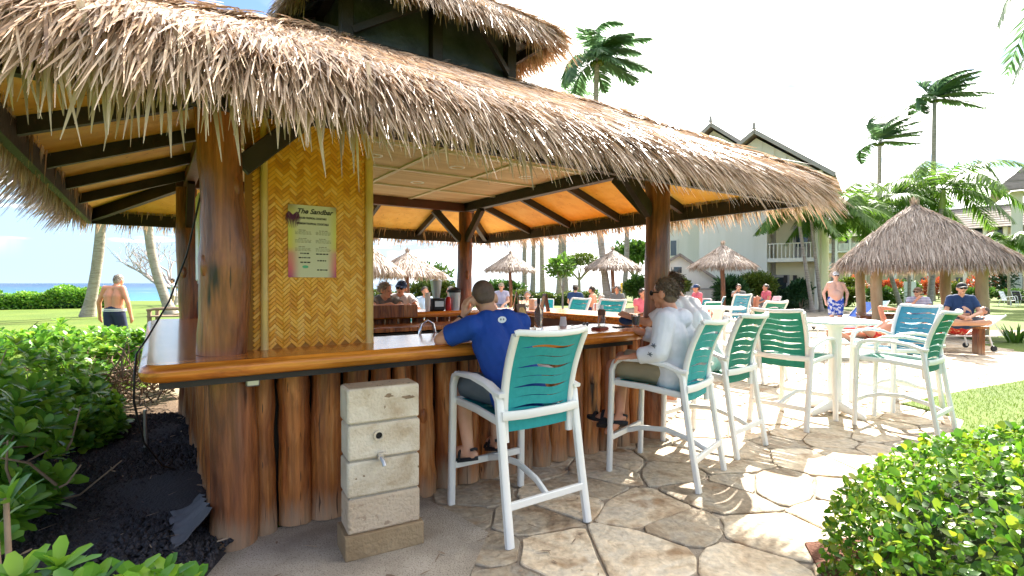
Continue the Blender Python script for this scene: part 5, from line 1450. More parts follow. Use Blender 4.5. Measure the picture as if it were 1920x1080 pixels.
# bright arching palms by the building
gb = 'bright green garden palms by the pavilion'
def bright(lab, xb, yb_, xt, yt, Y, nf, FL, seed, shaft=.8, LL=.62, r=.10):
    palm(lab, at(xb, Y), at(xt, Y, hz(yt, Y)), r, r * .8, int(nf * 1.25), FL * 1.25, LL * 1.15, (.18, 0, 0), seed, MT['frond_lt'], shaft=shaft, name='garden_palm', group=gb, droop=1.05, nl=58, w=.07, elr=(.15, 1.35), hang=.5)
bright('slender garden palm leaning left at the white building corner', 1524, 0, 1499, 425, 27, 8, 2.2, 41)
bright('slender garden palm beside the first, behind the eave corner', 1541, 0, 1520, 410, 27.5, 8, 2.2, 42)
bright('garden palm with straight dark trunk at the bar roof\'s right corner', 1562, 0, 1562, 428, 29, 10, 2.9, 43, .9, .8)
bright('garden palm with pale green shaft left of the pavilion peak', 1690, 0, 1642, 430, 31, 12, 3.3, 44, 1.0, .85, .13)
bright('big garden palm with arching fronds right of the pavilion peak', 1742, 0, 1764, 392, 30, 13, 3.6, 45, 1.1, .95, .14)
bright('garden palm behind the pavilion, its crown between the two larger ones', 1704, 0, 1705, 396, 33, 11, 3.2, 46, .9, .85, .12)
bright('yellowish garden palm in front of the right-hand building', 1893, 0, 1890, 470, 36, 9, 1.9, 47, .6, .8, .09)
# frond tips hanging into the top right corner
palm('nearby palm whose drooping frond tips hang into the top right corner', (8.5, 6.6, 0), (8.05, 6.9, 5.95), .16, .12, 11, 2.2, .62, (.1, 0, 0), 51, MT['frond'], shaft=.0, name='coconut_palm', droop=1.5, nl=30, w=.05)

def foliage(name, mt, parent, c, rad, n, L, W, seed, squash=1.0, shell=.55, up=.5, lobes=7, holes=.0, kind='stuff', trunk_clear=0):
    """leaf clumps scattered through a lobed crown"""
    g = np.random.default_rng(seed)
    lob = unit(g.normal(0, 1, (lobes, 3))); lob[:, 2] = np.abs(lob[:, 2]) * .8
    cen = lob * np.array(rad) * .48; rs = g.uniform(.42, .62, lobes)
    which = g.integers(0, lobes, n)
    d = unit(g.normal(0, 1, (n, 3))); rr = (shell + (1 - shell) * g.random(n)) * (1 + .12 * np.sin(d[:, 0] * 9 + which) * np.sin(d[:, 1] * 8))
    P = cen[which] + d * np.array(rad) * (rs[which] * rr)[:, None]
    P = P + np.array(c)
    D = d + np.array([0, 0, up]) + g.normal(0, .5, (n, 3)); Nn = np.array([0, 0, 1.0]) + d * .6 + g.normal(0, .4, (n, 3))
    V, Q = leaves(P, D, Nn, g.uniform(.6, 1.2, n) * L, g.uniform(.7, 1.2, n) * W)
    o = link(name, npmesh(name, V, Q, mt), parent)
    if kind: o['kind'] = kind
    return o

def bush(label, loc, rad, n, L, W, mt, seed, name='bush', cat='bush', group=None, h0=.0):
    t = thing(name, label, cat, loc, 0, group)
    q = random.Random(seed)
    for k in range(5):
        a = q.uniform(0, 6.28); MB().tube([(0, 0, -.02), (.2 * rad[0] * math.cos(a), .2 * rad[1] * math.sin(a), rad[2] * .5 + h0), (.5 * rad[0] * math.cos(a), .5 * rad[1] * math.sin(a), rad[2] * 1.0 + h0)], [.025, .018, .01], 6).build('stem', MT['twig'], t, smooth=60)
    foliage('foliage', mt, t, (0, 0, rad[2] * .75 + h0), rad, n, L, W, seed)
    return t
bush('rounded yellow-green bush right of the last thatched umbrella', at(1413, 27), (1.15, .9, .95), 5200, .17, .07, MT['yshrub'], 61, h0=.55)
bush('rounded green bush against the left side of the thick bar post', at(1197, 31), (1.5, 1.1, 1.0), 5200, .18, .08, MT['shrub'], 62, h0=.35)
bush('yellow-green bush beside the small gabled shed', at(1276, 26), (.6, .5, .6), 1800, .15, .07, MT['yshrub'], 63, h0=.8)
bush('low round bush by the sea behind the umbrella pole', at(945, 40), (2.2, 1.2, 1.0), 3000, .24, .12, MT['shrub'], 64)
bush('dark leafy plant with red tips at the white building corner', at(1502, 28), (.7, .5, .8), 1800, .25, .09, MT['far_hedge'], 65, h0=.3)
bush('dark fern-like plant behind the last umbrella pole', at(1366, 26), (.9, .6, .9), 1500, .45, .08, MT['far_hedge'], 66, h0=.2)
bush('broad leafy shrub behind the people across the bar', at(806, 29), (1.9, 1.0, .9), 3600, .25, .1, MT['yshrub'], 67, h0=.2)
# flower beds along the far lawn
gf = 'flowering shrubs along the far gallery'
k = 0
for (px, Y, rx, hz_, mt, lab) in [
        (1592, 45, 1.4, 1.2, 'yshrub', 'yellow-green shrub left of the standing man'), (1585, 34, .9, .7, 'yshrub', 'small pale shrub behind the standing man'),
        (1604, 48, 1.2, 1.3, 'flower', 'orange and red leaved shrub beside the standing man'), (1664, 46, 1.6, 1.2, 'flower', 'coppery shrub seen between the pavilion posts'),
        (1702, 47, 1.2, 1.1, 'shrub', 'green shrub under the pavilion roof beside the white sign'), (1760, 49, 1.7, 1.3, 'flower', 'reddish shrub behind the woman in stripes'),
        (1790, 46, 1.2, 1.0, 'yshrub', 'yellow shrub behind the seated couple'), (1850, 45, 1.8, 1.4, 'flower', 'reddish leafy shrub right of the navy-shirted man'),
        (1880, 43, 1.5, 1.9, 'far_hedge', 'tall dark shrub before the right-hand building'), (1840, 41, 1.7, .7, 'shrub', 'low grey-green border shrub right of the pavilion'), (1900, 40, 1.7, .6, 'shrub', 'low border shrub by the white patio chair'),
        (1655, 33, 1.5, .7, 'shrub', 'low clipped shrub behind the pavilion bench'), (1690, 36, 1.5, .6, 'yshrub', 'low variegated shrub in the lawn behind the woman')]:
    bush(lab, at(px, Y), (rx, rx * .6, hz_), 1300, .26, .11, MT[mt], 80 + k, 'flowering_shrub' if mt == 'flower' else 'shrub', 'shrub', gf); k += 1
# small bright plumeria-like sapling and spreading tree seen under the eave
def small_tree(label, base, hc, rad, n, L, W, mt, seed, tr, name, branches=6, spread=.7, twig=None):
    t = thing(name, label, 'tree', base)
    q = random.Random(seed); m_ = twig or MT['trunk']
    MB().tube([(0, 0, -.05), (.05 * tr, 0, hc * .3), (0, 0, hc * .55)], [tr * 1.3, tr, tr * .8], 8).build('trunk', m_, t, smooth=60)
    for k in range(branches):
        a = 2 * math.pi * k / branches + q.uniform(-.3, .3); e = spread * q.uniform(.5, 1)
        p0 = Vector((0, 0, hc * .5)); p1 = p0 + Vector((math.cos(a) * rad[0] * e * .6, math.sin(a) * rad[1] * e * .6, hc * .3)); p2 = p0 + Vector((math.cos(a) * rad[0] * e * 1.1, math.sin(a) * rad[1] * e * 1.1, hc * .5 * q.uniform(.8, 1.1)))
        MB().tube([p0, p1, p2], [tr * .6, tr * .4, tr * .18], 6).build('limb', m_, t, smooth=60)
    foliage('crown', mt, t, (0, 0, hc), rad, n, L, W, seed)
    return t
small_tree('small bright sapling with glossy leaves in the hedge beyond the bar', at(1055, 27), 2.2, (.95, .8, .75), 520, .34, .11, MT['frond_lt'], 71, .05, 'sapling', 5)
small_tree('small leafy tree behind the people across the bar', at(812, 31), 1.9, (1.2, .9, .7), 520, .36, .12, MT['frond_lt'], 72, .05, 'sapling', 5)
small_tree('flat-topped spreading tree beyond the hedge under the eave', at(1086, 52), 3.6, (2.4, 2.0, 1.0), 4200, .20, .11, MT['yshrub'], 73, .16, 'spreading_tree', 8, 1.0)
small_tree('dark broadleaf tree beside the thick bar post', at(1190, 45), 3.9, (2.2, 1.5, 1.3), 1800, .45, .2, MT['shrub'], 74, .15, 'broadleaf_tree', 6)

# bare twiggy tree by the beach
t = thing('bare_tree', 'leafless grey tree with fine twigs behind the curved palm trunk', 'tree', at(325, 36))
q = random.Random(12)
segs = []
def grow(p, d, L, r, depth):
    pts = [p]; dd = d
    for i in range(4):
        dd = (dd + Vector((q.uniform(-.3, .3), q.uniform(-.3, .3), q.uniform(-.12, .22)))).normalized(); pts.append(pts[-1] + dd * L / 4)
    segs.append((pts, [r, r * .9, r * .8, r * .72, r * .62], depth))
    if depth < 5:
        for k in range(3 if depth < 2 else q.choice([2, 3])):
            nd = (dd + Vector((q.uniform(-1, 1), q.uniform(-1, 1), q.uniform(-.35, .75))) * .85).normalized()
            grow(pts[q.choice([2, 3, 4, 4])], nd, L * q.uniform(.58, .8), r * .58, depth + 1)
MB().tube([(0, 0, -.1), (.1, 0, .7), (-.05, 0, 1.2)], [.3, .22, .2], 10).build('trunk', MT['greytwig'], t, smooth=60)
for a in (165, 140, 60, 20, 100, -60, 200): grow(Vector((-.05, 0, 1.1)), Vector((math.cos(RAD(a)), math.sin(RAD(a)) * .7, .42)).normalized(), 2.0, .11, 1)
tw = MB()
for pts, rr, dp in segs:
    if dp <= 1: MB().tube(pts, rr, 7).build('limb', MT['greytwig'], t, smooth=60)
    else: tw.tube(pts, [max(x, .012) for x in rr], 4, cap=False)
o = tw.build('twigs', MT['greytwig'], t, smooth=0); o['kind'] = 'stuff'

# hedges ------------------------------------------------------------------
def hedge_run(label, a, b, wd, h, n, L, W, mt, seed, name='hedge', group=None, wav=.15, th=.5):
    a = Vector(a); b = Vector(b); c = (a + b) / 2; d = b - a; ln = d.length; ang = math.atan2(d.y, d.x)
    t = thing(name, label, 'hedge', (c.x, c.y, 0), ang, group)
    g = np.random.default_rng(seed)
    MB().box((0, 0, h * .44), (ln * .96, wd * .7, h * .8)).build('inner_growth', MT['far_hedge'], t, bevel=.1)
    x = g.uniform(-.5, .5, n) * ln; th_ = g.uniform(0, math.pi, n)
    rad = 1 - .22 * g.random(n) ** 2
    hh = h * (1 + wav * np.sin(x * 1.3 + seed) + wav * .6 * np.sin(x * 3.7 + 2))
    ce, se = np.cos(th_), np.sin(th_)
    y = np.sign(ce) * np.abs(ce) ** .6 * wd / 2 * rad; z = np.abs(se) ** .55 * hh * rad
    P = np.stack([x, y, z], 1)
    O = np.stack([np.zeros(n), ce, se], 1)
    D = O + g.normal(0, .6, (n, 3)); Nn = O + np.array([0, 0, .7]) + g.normal(0, .5, (n, 3))
    V, Q = leaves(P, D, Nn, g.uniform(.6, 1.2, n) * L, g.uniform(.7, 1.2, n) * W)
    o = link('leaves', npmesh('leaves', V, Q, mt), t); o['kind'] = 'stuff'
    return t
hedge_run('dark clipped hedge in front of the white building', at(1440, 31), at(1558, 31.5), 1.2, 1.08, 5200, .12, .06, MT['far_hedge'], 91, wav=.02)
hedge_run('low bright hedge along the beach beyond the umbrellas', at(660, 36), at(1120, 36), 1.6, .80, 9000, .2, .09, MT['yshrub'], 92)
hedge_run('beach naupaka hedge between the left lawn and the sea', at(-130, 29), at(212, 33), 2.6, 1.02, 11000, .17, .09, MT['naupaka'], 93, wav=.22)

# rounded hedge in the right foreground: 300 nearest leaves are single, the rest one mass
hg = thing('rounded_hedge', 'big rounded hedge of glossy green and yellow leaves in the near right corner', 'hedge', (3.05, 2.35, 0), 0)
rx_, ry_, rz_ = 1.50, 1.02, .80
g = np.random.default_rng(101)
n = 14500
u_ = g.uniform(-1, 1, n); ph_ = g.uniform(0, 2 * math.pi, n)
zc = g.random(n) ** .8
sx_ = np.sqrt(np.maximum(0, 1 - zc ** 2.6))
lump = 1 + .018 * np.sin(5 * ph_ + 3 * zc) + .015 * np.sin(11 * ph_) * np.cos(8 * zc)
dep = 1 - .16 * g.random(n) ** 2.2
P = np.stack([np.cos(ph_) * sx_ * rx_ * lump * dep, np.sin(ph_) * sx_ * ry_ * lump * dep, zc * rz_ * lump * dep], 1)
O = unit(P / np.array([rx_, ry_, rz_]) ** 2)
D = unit(O * .42 + g.normal(0, .75, (n, 3)) + np.array([0, 0, .2])); Nn = O + np.array([0, 0, .35]) + g.normal(0, .42, (n, 3))
V, Q = leaves(P, D, Nn, g.uniform(.42, 1.3, n) * .047, g.uniform(.6, 1.2, n) * .034, .18, .2)
Vr = V.reshape(n, 12, 3)
wpos = P + np.array([3.05, 2.35, 0]); dist = np.linalg.norm(wpos - np.array([0, 0, H]), axis=1)
inview = (np.abs(wpos[:, 0] / wpos[:, 1]) < .97) & ((H - wpos[:, 2]) / wpos[:, 1] < .55) & (O[:, 1] * -1 + O[:, 2] * .7 > .2)
sel = np.argsort(np.where(inview, dist, 99) - dep * .3)[:292]
mask = np.ones(n, bool); mask[sel] = False
qq = Q.reshape(6, n, 4)
rest = np.concatenate([qq[k][mask] for k in range(6)])
used = np.unique(rest); remap = np.full(len(V), -1); remap[used] = np.arange(len(used))
o = link('leaves', npmesh('leaves', V[used], remap[rest], MT['hedge'], True), hg); o['kind'] = 'stuff'
hl = MT['hedge'].copy(); hl.name = 'hedge_leaf'
for nd in hl.node_tree.nodes:
    if nd.type == 'MIX' and nd.data_type == 'FLOAT':
        oi = next(x for x in hl.node_tree.nodes if x.type == 'OBJECT_INFO')
        src = nd.inputs[3].links[0].from_node
        hl.node_tree.links.new(oi.outputs['Random'], src.inputs['Value'])
ql = np.array([qq[k][0] - 0 for k in range(6)])
ql = ql - ql.min()
for i in sel: link('leaf', npmesh('leaf', Vr[i] - P[i], ql, hl, True), hg, P[i])
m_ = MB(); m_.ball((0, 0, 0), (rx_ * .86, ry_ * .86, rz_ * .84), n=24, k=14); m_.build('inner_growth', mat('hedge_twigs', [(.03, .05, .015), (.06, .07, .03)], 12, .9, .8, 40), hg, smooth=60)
MBm = MB(); MBm.prism([(1.66, 2.95), (1.50, 2.4), (1.5, 1.2), (2.2, 1.0), (2.4, 3.1)], -.01, .03); structure('mulch_bed', MBm, mat('red_mulch', [(.13, .05, .03), (.24, .11, .07)], 30, .95, .9, 60))

# naupaka: rosettes of big leaves on stems
def rosettes(root, pts, dirs, LL, WW, seed, nper=9, single=0, mt=None):
    g = np.random.default_rng(seed); P, D, Nn, Ls, Ws = [], [], [], [], []
    for p, d in zip(pts, dirs):
        d = np.array(d) / np.linalg.norm(d); a0 = g.uniform(0, 6.28)
        s = np.cross(d, [.3, .2, .93]); s /= np.linalg.norm(s) + 1e-9; t_ = np.cross(d, s)
        sc = g.uniform(.75, 1.15)
        for k in range(nper):
            a = a0 + k * 2.4; tilt = .35 + .85 * (1 - k / nper) + g.normal(0, .1)
            o_ = s * math.cos(a) + t_ * math.sin(a)
            P.append(np.array(p) - d * .03 * (1 - k / nper)); D.append(d * math.cos(tilt) + o_ * math.sin(tilt)); Nn.append(d * math.sin(tilt) - o_ * math.cos(tilt) + np.array([0, 0, .2]))
            Ls.append(LL * sc * (.65 + .45 * (1 - k / nper)) * g.uniform(.85, 1.15)); Ws.append(WW * sc * g.uniform(.85, 1.15))
    V, Q = leaves(P, D, Nn, np.array(Ls), np.array(Ws), .22, .18)
    return V, Q, np.array(P)
nl_ = MT['naupaka'].copy(); nl_.name = 'naupaka_leaf'
for nd in nl_.node_tree.nodes:
    if nd.type == 'MIX' and nd.data_type == 'FLOAT':
        oi = next(x for x in nl_.node_tree.nodes if x.type == 'OBJECT_INFO'); src = nd.inputs[3].links[0].from_node
        nl_.node_tree.links.new(oi.outputs['Random'], src.inputs['Value'])
def split_leaves(root, V, Q, P, nsingle, mt, lmt, score):
    n = len(P); qq = Q.reshape(6, n, 4); Vr = V.reshape(n, 12, 3)
    sel = np.argsort(score)[:nsingle]; mask = np.ones(n, bool); mask[sel] = False
    if mask.any():
        rest = np.concatenate([qq[k][mask] for k in range(6)]); used = np.unique(rest); rm = np.full(len(V), -1); rm[used] = np.arange(len(used))
        o = link('leaves', npmesh('leaves', V[used], rm[rest], mt, True), root); o['kind'] = 'stuff'
    ql = np.array([qq[k][0] for k in range(6)]); ql = ql - ql.min()
    for i in sel: link('leaf', npmesh('leaf', Vr[i] - P[i], ql, lmt, True), root, P[i])
def shrub_mass(label, blobs, n, LL, WW, seed, nsingle, loc, twigs=160, twzone=None):
    t = thing('naupaka_shrub', label, 'shrub', loc)
    g = np.random.default_rng(seed); pts, dirs = [], []
    lo = np.array(loc)
    while len(pts) < n:
        b = blobs[g.integers(0, len(blobs))]; c = np.array(b[0]); r = np.array(b[1])
        d = unit(g.normal(0, 1, 3)); 
        if d[2] < -.25: continue
        p = c + d * r * g.uniform(.72, 1.04)
        if p[2] < .06: continue
        if any(np.sum(((p - np.array(b2[0])) / np.array(b2[1])) ** 2) < .42 for b2 in blobs): continue
        pts.append(p - lo); dirs.append(d * .8 + np.array([0, 0, .8]) + g.normal(0, .25, 3))
    V, Q, P = rosettes(t, pts, dirs, LL, WW, seed)
    dist = np.linalg.norm(P + lo - np.array([0, 0, H]), axis=1) + np.where((P + lo)[:, 0] / (P + lo)[:, 1] < -.985, 50, 0)
    split_leaves(t, V, Q, P, nsingle, MT['naupaka'], nl_, dist)
    tw_ = MB(); q_ = random.Random(seed)
    for k in range(twigs):
        if twzone and k % 8: c, r = twzone
        else: c, r = q_.choice(blobs)[:2]
        p = Vector(c) + Vector((q_.uniform(-1, 1) * r[0], q_.uniform(-1, 1) * r[1], q_.uniform(-.6, .5) * r[2])) * .8
        d = Vector((q_.uniform(-1, 1), q_.uniform(-1, 1), q_.uniform(-.2, 1))).normalized(); L = q_.uniform(.15, .40)
        p0 = p - Vector(loc); p1 = p0 + d * L * .5 + Vector((0, 0, q_.uniform(-.05, .08))); p2 = p0 + d * L + Vector((q_.uniform(-.1, .1), q_.uniform(-.1, .1), q_.uniform(-.05, .15)))
        tw_.tube([p0, p1, p2], [.009, .007, .004], 5, cap=False)
    o = tw_.build('twigs', MT['twig'], t, smooth=60); o['kind'] = 'stuff'
    return t
shrub_mass('large green naupaka shrub spreading left of the black gravel, brown twigs showing',
    [((-5.0, 6.9, .42), (.85, .7, .50)), ((-6.2, 7.3, .42), (1.1, .9, .55)), ((-5.6, 6.2, .40), (.9, .8, .5)), ((-5.4, 5.3, .40), (1.0, .8, .52)), ((-6.6, 6.2, .4), (1.1, 1.0, .6)), ((-4.45, 5.0, .22), (.55, .55, .30)), ((-4.7, 4.2, .38), (.75, .7, .5)), ((-3.95, 4.65, .16), (.35, .4, .2))],
    1150, .125, .058, 201, 150, (-5.3, 5.8, 0), 330, ((-4.6, 6.1, .34), (.75, .5, .4)))
shrub_mass('near green naupaka plant at the left edge beside the gravel',
    [((-3.35, 3.15, .35), (.55, .6, .48)), ((-3.9, 3.6, .45), (.6, .6, .5)), ((-2.95, 2.75, .22), (.35, .4, .28))], 210, .135, .058, 202, 140, (-3.4, 3.2, 0), 30)
# plants right in front at the bottom left: every leaf single
t = thing('naupaka_plant', 'fresh green naupaka rosettes across the bottom left corner, closest to the viewer', 'plant', (-1.25, 1.35, 0))
pts = [tuple(at(x, Y, hz(y, Y))) for x, y, Y in ((105, 1062, 1.45), (30, 1092, 1.40), (175, 1095, 1.5), (238, 1092, 1.55), (305, 1078, 1.6), (352, 1100, 1.62), (130, 1115, 1.38), (275, 1120, 1.5), (8, 935, 1.9), (-25, 980, 2.0), (-20, 860, 1.8))]
g = np.random.default_rng(7)
dirs = [(g.normal(0, .25), g.normal(-.1, .2), 1) for _ in pts]
lo = np.array((-1.25, 1.35, 0))
V, Q, P = rosettes(t, [np.array(p) - lo for p in pts], dirs, .115, .046, 205, 10)
split_leaves(t, V, Q, P, len(P), MT['naupaka'], nl_, np.arange(len(P)))
for p in pts:
    p_ = Vector(p) - Vector(lo); b_ = Vector((p_.x * .5 - .1, p_.y * .5, -.02))
    MB().tube([b_, b_.lerp(p_, .5) + Vector((.03, .02, .02)), p_], [.013, .011, .009], 7).build('stem', MT['twig'], t, smooth=60)
# spiky plant at the right edge of the lawn
t = thing('strap_leaf_plant', 'clump of dark strap leaves at the right edge of the lawn', 'plant', at(1905, 13.2))
g = np.random.default_rng(44); n = 46
a = g.uniform(0, 6.28, n); P = np.stack([.18 * np.cos(a) * g.random(n), .18 * np.sin(a) * g.random(n), 0 * a], 1); D = np.stack([np.cos(a) * .45, np.sin(a) * .45, np.ones(n)], 1)
V, Q = blades(P, D, np.stack([np.cos(a), np.sin(a), 0 * a], 1), g.uniform(.35, .75, n), .05, .25, 4, .4, .1)
V = V.reshape(n, 10, 3); ql = np.array([[2 * k, 2 * k + 1, 2 * k + 3, 2 * k + 2] for k in range(4)])
for i in range(n): link('leaf', npmesh('leaf', V[i], ql, MT['shrub']), t)

# ================================================================== BUILDINGS
def gable_house(name, label, A, dirv, w, wall_top, apex, depth, m_wall, overh=.6):
    """front wall starts at A and runs along dirv; house extends behind"""
    d = Vector((dirv[0], dirv[1], 0)).normalized(); ang = math.atan2(d.y, d.x)
    t = thing(name, label, 'building', (A[0], A[1], 0), ang)
    return t
# white three-storey wing with gable end ; local x runs left-to-right along the facade, y goes back
fx = Vector((.82, -.57, 0)); ang = math.atan2(fx.y, fx.x)
R0 = Vector((16.9, 29.0, 0))
bl = thing('gabled_building', 'white gabled apartment wing with an open cream stair bay', 'building', R0 - fx * 6.5, ang)
WT, AP = 7.75, 10.25
MB().box((1.95, 4, WT / 2), (3.9, 7.0, WT)).build('wall', MT['wall_white'], bl)
MB().box((5.4, 4.6, WT / 2), (2.4, 5.8, WT)).build('bay_wall', MT['wall_cream'], bl)
MB().box((6.42, 1.1, WT / 2), (.16, .9, WT)).build('corner_column', MT['wall_white'], bl)
for z in (2.85, 5.5):
    MB().box((5.2, 1.1, z), (2.55, 1.3, .22)).build('balcony_slab', MT['wall_white'], bl)
    f = MB().box((5.2, .50, z + .95), (2.5, .06, .06)).build('railing', MT['wall_white'], bl)
    for k in range(12): MB().box((4.05 + k * .21, .50, z + .52), (.05, .04, .84)).build('baluster', MT['wall_white'], f)
for (x, z) in ((4.5, 1.0), (5.6, 3.9), (5.6, 6.5)):
    f = MB().box((x, 1.66, z), (.9, .08, 2.0)).build('door', MT['trim'], bl); MB().box((x, 1.60, z + .3), (.6, .03, 1.1)).build('pane', MT['glass'], f)
for (x, z) in ((4.75, 1.75), (5.25, 1.75)): MB().box((x, 1.62, z), (.2, .12, .45)).build('wall_lantern', MT['dark'], bl)
# gable triangle with battens
MB().add([(-.2, .45, WT), (6.6, .45, WT), (3.3, .45, AP - .12), (-.2, 7.5, WT), (6.6, 7.5, WT), (3.3, 7.5, AP - .12)], [(0, 1, 2), (5, 4, 3), (0, 3, 4, 1), (1, 4, 5, 2), (2, 5, 3, 0)]).build('gable', MT['wall_white'], bl, smooth=0)
for k in range(10):
    x = .35 + k * .65; zt = AP - .15 - abs(x - 3.3) * .75
    if zt > WT + .1: MB().box((x, .42, (WT + zt) / 2), (.05, .05, zt - WT)).build('batten', MT['wall_white'], bl)
def gable_roof(t, x0, x1, xm, ze, za, y0, y1, m=None):
    for s_, xe in ((-1, x0), (1, x1)):
        a, b = Vector((xe, 0, ze)), Vector((xm, 0, za)); nrm = Vector((-(b - a).z, 0, (b - a).x)).normalized() * (1 if s_ < 0 else -1) * .12
        V = [(xe, y0, ze), (xm, y0, za), (xm, y1, za), (xe, y1, ze)]; V2 = [(v[0] + 0, v[1], v[2] + .16) for v in V]
        rf = MB().add(V + V2, [(0, 1, 2, 3), (7, 6, 5, 4), (0, 4, 5, 1), (1, 5, 6, 2), (2, 6, 7, 3), (3, 7, 4, 0)]).build('roof_slope', m or MT['roof_shake'], t, smooth=0)
        MB().bar((xe, y0 - .04, ze + .04), (xm, y0 - .04, za + .04), .06, .22).build('bargeboard', MT['trim'], t)
    MB().tube([(xm, y0 - .1, za + .15), (xm, y0 - .1, za + .55)], [.12, .06], 8).build('ridge_finial', MT['trim'], t)
gable_roof(bl, -.75, 7.35, 3.3, 7.35, 10.35, -.15, 8)
MB().box((3.3, .2, 7.65), (6.9, .5, .15)).build('eave_trim', MT['wall_cream'], bl)
# second, farther gable to the left
b2 = thing('gabled_building', 'taller white gabled wing farther left, with a louvred vent high in its gable', 'building', Vector((16.9, 29.0, 0)) - fx * 9.3 + Vector((.57, .82, 0)) * 1.8, ang)
MB().box((3.2, 4, 4.3), (7.4, 7, 8.6)).build('wall', MT['wall_white'], b2)
MB().add([(-.5, .48, 8.6), (6.9, .48, 8.6), (3.2, .48, 11.5), (-.5, 7.5, 8.6), (6.9, 7.5, 8.6), (3.2, 7.5, 11.5)], [(0, 1, 2), (5, 4, 3), (0, 3, 4, 1), (1, 4, 5, 2), (2, 5, 3, 0)]).build('gable', MT['wall_white'], b2, smooth=0)
gable_roof(b2, -1.1, 7.5, 3.2, 8.25, 11.7, -.15, 8)
v_ = MB().box((3.0, .45, 9.8), (.5, .06, 1.3)).build('vent_frame', MT['trim'], b2)
for k in range(9): MB().box((3.0, .42, 9.28 + k * .13), (.44, .05, .05)).build('louvre', MT['wall_white'], v_)
for (x, z) in ((.4, 3.9), (.4, 6.4), (4.9, 3.8)):
    f = MB().box((x, .46, z), (1.0, .08, 1.2)).build('window', MT['wall_white'], b2); MB().box((x, .41, z), (.82, .03, 1.02)).build('pane', MT['glass'], f)
    MB().box((x, .40, z), (.05, .04, 1.02)).build('muntin', MT['wall_white'], f)
# lower link between the two wings with a stair window
MB().box((4.9, .0, 2.6), (1.3, 1.4, 5.2)).build('stair_bay', MT['wall_cream'], b2)
f = MB().box((5.1, -.72, 3.6), (.5, .06, .7)).build('window', MT['trim'], b2); MB().box((5.1, -.76, 3.6), (.4, .03, .6)).build('pane', MT['glass'], f)
MB().box((5.0, -.3, 5.0), (2.6, 2.0, .25)).build('ledge', MT['wall_white'], b2)
# small gabled shed with a long sloping roof
sh = thing('garden_shed', 'small cream gabled shed with a long dark sloping roof', 'shed', at(1243, 28), RAD(-14))
MB().add([(0, 0, 0), (2.8, 0, 0), (2.8, 0, 1.55), (.85, 0, 2.95), (0, 0, 2.45), (0, 3, 0), (2.8, 3, 0), (2.8, 3, 1.55), (.85, 3, 2.95), (0, 3, 2.45)], [(0, 1, 2, 3, 4), (9, 8, 7, 6, 5), (0, 5, 6, 1), (1, 6, 7, 2), (2, 7, 8, 3), (3, 8, 9, 4), (4, 9, 5, 0)]).build('wall', MT['wall_white'], sh, smooth=0)
MB().bar((-.2, 1.3, 2.42), (.87, 1.3, 3.03), 3.2, .12, up=(-.5, 0, 1)).build('roof_slope', MT['roof_shake'], sh, smooth=0)
MB().bar((.83, 1.3, 3.03), (3.05, 1.3, 1.45), 3.2, .12, up=(.5, 0, 1)).build('roof_slope', MT['roof_shake'], sh, smooth=0)
f = MB().box((.75, -.03, 2.2), (.5, .06, .42)).build('window', MT['wall_white'], sh); MB().box((.75, -.07, 2.2), (.4, .03, .32)).build('pane', MT['glass'], f)
MB().box((1.4, -.02, 1.2), (2.8, .05, .07)).build('band', MT['trim'], sh)
for k in range(6): MB().box((.3 + k * .45, -.015, .6), (.04, .03, 1.15)).build('batten', MT['wall_white'], sh)

# long two-storey gallery with shake roof
gal = thing('gallery_building', 'long two-storey gallery building with white railings and a shake roof', 'building', at(1520, 82), math.atan2(at(1925, 62).y - 82, at(1925, 62).x - at(1520, 82).x))
GL = (at(1925, 62) - at(1520, 82)).length
MB().box((GL / 2, 4.5, 4.2), (GL, 6, 8.4)).build('wall', MT['wall_cream'], gal)
for z in (3.55, 6.25): MB().box((GL / 2, .75, z), (GL, 2.0, .3)).build('balcony_slab', MT['wall_white'], gal)
nb = 13
for i in range(nb + 1):
    MB().box((i * GL / nb, -.1, 4.2), (.35, .35, 8.4)).build('column', MT['wall_white'], gal)
for i in range(nb):
    x0 = i * GL / nb + .3; x1 = (i + 1) * GL / nb - .3
    for z in (0, 3.7, 6.4):
        f = MB().box(((x0 + x1) / 2, 1.45, z + 1.25), ((x1 - x0) * .62, .1, 2.1)).build('window', MT['trim'], gal)
        MB().box(((x0 + x1) / 2, 1.38, z + 1.25), ((x1 - x0) * .55, .04, 1.9)).build('pane', MT['glass'], f)
        if z:
            rl = MB().box(((x0 + x1) / 2, -.15, z + 1.0), (x1 - x0, .12, .1)).build('railing', MT['wall_white'], gal)
            MB().box(((x0 + x1) / 2, -.15, z + .15), (x1 - x0, .1, .1)).build('bottom_rail', MT['wall_white'], rl)
            bb = MB()
            nbal = 11
            for k in range(nbal): bb.box((x0 + (k + .5) * (x1 - x0) / nbal, -.15, z + .57), (.19, .08, .8))
            o = bb.build('balusters', MT['wall_white'], rl, smooth=0); o['kind'] = 'stuff'
rr_ = MB()
for k in range(9):
    t0, t1 = k / 9, (k + 1) / 9
    z0_, z1_ = 8.4 + 3.0 * t0, 8.4 + 3.0 * t1; y0_, y1_ = -1.0 + 4.6 * t0, -1.0 + 4.6 * t1
    rr_.add([(-1, y0_, z0_), (GL + 1, y0_, z0_), (GL + 1, y1_, z1_ - .05), (-1, y1_, z1_ - .05), (-1, y0_, z0_ - .1), (GL + 1, y0_, z0_ - .1)], [(0, 1, 2, 3), (4, 5, 1, 0)])
rr_.build('roof', MT['roof_shake'], gal, smooth=0)
MB().add([(-1, 3.6, 11.38), (GL + 1, 3.6, 11.38), (GL + 1, 8.2, 8.4), (-1, 8.2, 8.4)], [(0, 1, 2, 3)]).build('roof_slope', MT['roof_shake'], gal, smooth=0)
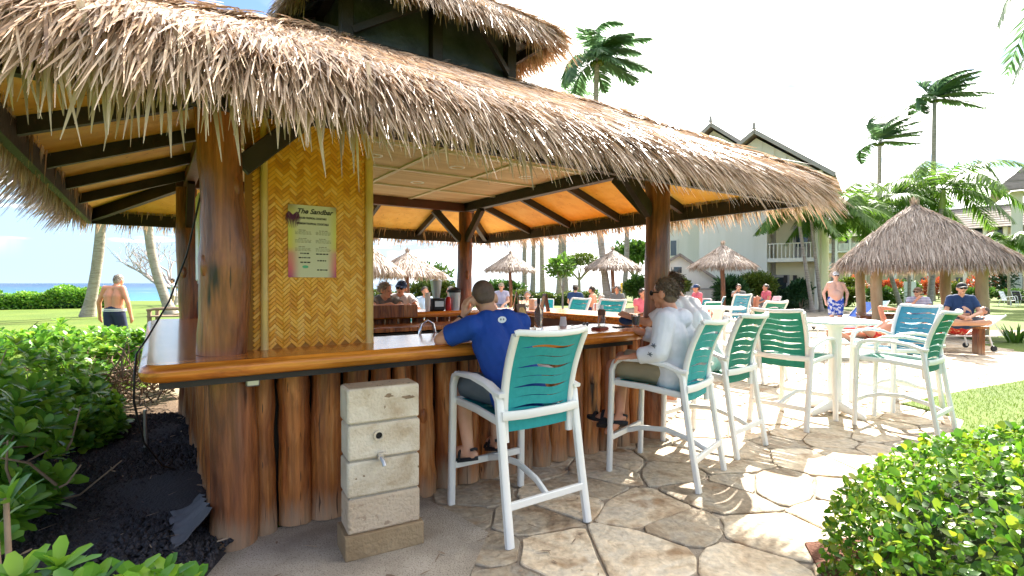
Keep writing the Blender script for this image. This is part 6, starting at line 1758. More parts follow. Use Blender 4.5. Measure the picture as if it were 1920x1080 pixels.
MB().box((GL / 2, 3.6, 11.42), (GL + 2, .4, .16)).build('ridge_cap', MT['trim'], gal)
# building at the right edge
rb = thing('corner_building', 'pale two-storey building at the right edge with a dark shingled roof', 'building', at(1895, 44), RAD(-42))
MB().box((6, 6, 4.6), (9.0, 10, 9.2)).build('wall', MT['wall_cream'], rb)
for x in (.35, 3.2): MB().box((x, .2, 4.6), (.7, .7, 9.2)).build('column', MT['wall_white'], rb)
for z in (3.9, 0.1, 9.0): MB().box((4.5, .5, z), (9.2, 1.2, .3)).build('balcony_slab', MT['wall_white'], rb)
for z in (1.3, 5.2):
    f = MB().box((1.7, .92, z + .4), (1.5, .1, 2.6)).build('window', MT['trim'], rb); MB().box((1.7, .85, z + .4), (1.2, .04, 2.3)).build('pane', MT['glass'], f)
rl = MB().box((1.8, .1, 5.0), (2.4, .1, .1)).build('railing', MT['wall_white'], rb)
for k in range(8): MB().box((.8 + k * .27, .1, 4.5), (.12, .06, .95)).build('baluster', MT['wall_white'], rl)
m_ = MB()
for k in range(7):
    f0, f1 = k / 7, (k + 1) / 7
    pr = lambda f: (-1.3 + 4.8 * f ** .9, 9.2 + 5.2 * f)
    (xa, za), (xb, zb) = pr(f0), pr(f1)
    m_.add([(xa, -1.6 + 3.2 * f0, za), (12, -1.6 + 3.2 * f0, za), (12, -1.6 + 3.2 * f1, zb - .06), (xb, -1.6 + 3.2 * f1, zb - .06), (xa, 11, za), (xb, 11, zb - .06), (xa, -1.6 + 3.2 * f0, za - .12), (12, -1.6 + 3.2 * f0, za - .12)], [(0, 1, 2, 3), (4, 0, 3, 5), (6, 7, 1, 0)])
m_.build('roof', MT['roof_shake'], rb, smooth=0)
# white sign board and chairs on the far lawn, lifeguard pole
t = thing('sign_board', 'blank white sign board on the far lawn under the pavilion', 'sign', at(1706, 33))
MB().box((0, 0, 1.0), (.75, .06, 1.2)).build('board', MT['whiteplain'], t, bevel=.01)
for s_ in (-1, 1): MB().box((s_ * .3, .05, .5), (.06, .05, 1.0)).build('leg', MT['whiteplain'], t)
t = thing('marker_post', 'yellow marker post near the thick bar post', 'post', at(1165, 25))
MB().tube([(0, 0, 0), (0, 0, 1.45)], .05, 8).build('post', MT['yellow'], t); MB().ball((0, 0, 1.47), .06).build('knob', MT['yellow'], t)
t = thing('notice_sign', 'small dark green notice on a post by the beach', 'sign', at(849, 40))
MB().tube([(0, 0, 0), (0, 0, 1.6)], .03, 6).build('post', MT['trim'], t); MB().box((0, -.05, 1.5), (.28, .03, .4)).build('board', mat('green_sign', [(.02, .16, .14)], 4, .5), t)
# ================================================================== PEOPLE
ctex = bpy.data.textures.new('folds', 'CLOUDS'); ctex.noise_scale = .085
V3 = Vector
def stand():
    return dict(pel=V3((0, 0, .93)), che=V3((0, 0, 1.24)), nek=V3((0, -.01, 1.45)), hed=V3((0, .02, 1.63)), look=V3((0, 1, 0)),
                shL=V3((-.175, -.01, 1.40)), shR=V3((.175, -.01, 1.40)), elL=V3((-.25, -.02, 1.12)), elR=V3((.25, -.02, 1.12)), haL=V3((-.27, .06, .87)), haR=V3((.27, .06, .87)),
                hiL=V3((-.09, 0, .90)), hiR=V3((.09, 0, .90)), knL=V3((-.10, .03, .49)), knR=V3((.10, .03, .49)), anL=V3((-.10, -.02, .08)), anR=V3((.10, -.02, .08)),
                toL=V3((-.13, .16, .03)), toR=V3((.13, .16, .03)))
def sit(z):
    return dict(pel=V3((0, 0, z + .11)), che=V3((0, -.03, z + .42)), nek=V3((0, -.03, z + .60)), hed=V3((0, .02, z + .77)), look=V3((0, 1, 0)),
                shL=V3((-.175, -.03, z + .56)), shR=V3((.175, -.03, z + .56)), elL=V3((-.25, .06, z + .30)), elR=V3((.25, .06, z + .30)), haL=V3((-.16, .26, z + .22)), haR=V3((.16, .26, z + .22)),
                hiL=V3((-.09, .02, z + .09)), hiR=V3((.09, .02, z + .09)), knL=V3((-.11, .44, z + .10)), knR=V3((.11, .44, z + .10)), anL=V3((-.11, .42, z - .34)), anR=V3((.11, .42, z - .34)),
                toL=V3((-.12, .58, z - .39)), toR=V3((.12, .58, z - .39)))
def lie(z, b):
    """on a lounger: hips at origin, legs along +Y, back raised by b degrees towards -Y"""
    c, s = math.cos(RAD(b)), math.sin(RAD(b)); q = lambda d, h=0.1, x=0: V3((x, -d * c - h * s * 0, z + .0 + d * s + h))
    return dict(pel=q(0), che=q(.32), nek=q(.52), hed=q(.68, .14), look=V3((0, .75, .66)), shL=q(.48, .1, -.175), shR=q(.48, .1, .175),
                elL=V3((-.27, -.15, z + .12 + .2 * s)), elR=V3((.27, -.15, z + .12 + .2 * s)), haL=V3((-.2, .08, z + .18)), haR=V3((.2, .08, z + .18)),
                hiL=V3((-.09, .02, z + .09)), hiR=V3((.09, .02, z + .09)), knL=V3((-.11, .45, z + .16)), knR=V3((.11, .45, z + .12)), anL=V3((-.12, .85, z + .06)), anR=V3((.12, .85, z + .06)),
                toL=V3((-.15, .9, z + .2)), toR=V3((.15, .9, z + .2)))
def skinned(mb, name, m, parent, vox, it=4, disp=0.0, dscale=None):
    o = mb.build(name, m, parent, smooth=0)
    r = o.modifiers.new('remesh', 'REMESH'); r.mode = 'VOXEL'; r.voxel_size = vox; r.use_smooth_shade = True
    if disp:
        d = o.modifiers.new('folds', 'DISPLACE'); d.texture = ctex; d.strength = disp; d.mid_level = .5; d.texture_coords = 'LOCAL'
    s = o.modifiers.new('smooth', 'SMOOTH'); s.iterations = it; s.factor = .5
    return o
def headframe(J):
    f = V3(J['look']).normalized(); up = (J['hed'] - J['nek']).normalized()
    up = (V3((0, 0, 1)) * .8 + up * .5); up = (up - f * up.dot(f)).normalized(); x = f.cross(up)
    return x, f, up
def hand(mb, wr, d, side, palm, near, curl=.5, spread=1.0):
    d = d.normalized(); palm = (palm - d * palm.dot(d)).normalized(); s = d.cross(palm) * side
    if not near:
        mb.capsule(wr, .028, wr + d * .09, .034); mb.capsule(wr + d * .09, .034, wr + d * .15 + palm * .03, .018); return
    for k in (-1, 0, 1): mb.capsule(wr, .02, wr + d * .085 + s * .024 * k, .0165)
    for k, ln in enumerate((.068, .078, .073, .056)):
        b = wr + d * .085 + s * (.036 - .024 * k) * spread; c1 = (d + palm * curl * .5).normalized(); c2 = (d + palm * curl * 1.5).normalized(); c3 = (d * .7 + palm * curl * 2.2).normalized()
        p1 = b + c1 * ln * .45; p2 = p1 + c2 * ln * .32; p3 = p2 + c3 * ln * .28
        mb.capsule(b, .0105, p1, .0098); mb.capsule(p1, .0098, p2, .009); mb.capsule(p2, .009, p3, .0075)
    b = wr + d * .03 + s * .03; p1 = b + (d * .6 + s * .7 + palm * .3).normalized() * .042; p2 = p1 + (d * .9 + s * .25 + palm * .4).normalized() * .032
    mb.capsule(b, .014, p1, .011); mb.capsule(p1, .011, p2, .009)

def person(label, loc, rz, J, skin, near=False, hair=None, hairlen=.03, bald=0.0, cap=None, glasses=False, shirt=None, sleeve=.5, shorts=None, legcov=.75, shoe=None,
           fat=1.0, hands=None, hood=False, cat='person', group=None, scale=1.0, vox=None, loosen=.016, disp=.012, hat_brim=True):
    t = thing('person', label, cat, loc, rz, group)
    if scale != 1: t.scale = (scale,) * 3
    J = {k: V3(v) for k, v in J.items()}
    ax = (J['shR'] - J['shL']).normalized(); hx = (J['hiR'] - J['hiL']).normalized()
    x, f, up = headframe(J); HM = Matrix((x, f, up)).transposed()
    vox = vox or (.0075 if near else .016)
    wa = J['pel'].lerp(J['che'], .45)
    trunk_dir = (J['nek'] - J['pel']).normalized(); front = ax.cross(trunk_dir) * -1
    def torso(mb, e, low=0.0):
        for s in (-1, 1):
            mb.capsule(J['pel'] + hx * s * .075 - trunk_dir * low, (.108 + e) * fat ** .6, wa + ax * s * .068, (.098 + e) * fat)
            mb.capsule(wa + ax * s * .068, (.098 + e) * fat, J['che'] + ax * s * .082, (.108 + e) * fat ** .5)
            mb.capsule(J['che'] + ax * s * .082, (.108 + e) * fat ** .5, J['nek'].lerp(J['che'], .22) + ax * s * .075, .075 + e)
            mb.capsule(J['nek'].lerp(J['che'], .12), .058 + e * .7, J['sh' + 'LR'[s > 0]], .056 + e)
        if fat > 1.05: mb.ball(wa - front * -.05 * fat, (.13 * fat, .12 * fat, .14 * fat))
    b = MB(); torso(b, 0)
    b.capsule(J['nek'] - trunk_dir * .03, .062, J['hed'] - up * .05 - f * .012, .052)
    b.ball(J['hed'] + up * .02 - f * .008, (.076, .096, .097), HM, 16, 12)
    b.capsule(J['hed'] - up * .035 + f * .030, .062, J['hed'] - up * .088 + f * .058, .033)
    b.ball(J['hed'] - up * .02 + f * .055, (.056, .042, .065), HM, 14, 10)
    b.capsule(J['hed'] + up * .005 + f * .09, .010, J['hed'] - up * .032 + f * .112, .0155)
    for s in (-1, 1): b.ball(J['hed'] + x * s * .08 - up * .012 - f * .012, (.015, .026, .036), HM, 10, 8)
    for s, c in ((-1, 'L'), (1, 'R')):
        b.capsule(J['sh' + c], .055, J['el' + c], .041); b.capsule(J['el' + c], .042, J['el' + c].lerp(J['ha' + c], .3), .041); b.capsule(J['el' + c].lerp(J['ha' + c], .3), .041, J['ha' + c], .027)
        hd = (hands or {}).get(c); d = (hd[0] if hd else (J['ha' + c] - J['el' + c])); pm = hd[1] if hd else V3((-.8 * s, 0, -.6)) + f * .2
        hand(b, J['ha' + c], V3(d), s, V3(pm), near, hd[2] if hd else .5)
        b.capsule(J['hi' + c], .092 * fat ** .5, J['kn' + c], .058); b.capsule(J['kn' + c], .057, J['kn' + c].lerp(J['an' + c], .3), .058); b.capsule(J['kn' + c].lerp(J['an' + c], .3), .058, J['an' + c], .036)
        heel = J['an' + c] + (J['an' + c] - J['to' + c]).normalized() * .04 + (J['an' + c] - J['kn' + c]).normalized() * .04
        b.capsule(heel, .032, J['an' + c].lerp(J['to' + c], .5) + (J['an' + c] - J['kn' + c]).normalized() * .02, .034); b.capsule(J['an' + c], .037, J['an' + c].lerp(J['to' + c], .55), .034); b.capsule(J['an' + c].lerp(J['to' + c], .5), .036, J['to' + c], .02)
    skinned(b, 'body', skin, t, vox, 3)
    # face
    for s in (-1, 1):
        MB().ball(J['hed'] + x * s * .031 + up * .006 + f * .083, (.012, .008, .007), HM, 10, 6).build('eye', MT['ink'], t, smooth=60)
    MB().ball(J['hed'] - up * .06 + f * .092, (.022, .007, .005), HM, 10, 6).build('mouth', mat('lips', [(.28, .08, .06)], 4, .5), t, smooth=60)
    if glasses:
        g_ = MB()
        for s in (-1, 1):
            g_.ball(J['hed'] + x * s * .033 + up * .006 + f * .1, (.027, .008, .021), HM, 12, 8); g_.tube([J['hed'] + x * s * .06 + up * .01 + f * .095, J['hed'] + x * s * .08 + up * .008 - f * .01], .004, 6)
        g_.build('sunglasses', MT['black'], t, smooth=60)
    if hair:
        # scalp cap plus strands
        h_ = MB(); h_.ball(J['hed'] + up * .03 - f * .016, (.0805, .095, .096), HM, 18, 12); h_.ball(J['hed'] - up * .03 - f * .045, (.072, .056, .06), HM, 14, 10)
        if hairlen < .015:
            h_ = MB(); h_.ball(J['hed'] + up * .036 - f * .014, (.0785, .096, .092), HM, 18, 12); h_.ball(J['hed'] + up * .0 - f * .05, (.066, .054, .05), HM, 14, 10)
            skinned(h_, 'hair', hair, t, .008, 2)
        else:
            skinned(h_, 'hair', hair, t, .009, 2)
            g = np.random.default_rng(len(label)); n = 2600 if near else 700
            d = unit(g.normal(0, 1, (n, 3))); keep = (d[:, 1] < .62 + d[:, 2] * .35) & (d[:, 2] > -.75) & ~((d[:, 2] < -.05) & (d[:, 1] > -.1)); d = d[keep]; n = len(d)
            M_ = np.array(HM); c = np.array(J['hed'] + up * .028 - f * .014)
            P = c + (d * np.array([.079, .094, .095])) @ M_.T; N_ = d @ M_.T
            down = -np.array(up); D = N_ * .28 + down * .55 - np.array(f) * .45 + g.normal(0, .35, (n, 3))
            V, Q = blades(P, D, N_ + g.normal(0, .3, (n, 3)), g.uniform(.6, 1.2, n) * hairlen, .006 if near else .010, hairlen * .35, 2, .4, .2)
            o = link('strands', npmesh('strands', V, Q, hair), KIDS[t.name][-1]); o['kind'] = 'stuff'
    if cap:
        c_ = MB(); c_.ball(J['hed'] + up * .045 - f * .008, (.086, .104, .085), HM, 18, 10)
        co = skinned(c_, 'cap', cap, t, .009, 2)
        if hat_brim:
            bm = []
            for i in range(9):
                a = RAD(-62 + 124 * i / 8); r = .10
                bm.append([J['hed'] + up * (.048 - .012 * abs(i - 4) / 4) + x * math.sin(a) * .085 + f * math.cos(a) * .095, J['hed'] + up * (.03 - .02 * abs(i - 4) / 4) + x * math.sin(a) * .088 + f * (math.cos(a) * .10 + .075 * math.cos(a))])
            MB().sheet(bm, .006).build('brim', cap, co, smooth=60)
    if shirt:
        s_ = MB(); torso(s_, loosen, .05)
        for s, c in ((-1, 'L'), (1, 'R')):
            if sleeve <= 0: continue
            a, e_, h_ = J['sh' + c], J['el' + c], J['ha' + c]
            if sleeve <= 1:
                q_ = a.lerp(e_, sleeve * .95); s_.capsule(a, .062 + loosen, q_, .052 + loosen * 1.3, flat=(0, 1), n=16)
            else:
                s_.capsule(a, .064 + loosen, e_, .05 + loosen); q_ = e_.lerp(h_, sleeve - 1); s_.capsule(e_, .05 + loosen, q_, .036 + loosen * 1.1, flat=(0, 1), n=16)
        if hood: 
            s_.ball(J['nek'] - front * .085 - trunk_dir * .035, (.12, .06, .075)); s_.capsule(J['nek'] - ax * .08, .04, J['nek'] + ax * .08, .04)
        skinned(s_, 'shirt', shirt, t, vox * 1.15, 3, disp)
    if shorts:
        s_ = MB()
        for s, c in ((-1, 'L'), (1, 'R')):
            s_.capsule(J['pel'] + hx * s * .075, .118 * fat ** .6, J['pel'] + hx * s * .06 + trunk_dir * .07, .112 * fat, flat=(0, 0))
            q_ = J['hi' + c].lerp(J['kn' + c], legcov); s_.capsule(J['hi' + c], .108 * fat ** .5, q_, .088 if legcov < 1.05 else .07, flat=(0, 1), n=18)
        skinned(s_, 'shorts', shorts, t, vox * 1.15, 3, disp * .8)
    if shoe:
        for c in 'LR':
            a, to = J['an' + c], J['to' + c]; dn = (a - J['kn' + c]).normalized(); d = (to - a); d = (d - dn * d.dot(dn)); 
            if d.length < .03: d = V3((0, .15, 0))
            d.normalize(); sx = d.cross(dn).normalized(); up_ = -dn
            base_ = a + dn * .075
            out = []
            for i in range(16):
                an = 2 * math.pi * i / 16; lx = math.cos(an) * .046 * (1.05 if math.sin(an) > 0 else .85); ly = .06 + math.sin(an) * .135
                out.append((lx, ly))
            V = [base_ + sx * p[0] + d * p[1] for p in out] + [base_ + sx * p[0] + d * p[1] + up_ * .026 for p in out]; n = 16
            so = MB().add(V, [tuple(range(n)), tuple(range(2 * n - 1, n - 1, -1))] + [(i, n + i, n + (i + 1) % n, (i + 1) % n) for i in range(n)]).build('sandal', shoe, t, smooth=40)
            st = MB()
            for ly, hh, r in ((.12, .045, .045), (.05, .075, .046)):
                st.tube([base_ + d * ly + sx * math.cos(q) * r * 1.02 + up_ * (.02 + hh * math.sin(q)) for q in np.linspace(0, math.pi, 9)], .011, 6, sec=(1.3, .5))
            st.tube([base_ - d * .045 + sx * .03 + up_ * .07, base_ - d * .06 + up_ * .075, base_ - d * .045 - sx * .03 + up_ * .07], .010, 6)
            st.build('strap', shoe, so, smooth=60)
    return t

# --- man in royal blue at the bar, coordinates in the bar's frame
J = dict(pel=(1.57, -.63, .83), che=(1.545, -.50, 1.10), nek=(1.53, -.43, 1.275), hed=(1.505, -.335, 1.395), look=(.38, .9, -.12),
         shL=(1.345, -.44, 1.215), shR=(1.725, -.45, 1.225), elL=(1.205, -.27, 1.125), elR=(1.84, -.25, 1.135), haL=(1.375, -.285, 1.265), haR=(1.70, -.02, 1.135),
         hiL=(1.48, -.60, .82), hiR=(1.66, -.60, .82), knL=(1.40, -.20, .80), knR=(1.70, -.20, .80), anL=(1.385, -.33, .385), anR=(1.63, -.30, .40), toL=(1.33, -.18, .335), toR=(1.66, -.14, .345))
pb = person('man in royal blue t-shirt leaning on the bar with his hand to his head', P1, ROT, J, MT['skin'], True, MT['hair_buzz'], .008, shirt=MT['shirt_blue'], sleeve=.78, shorts=MT['short_grey'], legcov=.85, shoe=MT['sole'],
            fat=1.06, hands={'L': (V3((.12, .0, 1.0)), V3((.9, -.1, .1)), .5), 'R': (V3((-.3, 1, 0)), V3((0, 0, -1)), .35)}, disp=.016)
bk = V3((1.525, -.525, 1.262))
MB().add([bk + V3((.034 * math.cos(a), -.004, .022 * math.sin(a))) for a in np.linspace(0, 2 * math.pi, 15)[:-1]], [tuple(range(14))]).build('shirt_logo', MT['whiteplain'], pb, smooth=0)
MB().ball(bk + V3((-.011, -.006, .002)), (.004, .002, .007)).ball(bk + V3((.011, -.006, .002)), (.004, .002, .007)).build('logo_mark', MT['ink'], pb)
wb = V3(J['elL']).lerp(V3(J['haL']), .92); wd = (V3(J['haL']) - V3(J['elL'])).normalized(); s1 = wd.orthogonal().normalized(); s2 = wd.cross(s1)
MB().tube([wb + s1 * .033 * math.cos(a) + s2 * .033 * math.sin(a) for a in np.linspace(0, 2 * math.pi, 17)], .007, 6).build('wristband', MT['black'], pb, smooth=60)

# --- person in the white hoodie
J = sit(.70)
J.update(pel=V3((0, -.08, .80)), che=V3((0, -.07, 1.06)), nek=V3((0, -.05, 1.235)), hed=V3((.0, .01, 1.40)), look=V3((.10, 1, -.06)), shL=V3((-.18, -.06, 1.19)), shR=V3((.18, -.06, 1.19)),
         elL=V3((-.28, -.06, .96)), haL=V3((-.295, .15, .915)), elR=V3((.27, .08, 1.0)), haR=V3((.12, .32, 1.08)), hiL=V3((-.09, -.02, .79)), hiR=V3((.09, -.02, .79)), knL=V3((-.12, .40, .80)), knR=V3((.08, .42, .84)),
         anL=V3((-.10, .44, .40)), anR=V3((-.20, .30, .42)), toL=V3((-.12, .58, .33)), toR=V3((-.28, .37, .30)))
ph_ = person('tanned person with short greying hair in a white hoodie, sitting sideways at the bar', (1.215, 4.12, .022), ROT + RAD(17), J, MT['skin_red'], True, MT['hair_gr'], .028, glasses=True, shirt=MT['shirt_white'], sleeve=1.72, shorts=MT['short_khaki'], legcov=.92, shoe=MT['sole'],
             hood=True, fat=1.04, loosen=.024, disp=.014, hands={'L': (V3((-.05, 1, -.12)), V3((0, 0, -1)), .55), 'R': (V3((-.3, 1, 0)), V3((0, 0, -1)), .5)})
for (dx, dy, dz) in ((-.345, -.045, 1.02), (-.352, -.02, .955)):
    m_ = MB(); c = V3((dx, dy, dz))
    m_.ball(c, (.003, .012, .010), n=8, k=6)
    for a in range(5): m_.capsule(c, .004, c + V3((0, .019 * math.cos(a * 1.05), .018 * math.sin(a * 1.05))), .003, n=6)
    m_.build('sleeve_print', MT['short_grey'], ph_, smooth=60)
# --- second man behind, white shirt, holding the juice
J = sit(.70)
J.update(che=V3((0, .12, 1.13)), nek=V3((0, .25, 1.31)), hed=V3((-.01, .35, 1.47)), look=V3((-.15, 1, -.1)), shL=V3((-.18, .22, 1.26)), shR=V3((.18, .22, 1.26)), elL=V3((-.30, .42, 1.10)), haL=V3((-.30, .62, 1.15)), elR=V3((.26, .42, 1.08)), haR=V3((.1, .60, 1.14)))
person('brown-haired man in white shirt, mostly hidden behind the hooded person, reaching for juice', (1.80, 4.86, .022), ROT + RAD(8), J, MT['skin'], False, MT['hair_br'], .05, shirt=MT['shirt_white'], sleeve=.9, shorts=MT['short_khaki'], legcov=.9, vox=.011, shoe=MT['whiteplain'])
# --- two drinkers on the far side
J = sit(.70); J.update(che=V3((0, .10, 1.11)), nek=V3((.02, .20, 1.27)), hed=V3((.03, .30, 1.40)), look=V3((-.55, .8, -.25)), shL=V3((-.17, .18, 1.22)), shR=V3((.19, .18, 1.22)), elL=V3((-.2, .42, 1.14)), haL=V3((.0, .46, 1.16)), elR=V3((.26, .42, 1.14)), haR=V3((.12, .48, 1.17)))
ps = K(2.60, 4.55, 0); person('curly grey-haired person in grey shirt leaning on the far counter', ps, ROT + RAD(180), J, MT['skin'], False, MT['hair_lt'], .07, shirt=MT['shirt_grey'], sleeve=.6, shorts=MT['short_grey'], vox=.011)
J = sit(.70); J.update(che=V3((0, .02, 1.08)), hed=V3((-.02, .06, 1.42)), look=V3((.45, .85, -.05)), elL=V3((-.26, .22, 1.08)), haL=V3((-.1, .40, 1.14)), elR=V3((.26, .22, 1.08)), haR=V3((.1, .40, 1.14)))
person('person in white top with dark cap and sunglasses pushed up, across the bar', K(2.93, 4.60, 0), ROT + RAD(170), J, MT['skin_red'], False, MT['hair_br'], .03, cap=MT['shirt_navy'], glasses=True, shirt=MT['shirt_white'], sleeve=.55, shorts=MT['short_grey'], vox=.011)
for (u, v, lab) in ((2.60, 4.62, 'bar chair under the grey-haired person across the bar'), (2.95, 4.68, 'bar chair under the capped person across the bar')):
    l, r = Kd(u + (0 if u < 2.7 else .22), v, 180); dup(chA, l, r, lab)
# --- man walking to the sea
J = stand(); J.update(nek=V3((0, .03, 1.42)), hed=V3((.01, .11, 1.55)), look=V3((0, .95, -.35)), elL=V3((-.29, -.01, 1.13)), haL=V3((-.33, .06, .88)), elR=V3((.28, -.02, 1.12)), haR=V3((.30, .03, .87)), anL=V3((-.1, -.18, .14)), anR=V3((.1, .16, .08)), toL=V3((-.12, -.06, .03)), toR=V3((.13, .34, .03)), knL=V3((-.1, .02, .5)), knR=V3((.1, .12, .5)))
wm = person('bare-backed man in navy shorts with white stripes walking toward the sea', at(214, 10.2), 0, J, MT['skin_red'], False, MT['hair_lt'], .022, shorts=MT['short_navy'], legcov=.85, vox=.011, fat=1.02, disp=.006)
for z in (.995, .965):
    g_ = MB(); n = 28
    V = []
    for hh in (z - .008, z + .008):
        for i in range(n):
            a = 2 * math.pi * i / n; V.append((math.copysign(abs(math.cos(a)) ** .8, math.cos(a)) * .214, math.sin(a) * .146, hh))
    g_.add(V, [(i, (i + 1) % n, n + (i + 1) % n, n + i) for i in range(n)]).build('waist_stripe', MT['whiteplain'], wm, smooth=60)
# --- right-hand side
J = stand(); J.update(elL=V3((-.30, -.04, 1.14)), elR=V3((.30, -.04, 1.14)), haL=V3((-.26, .02, .9)), haR=V3((.26, .02, .9)))
person('stout shirtless man in blue floral trunks and red-white cap standing by the pavilion', at(1567, 15, .08), RAD(180 - 20), J, MT['skin_pale'], False, MT['hair_lt'], .02, cap=MT['shirt_white'], glasses=True, shorts=MT['floral_blue'], legcov=.95, fat=1.22, vox=.014)
J = sit(.62); J.update(anL=V3((.12, .30, .66)), anR=V3((-.12, .34, .70)), toL=V3((.24, .26, .64)), toR=V3((-.24, .3, .68)), knL=V3((-.34, .34, .72)), knR=V3((.34, .34, .72)), haL=V3((-.06, .34, .82)), haR=V3((.06, .34, .82)), elL=V3((-.28, .1, .9)), elR=V3((.28, .1, .9)))
person('man in navy t-shirt, dark cap and sunglasses sitting cross-legged by the pavilion', at(1803, 10.9), RAD(180 - 26), J, MT['skin'], False, MT['hair_br'], .02, cap=MT['sole'], glasses=True, shirt=MT['shirt_navy'], sleeve=.7, shorts=MT['short_grey'], legcov=.8, fat=1.22, vox=.012)
t = thing('timber_bench', 'low dark timber bench under the cross-legged man', 'bench', at(1790, 11.15), RAD(-26))
for k in range(3): MB().box((0, -.18 + k * .18, .585), (1.0, .165, .05)).build('slat', MT['log'], t, bevel=.006)
for s_ in (-1, 1): MB().box((s_ * .4, 0, .28), (.1, .4, .56)).build('leg', MT['log'], t)
J = sit(.52); J.update(elR=V3((.22, .14, .86)), haR=V3((.06, .2, 1.08)), hed=V3((.02, .03, 1.27)), look=V3((.5, .8, 0)))
person('woman in striped lavender top and brown cap, chin in hand, by the pavilion', at(1722, 13.4), RAD(180 - 30), J, MT['skin'], False, MT['hair_br'], .03, cap=MT['menu_brown'], glasses=True, shirt=MT['stripe_lav'], sleeve=.5, shorts=MT['short_navy'], vox=.013)
deck_chair('light blue deck chair beside the woman in stripes', at(1722, 13.5), RAD(180 - 30), MT['blue'])
lounger('white lounger with raised back holding the man in red floral shorts', (9.75, 11.65, .02), RAD(92), MT['whiteplain'], 33)
person('man in red floral swim shorts lying back on the white lounger', (9.95, 11.65, .02), RAD(92), lie(.34, 33), MT['skin_red'], False, MT['hair_br'], .03, shorts=MT['floral_red'], legcov=.9, vox=.013, fat=1.05)
lounger('white lounger holding the sunbather with a raised arm', (7.0, 10.4, .02), RAD(98), MT['blue'], 30)
J = lie(.34, 30); J.update(elL=V3((-.3, -.5, .85)), haL=V3((-.12, -.66, .92)), elR=V3((.26, -.38, .98)), haR=V3((.1, -.6, .95)), knL=V3((-.11, .38, .62)), anL=V3((-.12, .62, .40)))
person('suntanned sunbather lying on a lounger with an arm raised to the head', (7.2, 10.4, .02), RAD(98), J, MT['skin_red'], False, MT['hair_br'], .04, shorts=MT['floral_red'], legcov=.3, vox=.013)
lounger('lounger draped with a bright blue towel behind the round table', at(1592, 17.5, .02), RAD(110), MT['towel_blue'], 40)
lounger('lounger with a red striped towel left of the pavilion', at(1548, 14.2, .02), RAD(80), MT['stripe_towel'], 12)
lounger('lounger with a light blue back under the left of the pavilion', at(1626, 19, .02), RAD(120), MT['blue'], 38)
lounger('low teal lounger between the round table and the dark hedge', at(1500, 16.5, .02), RAD(95), MT['teal'], 0)
lounger('low lounger with a red towel near the pavilion bench', at(1622, 13.2, .02), RAD(100), MT['towel_red'], 10)
# chairs and bathers beyond the bar
recol(dup(chA, at(1373, 13.2, .02), RAD(20), 'blue bar chair beyond the second round table'), MT['blue'])
deck_chair('pink and white striped sling chair behind the hooded person', at(1318, 11.4, .02), RAD(25), MT['stripe_pink'])
deck_chair('small green deck chair behind the striped sling chair', at(1322, 14.5, .02), RAD(15), MT['green'])
deck_chair('teal deck chair with its back to the low beach hedge', at(1021, 16.5, .02), RAD(170), MT['teal'])
deck_chair('light blue deck chair beside the last umbrella pole', at(1338, 20, .02), RAD(60), MT['blue'])
deck_chair('teal deck chair right of the last umbrella pole', at(1393, 20.5, .02), RAD(150), MT['teal'])
lounger('white lounger with its bather near the beach hedge', at(990, 15.5, .02), RAD(160), MT['whiteplain'], 30)
lounger('empty teal lounger beyond the far counter', at(905, 14, .02), RAD(150), MT['teal'], 25)
lounger('empty teal lounger left of the blender', at(705, 13, .02), RAD(140), MT['teal'], 35)
# white lattice garden chair
t = thing('lattice_chair', 'white plastic garden chair with a lattice back near the second round table', 'chair', at(1338, 9.6, .02), RAD(30))
for (x, y) in ((-.23, -.2), (.23, -.2), (-.23, .22), (.23, .22)): MB().tube([(x * 1.1, y * 1.15, 0), (x, y, .42)], [.022, .028], 8).build('leg', MT['whiteplain'], t, smooth=50)
MB().box((0, .02, .43), (.5, .48, .03)).build('seat', MT['whiteplain'], t, bevel=.01)
for s_ in (-1, 1): MB().tube([(s_ * .26, .22, .42), (s_ * .28, .2, .64), (s_ * .28, -.1, .66), (s_ * .24, -.24, .62)], .024, 8, sec=(1.2, .7)).build('armrest', MT['whiteplain'], t, smooth=50)
for k in range(5): MB().bar((-.23, -.22 - .03 * k, .48 + k * .085), (.23, -.22 - .03 * k, .48 + k * .085), .02, .028).build('back_slat', MT['whiteplain'], t)
for k in range(6): MB().bar((-.225 + k * .09, -.215, .44), (-.225 + k * .09, -.355, .86), .028, .016).build('back_slat', MT['whiteplain'], t)
def seated(label, px, Y, deg, skin, hair, shirt, shorts, **kw):
    z = kw.pop('z', .45); J = sit(z); J.update(kw.pop('J', {}))
    return person(label, at(px, Y, .02), RAD(deg), J, skin, False, hair, kw.pop('hl', .05), shirt=shirt, shorts=shorts, vox=.018, **kw)
seated('person in pink top and dark cap seated left of the last umbrella', 1306, 17, 100, MT['skin_red'], MT['hair_br'], MT['shirt_pink'], MT['short_grey'], cap=MT['shirt_navy'], z=.55)
deck_chair('deck chair under the person in pink with the dark cap', at(1306, 17, .02), RAD(100), MT['teal'])
seated('person in dark top seated under the last thatched umbrella', 1385, 20, 150, MT['skin'], MT['hair_br'], MT['shirt_grey'], MT['short_navy'], z=.55, J=dict(haR=V3((.05, .2, 1.2)), elR=V3((.2, .2, 1.0))))
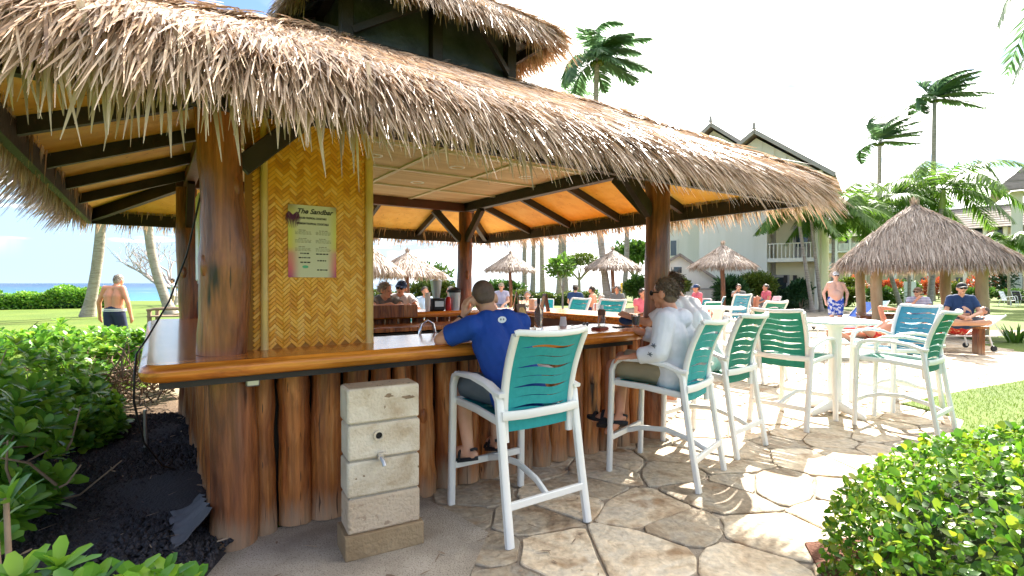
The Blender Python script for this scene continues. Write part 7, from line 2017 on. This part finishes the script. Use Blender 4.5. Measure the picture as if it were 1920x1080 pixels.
seated('person in bright pink top with knees up in a white chair', 1436, 20, 95, MT['skin_red'], MT['hair_br'], MT['shirt_pink'], MT['short_grey'], z=.55, J=dict(knL=V3((-.1, .4, .95)), knR=V3((.1, .4, .9))))
deck_chair('white deck chair under the person in bright pink', at(1440, 20, .02), RAD(95), MT['whiteplain'])
seated('person in navy shirt sitting before the beach hedge', 1079, 17, -20, MT['skin'], MT['hair_br'], MT['shirt_navy'], MT['short_grey'], z=.55)
seated('sunburnt bather sitting right of the person in navy', 1110, 17.5, 60, MT['skin_red'], MT['hair_br'], None, MT['short_navy'], z=.5)
seated('bather with long dark hair beside the umbrella pole near the post', 1157, 18, 150, MT['skin_red'], MT['hair_br'], MT['shirt_grey'], MT['short_navy'], z=.5, hl=.16)
seated('person in patterned pale shirt and sun hat beyond the far counter', 940, 17, 170, MT['skin'], MT['hair_lt'], MT['stripe_lav'], MT['short_grey'], z=.6, cap=MT['sand'])
seated('sunburnt bather sitting on the white lounger by the hedge', 989, 15.4, 170, MT['skin_red'], MT['hair_lt'], None, MT['shirt_white'], z=.36)
seated('child in pink and white close to the far teal bar chairs', 1127, 11.5, 160, MT['skin_pale'], MT['hair_lt'], MT['stripe_pink'], MT['shirt_pink'], z=.75, scale=.75)
seated('bather in white seen left of the blender', 845, 14.5, 120, MT['skin_red'], MT['hair_lt'], MT['shirt_white'], MT['short_navy'], z=.5)
seated('bather in pale blue seen behind the two drinkers', 797, 13.5, 200, MT['skin_red'], MT['hair_br'], MT['bucket'], MT['short_navy'], z=.5)
seated('person in pink sitting just right of the thick bar post', 1205, 13.5, 200, MT['skin_red'], MT['hair_br'], MT['shirt_pink'], MT['short_grey'], z=.45)
J = stand(); person('distant person in white shirt standing by the curved palm', at(324, 27), RAD(120), J, MT['skin'], False, MT['hair_br'], .03, shirt=MT['shirt_white'], shorts=MT['short_khaki'], vox=.02)
# patio chairs at the far right
deck_chair('white patio chair on the far right terrace', at(1890, 34, .0), RAD(200), MT['whiteplain'], 'patio chairs at the far right building')
deck_chair('dark patio chair beside the white one at the far right building', at(1912, 35, .0), RAD(170), MT['dark'], 'patio chairs at the far right building')
